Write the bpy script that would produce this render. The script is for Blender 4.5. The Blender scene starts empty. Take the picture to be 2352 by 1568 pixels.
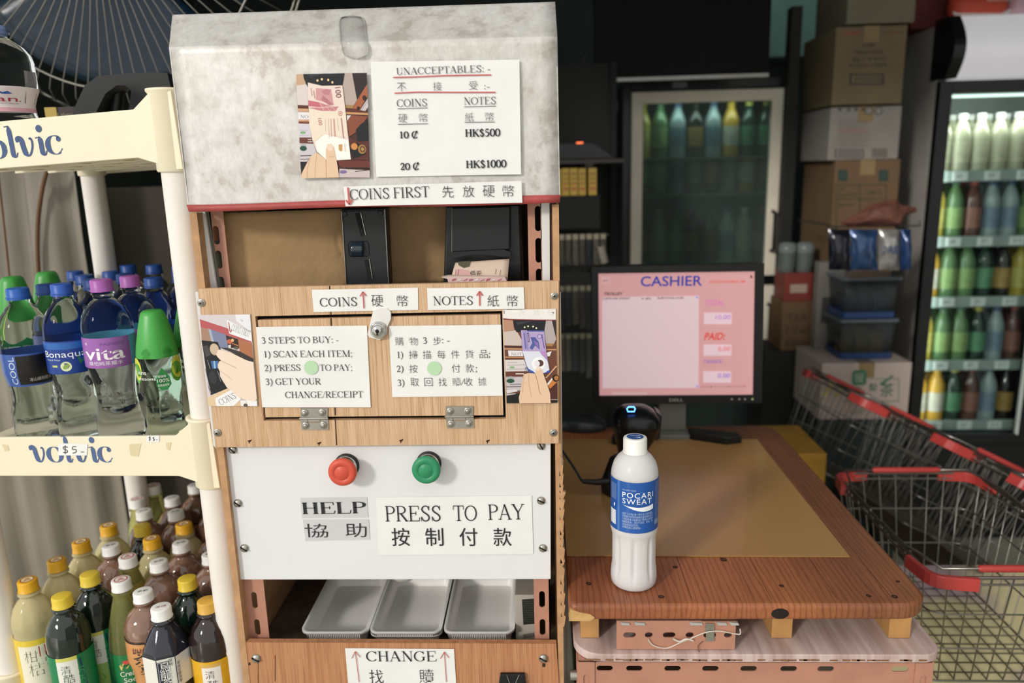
import bpy, bmesh, math, random
from mathutils import Vector as V, Matrix
random.seed(4)
scene = bpy.context.scene
COL = scene.collection
R_ = math.radians
sin, cos, pi = math.sin, math.cos, math.pi

# ------------------------------------------------------------------ camera
FP = 1750.0
def cam_axes():
    p, y, r = R_(12.69), R_(2.477), R_(1.427)
    fwd = V((-sin(y)*cos(p), cos(y)*cos(p), -sin(p)))
    right = V((cos(y), sin(y), 0))
    down = fwd.cross(right)
    return cos(r)*right + sin(r)*down, -sin(r)*right + cos(r)*down, fwd
CR, CD, CF = cam_axes()
CAM = V((0, 0, 1.42))
cd = bpy.data.cameras.new('camera')
cam = bpy.data.objects.new('camera', cd)
COL.objects.link(cam)
cam.matrix_world = Matrix(((CR.x, -CD.x, -CF.x, 0), (CR.y, -CD.y, -CF.y, 0), (CR.z, -CD.z, -CF.z, 1.42), (0, 0, 0, 1)))
cd.sensor_width = 36.0
cd.lens = FP*36/2352
cd.clip_start = 0.02
cd.dof.use_dof = True
cd.dof.focus_distance = 1.06
cd.dof.aperture_fstop = 3.0
scene.camera = cam
scene.view_settings.view_transform = 'Standard'
scene.view_settings.look = 'None'
scene.view_settings.gamma = 1
scene.view_settings.use_curve_mapping = False
scene.view_settings.exposure = 0.0

# ------------------------------------------------------------------ light
world = bpy.data.worlds.new('overcast_sky')
scene.world = world
world.use_nodes = True
wn = world.node_tree.nodes
wn['Background'].inputs[0].default_value = (1.0, 0.985, 0.96, 1)
wn['Background'].inputs[1].default_value = 1.0
sd = bpy.data.lights.new('sun', 'SUN')
sd.energy = 1.55
sd.angle = R_(8)
sd.color = (1, 0.95, 0.88)
sun = bpy.data.objects.new('sun', sd)
COL.objects.link(sun)
sun.location = (-2, -2, 4)
sun.rotation_euler = V((0.75, 1.0, -0.50)).to_track_quat('-Z', 'Y').to_euler()

def lin(h):
    h = h.lstrip('#')
    o = []
    for i in (0, 2, 4):
        c = int(h[i:i+2], 16)/255
        o.append(c/12.92 if c <= 0.04045 else ((c+0.055)/1.055)**2.4)
    return tuple(o)

def area(name, loc, target, size, energy, color=(1, 1, 1), sy=None):
    l = bpy.data.lights.new(name, 'AREA')
    l.energy = energy
    l.color = color
    l.size = size
    if sy:
        l.shape = 'RECTANGLE'
        l.size_y = sy
    o = bpy.data.objects.new(name, l)
    COL.objects.link(o)
    o.location = loc
    o.rotation_euler = (V(target)-V(loc)).to_track_quat('-Z', 'Y').to_euler()
    return o

# ------------------------------------------------------------------ projection helpers (photo pixel -> point on a real plane)
def ray(x, y): return CR*((x-1176)/FP) + CD*((y-784)/FP) + CF
def PY(x, y, Y):
    d = ray(x, y)
    return CAM + d*(Y/d.y)
def PZ(x, y, Z):
    d = ray(x, y)
    return CAM + d*((Z-1.42)/d.z)
class Plane:
    def __init__(s, o, u, v):
        s.o = V(o); s.u = V(u).normalized(); s.v = V(v).normalized()
        s.n = s.u.cross(s.v)            # towards the viewer
    def uv(s, x, y):
        d = ray(x, y)
        t = (s.o-CAM).dot(s.n)/d.dot(s.n)
        q = CAM + d*t - s.o
        return (q.dot(s.u), q.dot(s.v))
    def at(s, a, b, c=0): return s.o + s.u*a + s.v*b + s.n*c
    def px(s, x, y, c=0):
        a, b = s.uv(x, y)
        return s.at(a, b, c)
def front(Y, x=0, z=1.0): return Plane((x, Y, z), (1, 0, 0), (0, 0, 1))

# ------------------------------------------------------------------ materials
MATS = {}
def mat(name, col='808080', rough=.5, metal=0, trans=0, ior=1.45, var=.06, scale=12, stretch=(1, 1, 1), bump=0, bscale=None,
        coat=0, col2=None, emit=0, alpha=1, attr=False, lo=.35, hi=.65, detail=4, sss=0, spec=.5):
    if name in MATS: return MATS[name]
    m = bpy.data.materials.new(name)
    m.use_nodes = True
    nt = m.node_tree; N = nt.nodes; L = nt.links
    b = N['Principled BSDF']
    b.inputs['Roughness'].default_value = rough
    b.inputs['Metallic'].default_value = metal
    b.inputs['Transmission Weight'].default_value = trans
    b.inputs['IOR'].default_value = ior
    b.inputs['Coat Weight'].default_value = coat
    b.inputs['Alpha'].default_value = alpha
    b.inputs['Specular IOR Level'].default_value = spec
    if sss:
        b.inputs['Subsurface Weight'].default_value = sss
        b.inputs['Subsurface Radius'].default_value = (.02, .02, .02)
        b.inputs['Subsurface Scale'].default_value = .5
    if attr:
        a = N.new('ShaderNodeAttribute'); a.attribute_name = 'Col'
        src = a.outputs['Color']
    else:
        tc = N.new('ShaderNodeTexCoord'); mp = N.new('ShaderNodeMapping')
        mp.inputs['Scale'].default_value = stretch
        nz = N.new('ShaderNodeTexNoise'); nz.inputs['Scale'].default_value = scale; nz.inputs['Detail'].default_value = detail
        L.new(tc.outputs['Object'], mp.inputs[0]); L.new(mp.outputs[0], nz.inputs['Vector'])
        cr = N.new('ShaderNodeValToRGB')
        c1 = lin(col)
        c2 = lin(col2) if col2 else tuple(c*(1-var*2) for c in c1)
        cr.color_ramp.elements[0].color = (*c2, 1); cr.color_ramp.elements[1].color = (*c1, 1)
        cr.color_ramp.elements[0].position = lo; cr.color_ramp.elements[1].position = hi
        L.new(nz.outputs['Fac'], cr.inputs[0])
        src = cr.outputs[0]
        if bump:
            bn = N.new('ShaderNodeBump'); bn.inputs['Strength'].default_value = bump; bn.inputs['Distance'].default_value = .002
            n2 = nz
            if bscale:
                n2 = N.new('ShaderNodeTexNoise'); n2.inputs['Scale'].default_value = bscale
                L.new(mp.outputs[0], n2.inputs['Vector'])
            L.new(n2.outputs['Fac'], bn.inputs['Height']); L.new(bn.outputs[0], b.inputs['Normal'])
    L.new(src, b.inputs['Base Color'])
    if emit:
        L.new(src, b.inputs['Emission Color'])
        b.inputs['Emission Strength'].default_value = emit
    MATS[name] = m
    return m
PRINT = lambda: mat('print', attr=True, rough=.55)
GLOSSPRINT = lambda: mat('gloss_print', attr=True, rough=.28)
LABEL = lambda: mat('label_print', attr=True, rough=.3)

def plywood(nm='plywood', c1='dcbb98', c2='c7a17a'):
    m = mat(nm, c1, rough=.62, col2=c2, scale=5, stretch=(24, 24, .6), bump=.25, detail=7, lo=.3, hi=.72)
    nt = m.node_tree; N = nt.nodes; L = nt.links
    if 'fine' in N: return m
    b = N['Principled BSDF']
    old = b.inputs['Base Color'].links[0].from_socket
    tc = N.new('ShaderNodeTexCoord'); mp = N.new('ShaderNodeMapping'); mp.inputs['Scale'].default_value = (1000, 1000, 14)
    nz = N.new('ShaderNodeTexNoise'); nz.name = 'fine'; nz.inputs['Scale'].default_value = 1; nz.inputs['Detail'].default_value = 3
    L.new(tc.outputs['Object'], mp.inputs[0]); L.new(mp.outputs[0], nz.inputs['Vector'])
    r = N.new('ShaderNodeValToRGB'); r.color_ramp.elements[0].position = .36; r.color_ramp.elements[1].position = .5
    r.color_ramp.elements[0].color = (.70, .63, .56, 1); r.color_ramp.elements[1].color = (1, 1, 1, 1)
    mx = N.new('ShaderNodeMix'); mx.data_type = 'RGBA'; mx.blend_type = 'MULTIPLY'; mx.inputs[0].default_value = 1
    L.new(nz.outputs['Fac'], r.inputs[0]); L.new(old, mx.inputs[6]); L.new(r.outputs[0], mx.inputs[7]); L.new(mx.outputs[2], b.inputs['Base Color'])
    return m
def nmix(nt, mode, a, b, fac=1.0):
    m = nt.nodes.new('ShaderNodeMix'); m.data_type = 'RGBA'; m.blend_type = mode; m.inputs[0].default_value = fac
    nt.links.new(a, m.inputs[6]); nt.links.new(b, m.inputs[7]); return m.outputs[2]
def nramp(nt, src, stops):
    r = nt.nodes.new('ShaderNodeValToRGB'); e = r.color_ramp.elements
    while len(e) < len(stops): e.new(.5)
    for k, (p, c) in enumerate(stops): e[k].position = p; e[k].color = (*(lin(c) if isinstance(c, str) else c), 1)
    nt.links.new(src, r.inputs[0]); return r.outputs[0]
def nnoise(nt, scale, detail=3, rough=.5, dist=0, stretch=(1, 1, 1), rot=(0, 0, 0), src=None):
    tc = nt.nodes.new('ShaderNodeTexCoord'); mp = nt.nodes.new('ShaderNodeMapping'); mp.inputs['Scale'].default_value = stretch; mp.inputs['Rotation'].default_value = rot
    nt.links.new(src or tc.outputs['Object'], mp.inputs[0]); n = nt.nodes.new('ShaderNodeTexNoise'); n.inputs['Scale'].default_value = scale; n.inputs['Detail'].default_value = detail
    n.inputs['Roughness'].default_value = rough; n.inputs['Distortion'].default_value = dist; nt.links.new(mp.outputs[0], n.inputs['Vector']); return n
def galvanised():
    if 'galv' in MATS: return MATS['galv']
    m = bpy.data.materials.new('galvanised_steel'); m.use_nodes = True
    nt = m.node_tree; N = nt.nodes; L = nt.links; b = N['Principled BSDF']
    patches = nramp(nt, nnoise(nt, 30, 5, .62).outputs['Fac'], [(.38, 'c4bdb6'), (.44, 'd4d1cc'), (.60, 'e0deda')])
    fine = nramp(nt, nnoise(nt, 130, 4, .7, .8, (1, 1, .5)).outputs['Fac'], [(.35, (.88, .88, .87)), (.6, (1, 1, 1))])
    big = nramp(nt, nnoise(nt, 7, 3, .6).outputs['Fac'], [(.36, (.90, .89, .85)), (.58, (1, 1, 1))])
    vo = N.new('ShaderNodeTexVoronoi'); vo.inputs['Scale'].default_value = 120; tc = N.new('ShaderNodeTexCoord'); L.new(tc.outputs['Object'], vo.inputs['Vector'])
    sp = nramp(nt, vo.outputs['Color'], [(0, (.92, .92, .93)), (1, (1.0, 1.0, 1.0))])
    c = nmix(nt, 'MULTIPLY', nmix(nt, 'MULTIPLY', nmix(nt, 'MULTIPLY', patches, fine), big), sp)
    L.new(c, b.inputs['Base Color'])
    bn = N.new('ShaderNodeBump'); bn.inputs['Strength'].default_value = .25; bn.inputs['Distance'].default_value = .0015
    L.new(nnoise(nt, 9, 2).outputs['Fac'], bn.inputs['Height']); L.new(bn.outputs[0], b.inputs['Normal'])
    b.inputs['Metallic'].default_value = .25; b.inputs['Roughness'].default_value = .45
    MATS['galv'] = m
    return m
def pine():
    if 'pine' in MATS: return MATS['pine']
    m = bpy.data.materials.new('stained_pine'); m.use_nodes = True
    nt = m.node_tree; N = nt.nodes; L = nt.links; b = N['Principled BSDF']
    tc = N.new('ShaderNodeTexCoord')
    base = nramp(nt, nnoise(nt, 3.2, 4, .6, .3, (1, .35, 1)).outputs['Fac'], [(.3, '7d4d34'), (.5, 'a26644'), (.72, 'c07c4a')])
    # stave tone: each glued board its own tone (steps across x)
    sx = N.new('ShaderNodeSeparateXYZ'); L.new(tc.outputs['Object'], sx.inputs[0])
    ms = N.new('ShaderNodeMath'); ms.operation = 'SNAP'; ms.inputs[1].default_value = .09; L.new(sx.outputs[0], ms.inputs[0])
    wn_ = N.new('ShaderNodeTexWhiteNoise'); wn_.noise_dimensions = '1D'; L.new(ms.outputs[0], wn_.inputs['W'])
    stave = nramp(nt, wn_.outputs['Value'], [(0, (.78, .74, .74)), (1, (1.0, 1.0, 1.0))])
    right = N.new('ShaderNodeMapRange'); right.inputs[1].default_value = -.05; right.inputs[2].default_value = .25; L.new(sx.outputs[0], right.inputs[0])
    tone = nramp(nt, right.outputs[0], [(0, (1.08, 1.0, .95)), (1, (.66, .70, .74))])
    wv = N.new('ShaderNodeTexWave'); wv.bands_direction = 'X'; wv.inputs['Scale'].default_value = 38; wv.inputs['Distortion'].default_value = 9; wv.inputs['Detail'].default_value = 3; wv.inputs['Detail Scale'].default_value = .8
    mp = N.new('ShaderNodeMapping'); mp.inputs['Scale'].default_value = (1, .16, .35); L.new(tc.outputs['Object'], mp.inputs[0]); L.new(mp.outputs[0], wv.inputs['Vector'])
    grain = nramp(nt, wv.outputs['Fac'], [(0, (.74, .66, .62)), (.4, (1, 1, 1))])
    fine = nramp(nt, nnoise(nt, 60, 3, .6, 0, (6, .3, 3)).outputs['Fac'], [(.35, (.85, .82, .8)), (.6, (1, 1, 1))])
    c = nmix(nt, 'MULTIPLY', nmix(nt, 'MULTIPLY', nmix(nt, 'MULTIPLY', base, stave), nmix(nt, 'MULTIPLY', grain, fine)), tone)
    L.new(c, b.inputs['Base Color'])
    b.inputs['Roughness'].default_value = .45
    MATS['pine'] = m
    return m
WHITE = lambda: mat('white_sheet', 'e6e6e8', rough=.35, var=.01)
PAPER = lambda: mat('paper', 'eeeeec', rough=.6, var=.02, scale=30)
SALMON = lambda: mat('salmon_paint', 'bd8872', rough=.5, var=.06, scale=30)
CREAM = lambda: mat('cream_plastic', 'f3e9cd', rough=.45, var=.03, scale=9)
PIPE = lambda: mat('white_pipe', 'eee9e2', rough=.4, var=.02)
BLACK = lambda: mat('black_plastic', '16181a', rough=.38, var=.05)
MATBLACK = lambda: mat('matt_black', '101212', rough=.8, var=.05)
CHROME = lambda: mat('chrome', 'c9c9c6', rough=.16, metal=1, var=.05)
STEEL = lambda: mat('steel', 'b5b1a8', rough=.35, metal=.9, var=.08, scale=40)
CARD = lambda: mat('cardboard', 'b8966c', rough=.85, var=.06, scale=25, bump=.5, bscale=70)
DARKMET = lambda: mat('dark_wire', '6f6d68', rough=.3, metal=.9, var=.1)
TRAY = lambda: mat('tray_plastic', 'f8f6f3', rough=.35, var=.01)

# ------------------------------------------------------------------ mesh builder
ORG = {}
class B:
    def __init__(s): s.v = []; s.f = []; s.c = []; s.s = []
    def add(s, vs, fs, col=None, sm=False):
        o = len(s.v)
        s.v += [V(p) for p in vs]
        for f in fs:
            s.f.append([i+o for i in f]); s.c.append(col); s.s.append(sm)
        return s
    def prism(s, pts, vec, col=None, sm=False):
        n = len(pts); vec = V(vec)
        vs = [V(p) for p in pts] + [V(p)+vec for p in pts]
        fs = [list(range(n)), list(range(2*n-1, n-1, -1))] + [[(i+1) % n, i, i+n, (i+1) % n+n] for i in range(n)]
        return s.add(vs, fs, col, sm)
    def box(s, c, size, rz=0, col=None):
        c = V(c); x, y, z = [k/2 for k in size]
        m = Matrix.Rotation(rz, 3, 'Z')
        return s.prism([c+m@V(p) for p in ((-x, -y, -z), (x, -y, -z), (x, -y, z), (-x, -y, z))], m@V((0, 2*y, 0)), col)
    def box2(s, a, b, col=None):
        a = V(a); b = V(b)
        return s.box((a+b)/2, [abs(k) for k in (b-a)], 0, col)
    def poly(s, pts, col=None): return s.add(pts, [list(range(len(pts)))], col)
    def rings(s, rings, cap=True, closed=True, col=None, sm=True):
        n = len(rings[0]); vs = [p for r in rings for p in r]; fs = []
        for k in range(len(rings)-1):
            for i in range(n if closed else n-1):
                j = (i+1) % n
                fs.append([k*n+i, k*n+j, (k+1)*n+j, (k+1)*n+i])
        s.add(vs, fs, col, sm)
        if cap:
            s.add(rings[0], [list(range(n-1, -1, -1))], col); s.add(rings[-1], [list(range(n))], col)
        return s
    def tube(s, path, r, n=8, closed=False, col=None, cap=True):
        path = [V(p) for p in path]; m = len(path); rs = []
        rr = r if isinstance(r, (list, tuple)) else [r]*m
        up = None
        for i in range(m):
            if closed: t = path[(i+1) % m]-path[i-1]
            else: t = path[min(i+1, m-1)]-path[max(i-1, 0)]
            t.normalize()
            if up is None:
                up = V((0, 0, 1)) if abs(t.z) < .9 else V((1, 0, 0))
            a = up - t*up.dot(t)
            if a.length < 1e-5: a = t.orthogonal()
            a.normalize(); up = a
            b = t.cross(a)
            rs.append([path[i]+(a*cos(2*pi*k/n)+b*sin(2*pi*k/n))*rr[i] for k in range(n)])
        if closed: rs.append(rs[0])
        return s.rings(rs, cap=cap and not closed, col=col)
    def cyl(s, p0, p1, r, n=20, r1=None, col=None): return s.tube([p0, p1], [r, r if r1 is None else r1], n, col=col)
    def lathe(s, prof, n=32, c=(0, 0, 0), axis=None, mod=None, cap=True, col=None, frame=None):
        # prof: (r, h) list; frame: (x, y, z axes)
        X, Y, Z = frame or (V((1, 0, 0)), V((0, 1, 0)), V((0, 0, 1)))
        c = V(c); rs = []
        for (r, h) in prof:
            ring = []
            for k in range(n):
                a = 2*pi*k/n
                q = r*(mod(a, h) if mod else 1)
                ring.append(c + X*(q*cos(a)) + Y*(q*sin(a)) + Z*h)
            rs.append(ring)
        return s.rings(rs, cap, col=col)
    def build(s, name, m, parent=None, bevel=0, solid=0, seg=2, kind=None, label=None):
        me = bpy.data.meshes.new(name)
        o = ORG.get(parent.name, V((0, 0, 0))) if parent else V((0, 0, 0))
        me.from_pydata([tuple(p-o) for p in s.v], [], s.f)
        me.polygons.foreach_set('use_smooth', s.s)
        if any(c is not None for c in s.c):
            at = me.attributes.new('Col', 'FLOAT_COLOR', 'CORNER')
            buf = []
            for poly, c in zip(me.polygons, s.c):
                cc = lin(c) if isinstance(c, str) else (c or (.8, .8, .8))
                buf += [cc[0], cc[1], cc[2], 1.0]*poly.loop_total
            at.data.foreach_set('color', buf)
        me.materials.append(m)
        ob = bpy.data.objects.new(name, me)
        COL.objects.link(ob)
        if parent:
            ob.parent = parent; ORG[ob.name] = o
        if bevel:
            md = ob.modifiers.new('bevel', 'BEVEL'); md.width = bevel; md.segments = seg; md.limit_method = 'ANGLE'; md.angle_limit = R_(40)
        if solid:
            md = ob.modifiers.new('solid', 'SOLIDIFY'); md.thickness = solid; md.offset = -1
        if kind or (parent and name in ('lettering', 'printing', 'picture', 'price', 'print_lines')): ob['kind'] = kind or 'stuff'
        if label: ob['label'] = label
        return ob

def thing(name, label, cat, loc, group=None):
    o = bpy.data.objects.new(name, None); COL.objects.link(o)
    o.empty_display_size = .02
    o.location = loc; ORG[o.name] = V(loc)
    o['label'] = label; o['category'] = cat
    if group: o['group'] = group
    return o
def tag(o, label, cat, group=None):
    o['label'] = label; o['category'] = cat
    if group: o['group'] = group
    return o
def kids(o): return [c for c in ALLC.get(o.name, [])]
ALLC = {}
def dup(root, loc, rz=0, label=None, group=None):
    def cp(o, par):
        c = o.copy(); COL.objects.link(c)
        if par: c.parent = par
        for ch in list(o.children): cp(ch, c)
        return c
    r = cp(root, None)
    r.location = loc; r.rotation_euler = (0, 0, rz)
    if label: r['label'] = label
    if group: r['group'] = group
    return r
def struct(o): o['kind'] = 'structure'; return o

# ------------------------------------------------------------------ 2D art on a surface; S(a, b, c) maps to world
def pl(P): return lambda a, b, c=0: P.at(a, b, c)
def wrapf(r, c=(0, 0, 0), rot=0):
    # round a cylinder whose front faces -Y (local)
    return lambda a, b, k=0: V((c[0]+(r+k)*sin(a/r+rot), c[1]-(r+k)*cos(a/r+rot), c[2]+b))
def catmull(p, n=6):
    q = [p[0]]+list(p)+[p[-1]]; out = []
    for i in range(1, len(q)-2):
        for k in range(n):
            t = k/n
            out.append(tuple(.5*((2*q[i][d])+(-q[i-1][d]+q[i+1][d])*t+(2*q[i-1][d]-5*q[i][d]+4*q[i+1][d]-q[i+2][d])*t*t +
                                 (-q[i-1][d]+3*q[i][d]-3*q[i+1][d]+q[i+2][d])*t**3) for d in (0, 1)))
    out.append(p[-1])
    return out
def strokepoly(pts, wfun):
    n = len(pts); L = []; Rr = []
    for i in range(n):
        a = pts[max(i-1, 0)]; b = pts[min(i+1, n-1)]
        dx, dy = b[0]-a[0], b[1]-a[1]; l = math.hypot(dx, dy) or 1
        w = wfun(i/(n-1), dx/l, dy/l)/2
        L.append((pts[i][0]-dy/l*w, pts[i][1]+dx/l*w)); Rr.append((pts[i][0]+dy/l*w, pts[i][1]-dx/l*w))
    return L, Rr
def stroke(bm, S, pts, w, col, c=0, wf=None):
    L, Rr = strokepoly(pts, wf or (lambda t, x, y: w))
    n = len(pts); vs = [S(p[0], p[1], c) for p in L]+[S(p[0], p[1], c) for p in Rr]
    bm.add(vs, [[i+n, i+n+1, i+1, i] for i in range(n-1)], col)
def art(bm, S, pts, col, c=0): bm.add([S(p[0], p[1], c) for p in pts], [list(range(len(pts)))], col)
def disc(bm, S, x, y, rx, ry, col, c=0, n=20, ang=0):
    art(bm, S, [(x+rx*cos(t)*cos(ang)-ry*sin(t)*sin(ang), y+rx*cos(t)*sin(ang)+ry*sin(t)*cos(ang)) for t in [2*pi*k/n for k in range(n)]], col, c)
def patch(bm, S, a0, b0, a1, b1, col, c=0, n=16, m=1):
    vs = [S(a0+(a1-a0)*i/n, b0+(b1-b0)*j/m, c) for j in range(m+1) for i in range(n+1)]
    bm.add(vs, [[j*(n+1)+i, j*(n+1)+i+1, (j+1)*(n+1)+i+1, (j+1)*(n+1)+i] for j in range(m) for i in range(n)], col, True)

# --- serif face made of pen strokes (cap height 1)
def arcp(cx, cy, rx, ry, a0, a1, n=16):
    return [(cx+rx*cos(R_(a0+(a1-a0)*k/n)), cy+ry*sin(R_(a0+(a1-a0)*k/n))) for k in range(n+1)]
def glyphs():
    S, h = 'S', 'h'
    bowl = [('a', .44, .745, .34, .235, 90, -90), ('l', .2, .98, .46, .98, h), ('l', .2, .51, .46, .51, h)]
    E = [('l', .22, 0, .22, 1, S), ('l', .08, .98, .84, .98, h), ('l', .83, 1, .85, .76, h), ('l', .22, .52, .62, .52, h), ('l', .62, .4, .62, .64, h),
         ('l', .08, .02, .86, .02, h), ('l', .86, .0, .92, .26, h)]
    Cc = [('a', .55, .5, .45, .48, 40, 322), ('l', .93, .68, .93, 1, h)]
    Sg = ('c', [(.7, .74), (.62, .92), (.42, .985), (.22, .9), (.16, .74), (.3, .58), (.52, .46), (.68, .3), (.66, .12), (.46, .015), (.24, .05), (.1, .28)])
    return {
        'A': (1.04, [('l', .12, 0, .5, 1, h), ('l', .48, 1, .88, 0, S), ('l', .22, .34, .72, .34, h), ('s', .12, 0, .13), ('s', .88, 0, .16)]),
        'B': (.98, [('l', .22, 0, .22, 1, S), ('a', .44, .76, .3, .22, 90, -90), ('a', .46, .27, .38, .25, 90, -90), ('l', .08, .98, .46, .98, h), ('l', .2, .53, .46, .53, h), ('l', .08, .02, .48, .02, h)]),
        'C': (1.02, Cc),
        'D': (1.08, [('l', .22, 0, .22, 1, S), ('l', .08, .98, .46, .98, h), ('l', .08, .02, .46, .02, h), ('a', .44, .5, .52, .48, 90, -90)]),
        'E': (.96, E),
        'F': (.84, [E[0], E[1], E[2], E[3], E[4], ('s', .22, 0, .16)]),
        'G': (1.08, Cc[:1]+[('l', .88, .7, .88, 1, h), ('l', .88, .1, .88, .42, S), ('s2', .86, .42, .15)]),
        'H': (1.06, [('l', .22, 0, .22, 1, S), ('l', .84, 0, .84, 1, S), ('l', .2, .52, .86, .52, h)]+[('s', x, y, .15) for x in (.22, .84) for y in (0, 1)]),
        'I': (.5, [('l', .25, 0, .25, 1, S), ('s', .25, 0, .15), ('s', .25, 1, .15)]),
        'K': (1.04, [('l', .22, 0, .22, 1, S), ('l', .28, .42, .84, 1, h), ('l', .42, .6, .9, 0, S)]+[('s', .22, 0, .15), ('s', .22, 1, .15), ('s', .84, 1, .13), ('s', .9, 0, .14)]),
        'L': (.92, [('l', .22, 0, .22, 1, S), ('s', .22, 1, .16), ('l', .08, .02, .84, .02, h), ('l', .84, 0, .9, .3, h)]),
        'M': (1.32, [('l', .2, 0, .2, 1, h), ('l', .2, 1, .66, 0, S), ('l', .66, 0, 1.1, 1, h), ('l', 1.1, 0, 1.1, 1, S), ('s', .2, 0, .12), ('s', 1.1, 0, .15), ('s', .16, 1, .12), ('s', 1.14, 1, .12)]),
        'N': (1.08, [('l', .22, 0, .22, 1, h), ('l', .2, 1, .88, 0, S), ('l', .88, 0, .88, 1, h), ('s', .22, 0, .13), ('s', .16, 1, .12), ('s', .88, 1, .13)]),
        'O': (1.1, [('a', .55, .5, .46, .48, 0, 360)]),
        'P': (.86, [('l', .22, 0, .22, 1, S), ('l', .08, .98, .3, .98, h), ('s', .22, 0, .16)]+bowl),
        'R': (1.0, [('l', .22, 0, .22, 1, S), ('l', .08, .98, .3, .98, h), ('s', .22, 0, .15), ('l', .42, .52, .88, 0, S), ('s', .9, 0, .12)]+bowl),
        'S': (.84, [Sg, ('l', .7, .7, .7, 1, h), ('l', .1, 0, .1, .3, h)]),
        'T': (.94, [('l', .47, 0, .47, 1, S), ('l', .06, .98, .88, .98, h), ('l', .06, 1, .04, .74, h), ('l', .88, 1, .9, .74, h), ('s', .47, 0, .17)]),
        'U': (1.06, [('l', .22, 1, .22, .3, S), ('a', .53, .32, .31, .3, 180, 360), ('l', .84, .3, .84, 1, h), ('s', .22, 1, .15), ('s', .84, 1, .13)]),
        'X': (1.04, [('l', .14, 1, .88, 0, S), ('l', .86, 1, .14, 0, h), ('s', .14, 0, .13), ('s', .88, 0, .14), ('s', .14, 1, .14), ('s', .86, 1, .13)]),
        'Y': (1.0, [('l', .12, 1, .5, .45, S), ('l', .88, 1, .5, .45, h), ('l', .5, 0, .5, .47, S), ('s', .5, 0, .16), ('s', .12, 1, .14), ('s', .88, 1, .13)]),
        '0': (.76, [('a', .38, .5, .3, .48, 0, 360)]),
        '1': (.76, [('l', .4, 0, .4, 1, S), ('l', .2, .86, .4, .97, h), ('s', .4, 0, .17)]),
        '2': (.76, [('c', [(.1, .7), (.2, .93), (.38, .98), (.56, .86), (.56, .64), (.4, .36), (.12, .06)]), ('l', .1, .06, .64, .06, 'm'), ('l', .64, .02, .68, .24, h)]),
        '3': (.76, [('c', [(.12, .78), (.24, .95), (.42, .96), (.54, .8), (.44, .6), (.26, .53)]), ('c', [(.26, .54), (.5, .5), (.6, .28), (.48, .07), (.26, .02), (.08, .1)])]),
        '5': (.76, [('l', .2, .96, .62, .96, 'm'), ('l', .2, .98, .16, .56, h), ('c', [(.16, .56), (.4, .6), (.58, .44), (.56, .2), (.36, .03), (.1, .06)])]),
        '8': (.76, [('a', .38, .75, .22, .22, 0, 360), ('a', .38, .27, .28, .26, 0, 360)]),
        '$': (.76, [('c', [(.6, .74), (.52, .9), (.36, .96), (.2, .88), (.14, .74), (.26, .58), (.46, .46), (.6, .3), (.56, .12), (.38, .03), (.2, .08), (.1, .28)]), ('l', .38, -.1, .38, 1.1, h)]),
        ')': (.5, [('c', [(.08, 1.04), (.3, .76), (.36, .4), (.28, .06), (.06, -.26)])]),
        ':': (.42, [('d', .2, .07), ('d', .2, .6)]),
        ';': (.42, [('d', .2, .6), ('d', .2, .07), ('l', .23, .05, .12, -.2, h)]),
        '.': (.38, [('d', .18, .07)]),
        '-': (.5, [('l', .06, .32, .42, .32, 'b')]),
        '/': (.42, [('l', .02, -.02, .4, 1.02, h)]),
        ' ': (.38, []),
    }
GL = glyphs()
def serif(bm, F, text, col, c=0, bold=1.0, hair=.045, stem=.125, gap=0.0):
    # F: (x, y) in glyph space -> world point ; returns total advance
    S = stem*bold; h = hair*(1+(bold-1)*.6)
    W = {'S': S, 'h': h, 'm': S*.75, 'b': .085}
    x0 = 0
    for ch in text:
        adv, st = GL[ch]
        for q in st:
            t = q[0]
            if t == 'l':
                stroke(bm, F, [(x0+q[1], q[2]), (x0+q[3], q[4])], W[q[5]], col, c)
            elif t == 's':
                y = h/2 if q[2] == 0 else 1-h/2
                stroke(bm, F, [(x0+q[1]-q[3]*(.9+bold*.1), y), (x0+q[1]+q[3]*(.9+bold*.1), y)], h, col, c)
            elif t == 's2':
                stroke(bm, F, [(x0+q[1]-q[3], q[2]), (x0+q[1]+q[3], q[2])], h, col, c)
            elif t == 'a':
                stroke(bm, F, arcp(x0+q[1], q[2], q[3], q[4], q[5], q[6], 24), 0, col, c, wf=lambda u, dx, dy: h+(S-h)*abs(dy)**1.6)
            elif t == 'c':
                stroke(bm, F, [(x0+a, b) for a, b in catmull(q[1], 4)], 0, col, c, wf=lambda u, dx, dy: h+(S-h)*(sin(pi*u)**.7)*(.35+.65*abs(dy)))
            elif t == 'd':
                disc(bm, F, x0+q[1], q[2], .075*bold**.5, .075*bold**.5, col, c, 10)
        x0 += adv+gap
    return x0
def textw(text, gap=0): return sum(GL[ch][0]+gap for ch in text)
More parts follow.
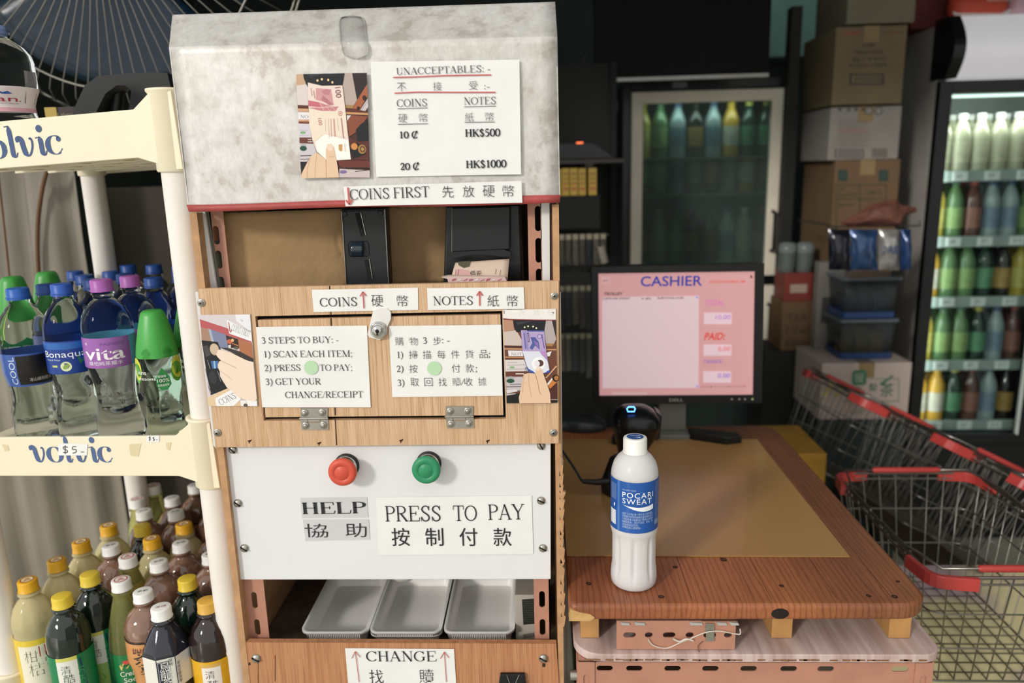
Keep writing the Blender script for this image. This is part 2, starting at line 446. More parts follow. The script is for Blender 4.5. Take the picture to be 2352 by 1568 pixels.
# --- Blender's own font (sans, CJK) as polygons
FC = {}
def fontmesh(s, thin=0, shear=0, space=1.0):
    k = (s, thin, shear, space)
    if k in FC: return FC[k]
    c = bpy.data.curves.new('txt', 'FONT'); c.body = s; c.offset = thin; c.shear = shear; c.resolution_u = 3; c.space_character = space
    o = bpy.data.objects.new('txt', c)
    me = bpy.data.meshes.new_from_object(o)
    vs = [(v.co.x, v.co.y) for v in me.vertices]; fs = [list(p.vertices) for p in me.polygons]
    bpy.data.objects.remove(o); bpy.data.meshes.remove(me); bpy.data.curves.remove(c)
    xs = [v[0] for v in vs]; ys = [v[1] for v in vs]
    FC[k] = (vs, fs, min(xs), max(xs), min(ys), max(ys))
    return FC[k]
def sans(bm, S, s, x, y, h, col, c=0, w=None, thin=0, shear=0, ang=0, center=False, space=1.0, fit=False):
    """text with its cap height h, lower left corner (x, y); w squeezes it to a width"""
    vs, fs, x0, x1, y0, y1 = fontmesh(s, thin, shear, space)
    k = h/(y1-y0) if fit else h/.72
    kx = w/(x1-x0) if w else k
    b0 = y0 if fit else 0
    ox = -(x1-x0)*kx/2 if center else 0
    oy = -(y1-y0)*k/2 if center and fit else 0
    pts = []
    for (a, b) in vs:
        u = (a-x0)*kx+ox; t = (b-b0)*k+oy
        pts.append(S(x+u*cos(ang)-t*sin(ang), y+u*sin(ang)+t*cos(ang), c))
    bm.add(pts, fs, col)
def cjk(bm, S, ch, x, y, size, col, c=0, thin=-.012, ang=0, wx=1.0):
    sans(bm, S, ch, x, y, size, col, c, w=size*wx, thin=thin, ang=ang, center=True, fit=True)
INK = '26282b'
def line_on(P, bm, bl, br, hpx, text, col=INK, c=.0004, **kw):
    """serif line from pixel bl to pixel br (baseline), cap height in pixels, on plane P"""
    a = P.uv(*bl); b = P.uv(*br); t = P.uv(bl[0], bl[1]-hpx)
    H = math.hypot(t[0]-a[0], t[1]-a[1])
    d = (b[0]-a[0], b[1]-a[1]); Ln = math.hypot(*d); d = (d[0]/Ln, d[1]/Ln)
    kx = Ln/(textw(text, kw.get('gap', 0))-.1)
    F = lambda x, y, cc=0: P.at(a[0]+d[0]*(x-.06)*kx-d[1]*y*H, a[1]+d[1]*(x-.06)*kx+d[0]*y*H, cc)
    serif(bm, F, text, col, c, **kw)
def cjk_on(P, bm, ch, x, y, s, col=INK, c=.0004, thin=-.012, sy=None):
    a = P.uv(x, y); b = P.uv(x+s, y)
    t = P.uv(x, y-(sy or s))
    S = pl(P); w = math.hypot(b[0]-a[0], b[1]-a[1]); h = math.hypot(t[0]-a[0], t[1]-a[1])
    vs, fs, x0, x1, y0, y1 = fontmesh(ch, thin)
    kx = w*.94/(max(x1-x0, .8)); ky = h*.94/(max(y1-y0, .8)); th = math.atan2(b[1]-a[1], b[0]-a[0])
    cx, cy = (x0+x1)/2, (y0+y1)/2
    bm.add([S(a[0]+(p[0]-cx)*kx, a[1]+(p[1]-cy)*ky+(p[0]-cx)*kx*math.tan(th), c) for p in vs], fs, col)
def penline(P, bm, pts, wpx, col, c=.0004):
    q = [P.uv(*p) for p in pts]; s = P.uv(pts[0][0]+wpx, pts[0][1]); w = math.hypot(s[0]-q[0][0], s[1]-q[0][1])
    stroke(bm, pl(P), q, w, col, c)
def polypx(P, bm, pts, col, c, f=None):
    art(bm, pl(P), [P.uv(*(f(p) if f else p)) for p in pts], col, c)
def red_arrow(P, bm, tail, tip, head, w=3, col='c4615c', c=.003):
    penline(P, bm, [tail, tip], w, col, c)
    dx, dy = tip[0]-tail[0], tip[1]-tail[1]; l = math.hypot(dx, dy); dx /= l; dy /= l
    for s in (-1, 1):
        penline(P, bm, [(tip[0]-dx*head*1.1+s*dy*head*.75, tip[1]-dy*head*1.1-s*dx*head*.75), tip], w, col, c+.0001)
def sheet(P, quad, name, parent, c=.0008, m=None, label=None, thick=.0003, n=10, wob=.0006, seed=1):
    """a taped sheet of paper with slight waviness"""
    rnd = random.Random(seed); ph = [rnd.uniform(0, 6) for _ in range(4)]
    q = [P.uv(*p) for p in quad]; bm = B(); vs = []
    for j in range(n+1):
        for i in range(n+1):
            s, t = i/n, j/n
            a = [(q[0][d]*(1-s)+q[1][d]*s)*(1-t)+(q[3][d]*(1-s)+q[2][d]*s)*t for d in (0, 1)]
            w = c + wob*.25*(sin(s*9+ph[0])*sin(ph[1]+t*3)) - wob*.3
            vs.append(P.at(a[0], a[1], w))
    fs = [[j*(n+1)+i, (j+1)*(n+1)+i, (j+1)*(n+1)+i+1, j*(n+1)+i+1] for j in range(n) for i in range(n)]
    bm.add(vs, fs, None, False)
    return bm.build(name, m or PAPER(), parent, solid=thick, label=label)
def slotted(P, a0, a1, b0, b1, slots, name, parent, th=.002, m=None, lip=None):
    """perforated angle strip; long along the b axis if b side longer. slots=[(centre, half length)], slot half width hw"""
    bm = B(); vert = (b1-b0) > (a1-a0)
    if not vert: lo, hi, w0, w1 = a0, a1, b0, b1
    else: lo, hi, w0, w1 = b0, b1, a0, a1
    mid = (w0+w1)/2 if lip is None else lip; hw = .0042
    pt = (lambda l, w: (w, l)) if vert else (lambda l, w: (l, w))
    fr = []
    prev = lo
    for (c, hl) in sorted(slots):
        s0, s1 = c-hl-.003, c+hl+.003
        fr.append([(prev, w0), (s0, w0), (s0, w1), (prev, w1)])
        e0, e1 = c-hl+hw, c+hl-hw
        arc0 = [(e0+hw*cos(R_(t)), mid+hw*sin(R_(t))) for t in (180, 150, 120, 90)]
        arc1 = [(e1+hw*cos(R_(t)), mid+hw*sin(R_(t))) for t in (90, 60, 30, 0)]
        fr.append([(s0, mid)]+arc0+arc1+[(s1, mid), (s1, w1), (s0, w1)])
        arc2 = [(e1+hw*cos(R_(t)), mid+hw*sin(R_(t))) for t in (0, -30, -60, -90)]
        arc3 = [(e0+hw*cos(R_(t)), mid+hw*sin(R_(t))) for t in (-90, -120, -150, -180)]
        fr.append([(s1, mid)]+arc2+arc3+[(s0, mid), (s0, w0), (s1, w0)])
        prev = s1
    fr.append([(prev, w0), (hi, w0), (hi, w1), (prev, w1)])
    for f in fr:
        bm.prism([P.at(*pt(l, w), 0) for l, w in f], P.n*-th)
    return bm.build(name, m or SALMON(), parent)
def screw(P, x, y, r, parent, c=0, slot=35, cross=False, washer=False, name='screw'):
    bm = B(); a, b = P.uv(x, y); fr = (P.u, P.v, P.n); o = P.at(a, b, c)
    if washer:
        bm.lathe([(r*1.5, 0), (r*1.5, .0012), (r*1.35, .0016), (0.0005, .0016)], 20, o, frame=fr)
        o = o+P.n*.0015
    bm.lathe([(r, 0), (r*.96, r*.25), (r*.75, r*.5), (r*.4, r*.63), (.0003, r*.66)], 20, o, frame=fr)
    s = bm.build(name, STEEL(), parent)
    return s
def slotmark(P, x, y, r, parent, c, ang, cross):
    bm = B(); a, b = P.uv(x, y)
    for k in ((0, 90) if cross else (0,)):
        t = R_(ang+k); l = r*(.5 if cross else .85); w = r*.16
        d = (cos(t), sin(t)); e = (-sin(t), cos(t))
        bm.prism([P.at(a+d[0]*i*l+e[0]*j*w, b+d[1]*i*l+e[1]*j*w, c+.0002) for i, j in ((-1, -1), (1, -1), (1, 1), (-1, 1))], P.n*(-.0012))
    return bm.build('slot', MATBLACK(), parent)
def fixing(P, x, y, rpx, parent, c=0, ang=40, cross=False, washer=False):
    a = P.uv(x, y); b = P.uv(x+rpx, y); r = math.hypot(b[0]-a[0], b[1]-a[1])
    if washer: r /= 1.5
    s = screw(P, x, y, r, parent, c, washer=washer)
    slotmark(P, x, y, r, s, c+r*.66+(.0015 if washer else 0), ang, cross)

# ================================================================== the setting
fl = B(); fl.box2((-4, -4, -.05), (3.2, 4.35, 0))
struct(fl.build('floor', mat('floor_tiles', 'b9b8a6', rough=.35, var=.06, scale=3)))
b = B(); b.box2((-1.9, 4.2, 0), (2.9, 4.35, 2.5)); struct(b.build('wall_back', mat('dark_wall', '3a4542', rough=.8, var=.08)))
b = B(); b.box2((2.8, 1.1, 0), (2.95, 4.2, 2.5)); struct(b.build('wall_right', mat('side_wall', '4a524e', rough=.8)))
b = B(); b.box2((-1.95, 1.9, 0), (-1.8, 4.2, 2.5)); struct(b.build('wall_left', mat('side_wall')))
b = B(); b.box2((-1.95, 1.15, 2.5), (2.95, 4.35, 2.6)); struct(b.build('ceiling', mat('ceiling_paint', '6e7f7a', rough=.8)))
b = B(); b.box2((-1.95, 1.1, 2.36), (2.95, 1.15, 2.6)); struct(b.build('trim_1', mat('ceiling_paint')))

b = B(); b.box2((2.0, -2.6, 0), (2.12, .9, 2.6)); struct(b.build('sky_blocker', mat('sky_blocker_grey', '8a857c', rough=.8)))  # unseen upright, added to block sky light from the right
# fluorescent tube fitting under the ceiling (above the frame, lights the back of the shop)
t = thing('ceiling_lamp', 'white fluorescent ceiling fitting above the back of the shop', 'lamp', (1.3, 3.3, 2.5))
b = B(); b.box2((.7, 3.26, 2.46), (1.9, 3.34, 2.5)); b.build('housing', WHITE(), t)
b = B(); b.cyl((.72, 3.3, 2.44), (1.88, 3.3, 2.44), .014); b.build('tube', mat('tube_glow', 'e8fff4', emit=6), t)

# ================================================================== shared drink bottle maker
def body_profile(kind):
    if kind == 'sweat':
        return [(.001, .004), (.02, .003), (.028, 0), (.0315, .004), (.0325, .012), (.0325, .022), (.0318, .027), (.0308, .035), (.0308, .076), (.0318, .082), (.033, .086), (.033, .090),
                (.0325, .093), (.0327, .127), (.0322, .13), (.0327, .133), (.0327, .166), (.0318, .174), (.0288, .184), (.0235, .192), (.018, .197), (.0150, .1995), (.0135, .216)]
    if kind == 'water':
        return [(.001, .004), (.022, .003), (.029, 0), (.0325, .006), (.033, .02), (.0318, .026), (.033, .032), (.0315, .04), (.033, .047), (.0305, .056), (.0285, .07), (.0285, .082), (.031, .098), (.0335, .11),
                (.034, .114), (.034, .158), (.0335, .163), (.034, .168), (.0325, .182), (.027, .198), (.0195, .21), (.0135, .218), (.0135, .226), (.016, .2265), (.016, .2285), (.0135, .229), (.0125, .24)]
    if kind == 'waist':
        return [(.001, .004), (.02, .003), (.028, 0), (.0315, .006), (.032, .03), (.029, .05), (.027, .07), (.028, .09), (.031, .108), (.0335, .118),
                (.0342, .122), (.0342, .165), (.0338, .169), (.0345, .173), (.034, .182), (.031, .196), (.025, .208), (.017, .216), (.0135, .219), (.0135, .226), (.016, .2265), (.016, .228), (.0125, .229), (.0125, .246)]
    if kind == 'cone':
        return [(.001, .004), (.02, .003), (.026, 0), (.029, .006), (.029, .04), (.0265, .055), (.027, .07), (.031, .084), (.0325, .09), (.0325, .13), (.031, .15), (.028, .165), (.02, .18), (.013, .19), (.012, .2)]
    if kind == 'tea':
        return [(.001, .004), (.022, .003), (.029, 0), (.0325, .006), (.0325, .125), (.0315, .13), (.0325, .135), (.0325, .145), (.031, .158), (.027, .17), (.02, .18), (.0145, .186), (.0145, .19), (.017, .191), (.017, .193), (.0135, .194), (.0135, .212)]
    if kind == 'soda':
        return [(.001, .004), (.022, .003), (.028, 0), (.0315, .008), (.0315, .03), (.0305, .045), (.0315, .06), (.0315, .1), (.03, .125), (.026, .15), (.02, .175), (.0155, .192), (.0145, .198), (.0145, .2), (.017, .201), (.017, .203), (.0135, .204), (.0135, .222)]
    if kind == 'square':
        return [(.001, .004), (.022, .003), (.028, 0), (.032, .006), (.033, .08), (.0325, .082), (.0318, .086), (.033, .09), (.033, .142), (.031, .15), (.025, .165), (.017, .178), (.0145, .182), (.0145, .186), (.017, .187), (.017, .189), (.0135, .19), (.0135, .208)]
def smooth_prof(pr, n=3):
    # round the lower wall and shoulder a little by subdividing straight runs
    out = []
    for (a, b) in zip(pr, pr[1:]):
        k = max(1, int(abs(b[1]-a[1])/.008))
        for i in range(k): out.append((a[0]+(b[0]-a[0])*i/k, a[1]+(b[1]-a[1])*i/k))
    return out+[pr[-1]]
def radius_at(pr, h):
    for a, b in zip(pr, pr[1:]):
        if a[1] <= h <= b[1] and b[1] > a[1]: return a[0]+(b[0]-a[0])*(h-a[1])/(b[1]-a[1])
    return pr[-1][0]
def bottle(name, kind, label, cat, body_m, cap_col, capr=.0145, caph=.017, mod=None, n=40, capz=None, liquid=None, fill=None, cap_print=None, group=None, capname='cap', cap_m=None):
    t = thing(name, label, cat, (0, 0, 0), group)
    pr = body_profile(kind); top = pr[-1][1]
    b = B(); b.lathe(smooth_prof(pr), n, mod=mod); b.build('body', body_m, t)
    if liquid:
        b = B(); pp = [(max(r-.0012, .0005), h+.001) for r, h in smooth_prof(pr) if h < fill]
        b.lathe(pp+[(.0005, pp[-1][1]+.0005)], n, mod=mod); b.build('drink', liquid, t)
    cz = (top-caph+.002) if capz is None else capz
    knurl = lambda a, h: 1+.012*(int(a*36/pi) % 2) if cz+.004 < h < cz+caph-.003 else 1
    b = B()
    if kind == 'cone':
        pass
    else:
        b.lathe([(capr*1.07, cz-.0005), (capr*1.08, cz+.0005), (capr*1.02, cz+.0012), (capr*1.02, cz+caph-.0025), (capr*.97, cz+caph-.0006), (capr*.88, cz+caph), (.0004, cz+caph)], 72, mod=knurl)
        c = b.build(capname, cap_m or mat('cap_'+cap_col, cap_col, rough=.4, var=.02), t)
        if cap_print:
            b = B(); S = lambda x, y, k=0: V((x, y, cz+caph+.0002+k)); cap_print(b, S); b.build('cap_print', PRINT(), c)
    t['_h'] = cz+caph
    return t, pr
def label_band(t, pr, z0, z1, draw, off=.0005, mod=None, name='label', n=48):
    """a printed sleeve that follows the bottle's own profile; draw(bm, S) puts the artwork on it"""
    hs = sorted(set([z0, z1]+[h for r, h in pr if z0 < h < z1]))
    def S(a, h, k=0):
        r = radius_at(pr, max(min(h, z1), z0))+off+k
        R0 = pr_ref
        th = a/R0
        q = mod(th-pi/2, h) if mod else 1
        return V((r*q*sin(th), -r*q*cos(th), h))
    pr_ref = radius_at(pr, (z0+z1)/2)
    b = B(); draw(b, S, pr_ref*pi, hs)
    return b.build(name, LABEL(), t)
def band(bm, S, L, hs, col, z0=None, z1=None, a0=None, a1=None, c=0):
    z0 = hs[0] if z0 is None else z0; z1 = hs[-1] if z1 is None else z1
    a0 = -L if a0 is None else a0; a1 = L if a1 is None else a1
    hh = [z0]+[h for h in hs if z0 < h < z1]+[z1]
    n = max(2, int(abs(a1-a0)/.004))
    vs = [S(a0+(a1-a0)*i/n, h, c) for h in hh for i in range(n+1)]
    bm.add(vs, [[j*(n+1)+i, j*(n+1)+i+1, (j+1)*(n+1)+i+1, (j+1)*(n+1)+i] for j in range(len(hh)-1) for i in range(n)], col, True)
# ================================================================== the payment kiosk
KX0, KX1 = -.462, .0215
K = thing('payment_kiosk', 'tall home-made self-service payment kiosk of plywood, white sheet and a galvanised hood', 'kiosk', ((KX0+KX1)/2, 1.2, 0))
HF = front(.985); WF = front(.99); BF = front(1.003); LF = front(.992); AF = front(1.012)
# side boards
b = B()
b.box2((KX0, .995, 0), (KX0+.0095, 1.25, 1.375)); b.build('side_board', mat('raw_board', 'c69a70', rough=.7, var=.1, scale=60), K)
b = B(); b.box2((KX1-.0085, .995, 0), (KX1, 1.25, 1.375))
b.build('side_board', mat('raw_board'), K)
# splintered right edge of the board
rnd = random.Random(8); b = B(); z = 1.035
while z > .78:
    w = rnd.uniform(.002, .0055); l = rnd.uniform(.008, .03)
    b.prism([(KX1-.003, .994, z), (KX1+w, .9945, z-l*.3), (KX1+w*.4, .994, z-l), (KX1-.003, .994, z-l*1.1)], (0, .006, 0)); z -= l*.8
b.build('splinters', mat('raw_board'), K)
b = B(); b.box2((KX1+.0002, .992, 1.02), (KX1+.0012, 1.06, 1.262)); b.build('edge_plate', STEEL(), K)
b = B(); b.box2((KX0, 1.25, 0), (KX1, 1.26, 1.375)); b.build('back_board', mat('dark_board', '4a3a2c', rough=.8), K)
# ---- hood
q = {k: HF.px(*v) for k, v in dict(tl=(388, 110), tr=(1280, 85), bl=(432, 480), br=(1287, 455)).items()}
UP = front(1.045)
q['ul'] = UP.px(396, 34); q['ur'] = UP.px(1275, 4)
b = B(); NX = 24
def mix(a, c, t): return a*(1-t)+c*t
def hoodpt(s, t):       # t: 0 bottom edge, 1 bend, 2 top edge, 3 back edge
    lo = mix(q['bl'], q['br'], s); be = mix(q['tl'], q['tr'], s); to = mix(q['ul'], q['ur'], s); ba = to+V((0, .22, .004))
    p = mix(lo, be, t) if t <= 1 else (mix(be, to, t-1) if t <= 2 else mix(to, ba, t-2))
    if t < 1: p = p+V((0, .002*sin(s*7+t*3)*(1-t), .0022*sin(s*9.5)*(1-t)))
    return p
ts = [0, .02, .1, .2, .3, .4, .5, .6, .7, .8, .9, .96, 1, 1.04, 1.2, 1.4, 1.6, 1.8, 1.95, 2, 2.03, 2.3, 2.6, 3]
vs = [hoodpt(i/NX, t) for t in ts for i in range(NX+1)]
b.add(vs, [[j*(NX+1)+i, j*(NX+1)+i+1, (j+1)*(NX+1)+i+1, (j+1)*(NX+1)+i] for j in range(len(ts)-1) for i in range(NX)], None, True)
hood = b.build('hood', galvanised(), K, solid=.0012)
for nm, lo, be, to in (('hood_side', 'bl', 'tl', 'ul'), ('hood_side', 'br', 'tr', 'ur')):
    b = B(); s = 1 if lo == 'bl' else -1; dx = V((s*.0004, 0, 0))
    pts = [q[lo]+dx, q[be]+dx, q[to]+dx, q[to]+V((0, .22, 0))+dx, V((q[lo].x, 1.265, q[lo].z))+dx]
    b.prism(pts, (s*.001, 0, 0)); b.build(nm, galvanised(), K)
# red painted strip along the hood's lower edge
b = B(); n = 24
top = [HF.px(430+(1287-430)*i/n, 470+(448-470)*i/n+1.2*sin(i*.5)) for i in range(n+1)]
bot = [HF.px(436+(1286-436)*i/n, 485+(466-485)*i/n+1.6*sin(i*.38+1)) for i in range(n+1)]
vs = [p+V((0, -.0022, 0)) for p in top]+[p+V((0, -.0026, 0)) for p in bot]
b.add(vs, [[i+1, i, n+1+i, n+2+i] for i in range(n)], None, True)
b.build('red_strip', mat('red_tape', 'b5504c', rough=.5, var=.12, scale=40), K, solid=.0022, label='red tape strip along the lower edge of the hood')
# clear plastic blister riveted on the hood
b = B(); cz = []
for k in range(13):
    f = k/12; y = 22+(136-22)*f; w = 29*math.sqrt(max(0.02, 1-(2*f-1)**8)); lean = 812+f*10
    pl0 = HF if y > 100 else UP
    base = hoodpt((lean-392)/(1278-392), 1+(100-y)/97 if y < 100 else 1-(y-100)/370)
    h = .016*math.sqrt(max(0.0, 1-(2*f-1)**6)); W = w/1750*1.03
    cz.append([base+V((W*cos(a), -.001-h*max(0, sin(a)), 0)) for a in [pi*i/12 for i in range(13)]])
b.rings(cz, cap=False, closed=False)
b.build('plastic_blister', mat('clear_plastic', 'ffffff', rough=.08, trans=1, ior=1.3, var=0), K, solid=.0008, label='clear plastic blister on the top of the hood')
# ---- slot opening: bars, angles, cardboard backing
def bar(P, pts, name, m, depth, label=None, parent=K, bevel=0):
    bb = B(); bb.prism([P.px(*p) for p in pts], P.n*-depth); return bb.build(name, m, parent, bevel=bevel, label=label)
bar(AF, [(470, 484), (457, 484), (484, 662), (498, 662)], 'bar', mat('white_bar', 'e2e3e2', rough=.4), .004)
bar(front(1.02), [(478, 484), (471, 484), (499, 662), (506, 662)], 'plate_and_gap_edge', mat('grey_plate', '7f8378', rough=.5), .03)
bar(AF, [(1262, 460), (1243, 462), (1246, 650), (1263, 648)], 'bar', mat('white_bar'), .004)
bar(front(1.015), [(1278, 460), (1262, 462), (1263, 650), (1279, 648)], 'plate_and_gap_edge', mat('gap_shade_brown', '4a2b22', rough=.5), .03)  # strip across the open gap, its shade put into the brown colour
def vang(P, x0, x1, ytop, ybot, slots, hl, lipfrac, name='slotted_angle', depth=.035, side=0, parent=K):
    a0, _ = P.uv(x0, (ytop+ybot)/2); a1, _ = P.uv(x1, (ytop+ybot)/2)
    _, b1 = P.uv((x0+x1)/2, ytop); _, b0 = P.uv((x0+x1)/2, ybot)
    ss = []
    for y in slots:
        _, bb = P.uv((x0+x1)/2, y); ss.append((bb, hl))
    o = slotted(P, a0, a1, b0, b1, ss, name, parent, lip=a0+(a1-a0)*lipfrac)
    bb = B(); xs = a0 if side < 0 else a1
    bb.prism([P.at(xs, b0, 0), P.at(xs-side*.002, b0, 0), P.at(xs-side*.002, b1, 0), P.at(xs, b1, 0)], P.n*-depth); bb.build('angle_flange', SALMON(), parent)
P = front(1.022); vang(P, 489, 521, 478, 664, [540, 596, 656], .0125, .34, side=-1)
P = front(1.016); vang(P, 1213, 1246, 458, 652, [502, 575, 645], .0165, .72, side=1)
# upright cardboard
b = B(); n = 16; lo = V((-.440, 1.036, 1.26)); hi = V((-.03, 1.155, 1.372))
vs = []
for j in range(n+1):
    for i in range(n*9+1):
        s, t = i/(n*9), j/n
        p = V((lo.x+(hi.x-lo.x)*s, lo.y+(hi.y-lo.y)*s, lo.z+(hi.z-lo.z)*t))
        p.y += .0016*sin(s*190)*min(1, .15+1.6*s)*sin(t*42+5*s) + (.002 if abs(s-.38-.02*sin(t*8)) < .006 else 0)
        vs.append(p)
b.add(vs, [[j*(n*9+1)+i, j*(n*9+1)+i+1, (j+1)*(n*9+1)+i+1, (j+1)*(n*9+1)+i] for j in range(n) for i in range(n*9)], None, True)
b.build('cardboard_backing', CARD(), K, solid=.003, label='crumpled brown cardboard backing behind the coin slot')
# ---- coin acceptor
CA = Plane(PY(838, 565, 1.05), (1, .06, 0), (0, 0, 1))
ca = bar(CA, [(783, 481), (887, 478), (896, 655), (795, 656)], 'coin_acceptor', mat('acceptor_black', '1d1f21', rough=.42), .03, bevel=.0015, label='black coin acceptor face with slanted slots')
bar(CA, [(789, 485), (884, 482), (892, 654), (800, 655)], 'face_plate', mat('acceptor_black'), -.0012, parent=ca, bevel=.0006)
b = B(); b.tube([CA.px(x, y, .0014) for x, y in ((884, 481), (893, 655))], .0007, 6); b.build('chrome_edge', STEEL(), ca)
b = B(); b.tube([CA.px(x, y, .0014) for x, y in ((785, 485), (796, 656))], .0006, 6); b.build('chrome_edge', STEEL(), ca)
b = B(); b.tube([CA.px(x, y, .0022) for x, y in ((829, 488), (841, 540))], .0008, 6); b.tube([CA.px(x, y, .0022) for x, y in ((849, 594), (856, 640))], .0008, 6); b.build('slot_edge', STEEL(), ca)
bar(CA, [(816, 490), (829, 487), (841, 540), (829, 542)], 'coin_slot', MATBLACK(), -.0018, parent=ca)
bar(CA, [(838, 597), (849, 594), (857, 640), (845, 643)], 'coin_slot', MATBLACK(), -.0018, parent=ca)
b = B(); r = [[CA.px(x, 555+i*3.3, .0015+.005*sin(pi*i/10)) for x in (806, 812, 830, 835)] for i in range(11)]
b.rings(r, cap=False, closed=False); b.build('return_button', mat('knob_blue_black', '24323c', rough=.2, coat=.6), ca, solid=.001)
b = B(); b.tube([CA.px(x, y, .0016) for x, y in ((802, 556), (800, 560), (802, 586), (806, 588), (845, 587), (848, 582), (846, 558), (842, 554), (806, 554))], .0008, 6, closed=True); b.build('button_frame', BLACK(), ca)
for x, y in ((792, 491), (874, 489)):
    b = B(); b.lathe([(.0038, 0), (.0038, .0008), (.003, .001), (.0005, .001)], 16, CA.px(x, y, .0012), frame=(CA.u, CA.v, CA.n)); b.build('rivet', BLACK(), ca)
# ---- note acceptor
NA = front(1.062)
na = bar(NA, [(1024, 470), (1197, 466), (1203, 652), (1018, 655)], 'note_acceptor', mat('note_black', '131516', rough=.35), .09, bevel=.004, label='black note acceptor with a curved mouth')
bar(front(1.056), [(1037, 476), (1173, 472), (1172, 573), (1038, 579)], 'front_cover', BLACK(), -.0045, parent=na, bevel=.002)
b = B(); pts = [(1036, 592+0)]+[(1036+(1172-1036)*i/12, 578-14*sin(pi*i/12)) for i in range(13)]+[(1174, 596)]+[(1172-(1172-1036)*i/12, 594-10*sin(pi*i/12)) for i in range(13)]
b.prism([front(1.052).px(*p) for p in pts], (0, .014, 0)); b.build('mouth_visor', mat('visor_black', '0e1011', rough=.25), na)
b = B(); b.tube([front(1.05).px(x, y) for x, y in ((1038, 477), (1038, 578))], .0005, 6); b.build('cover_seam', mat('grey_plate'), na)
# ---- wooden door panel with hatch
O = [(455, 663), (1283, 645), (1283, 1018), (495, 1027)]; I = [(586, 726), (1153, 714), (1162, 962), (606, 966)]
fo = [WF.uv(*p) for p in O]; fi = [WF.uv(*p) for p in I]; b = B(); D = .009
vs = [WF.at(*p, 0) for p in fo]+[WF.at(*p, 0) for p in fi]+[WF.at(*p, -D) for p in fo]+[WF.at(*p, -D) for p in fi]
fs = []
for k in range(4):
    j = (k+1) % 4
    fs += [[k+4, j+4, j, k], [k+8, j+8, j+12, k+12], [k, j, j+8, k+8], [k+12, j+12, j+4, k+4]]
b.add(vs, fs); pan = b.build('wood_panel', plywood(), K)
hatch = bar(front(.9905), [(592, 735), (860, 728), (1149, 722), (1156, 953), (610, 958)], 'hatch', plywood(), .008, label='plywood hatch door hinged along its lower edge')
bar(front(1.004), [(575, 715), (1160, 705), (1170, 975), (595, 980)], 'gap_backing', MATBLACK(), .002)
b = B(); rnd = random.Random(3)
for (x0, y0, x1, y1) in ((757, 656, 760, 722), (760, 730, 770, 953), (770, 962, 773, 1022)):
    b.prism([front(.9898).px(x, y) for x, y in ((x0-1, y0), (x0+1.2, y0), (x1+1.2, y1), (x1-1, y1))], (0, -.0002, 0))
for x, y in ((573, 1012), (733, 1017), (921, 1011), (1120, 1012)):
    b.prism([front(.9898).px(x+dx, y+dy) for dx, dy in ((-5, 0), (4, -3), (5, -1), (1, 3), (-1, 7), (-2, 2))], (0, -.0002, 0))
b.build('saw_mark', mat('saw_mark', '3a2412', rough=.9), pan)
# hinges
for hx, hy in ((721, 962), (1055, 958)):
    HP = front(.9885); hg = bar(HP, [(hx-31, hy-25), (hx+32, hy-25), (hx+31, hy-1), (hx+14, hy), (hx+14, hy+6), (hx-14, hy+6), (hx-14, hy), (hx-31, hy)], 'hinge', STEEL(), .0015)
    bar(HP, [(hx-31, hy+1), (hx-15, hy+1), (hx-15, hy+8), (hx+15, hy+8), (hx+15, hy+1), (hx+33, hy+1), (hx+34, hy+25), (hx-28, hy+25)], 'hinge_leaf', STEEL(), .0015, parent=hg)
    b = B(); b.cyl(HP.px(hx-33, hy-1, .0005), HP.px(hx+33, hy-2, .0005), .0014, 10); b.build('hinge_pin', STEEL(), hg)
    for dx, dy in ((-21, -14), (19, -15), (-19, 15), (22, 14)):
        s = screw(HP, hx+dx, hy+dy, .0034, hg, 0, washer=True, name='hinge_screw')
# cam lock
LK = front(.9865)
lk = bar(LK, [(857, 712), (872, 707), (888, 707), (898, 717), (898, 732), (879, 776), (872, 781), (848, 775), (844, 768)], 'lock_plate', mat('lock_plate', 'e8e6e2', rough=.35), .0025, bevel=.0005, label='white swivel lock plate with a chrome key cylinder')
b = B(); o = LK.px(870, 757)
b.lathe([(.0115, 0), (.0115, .003), (.0105, .0045), (.0092, .0045), (.0088, .0035), (.0078, .009), (.007, .0105), (.0003, .0105)], 32, o, frame=(LK.u, LK.v, LK.n)); cyl_ = b.build('key_cylinder', CHROME(), lk)
b = B(); b.lathe([(.0027, .0104), (.0027, .0108), (.0003, .0108)], 16, o, frame=(LK.u, LK.v, LK.n)); b.prism([o+V((x, -.0109, z)) for x, z in ((-.001, -.0055), (.001, -.0055), (.001, 0), (-.001, 0))], (0, .0004, 0)); b.build('keyhole', MATBLACK(), lk)
# panel fixings
for x, y in ((463, 695), (500, 993), (1273, 679), (1271, 993)): fixing(WF, x, y, 9, K, 0, 30, True, True)
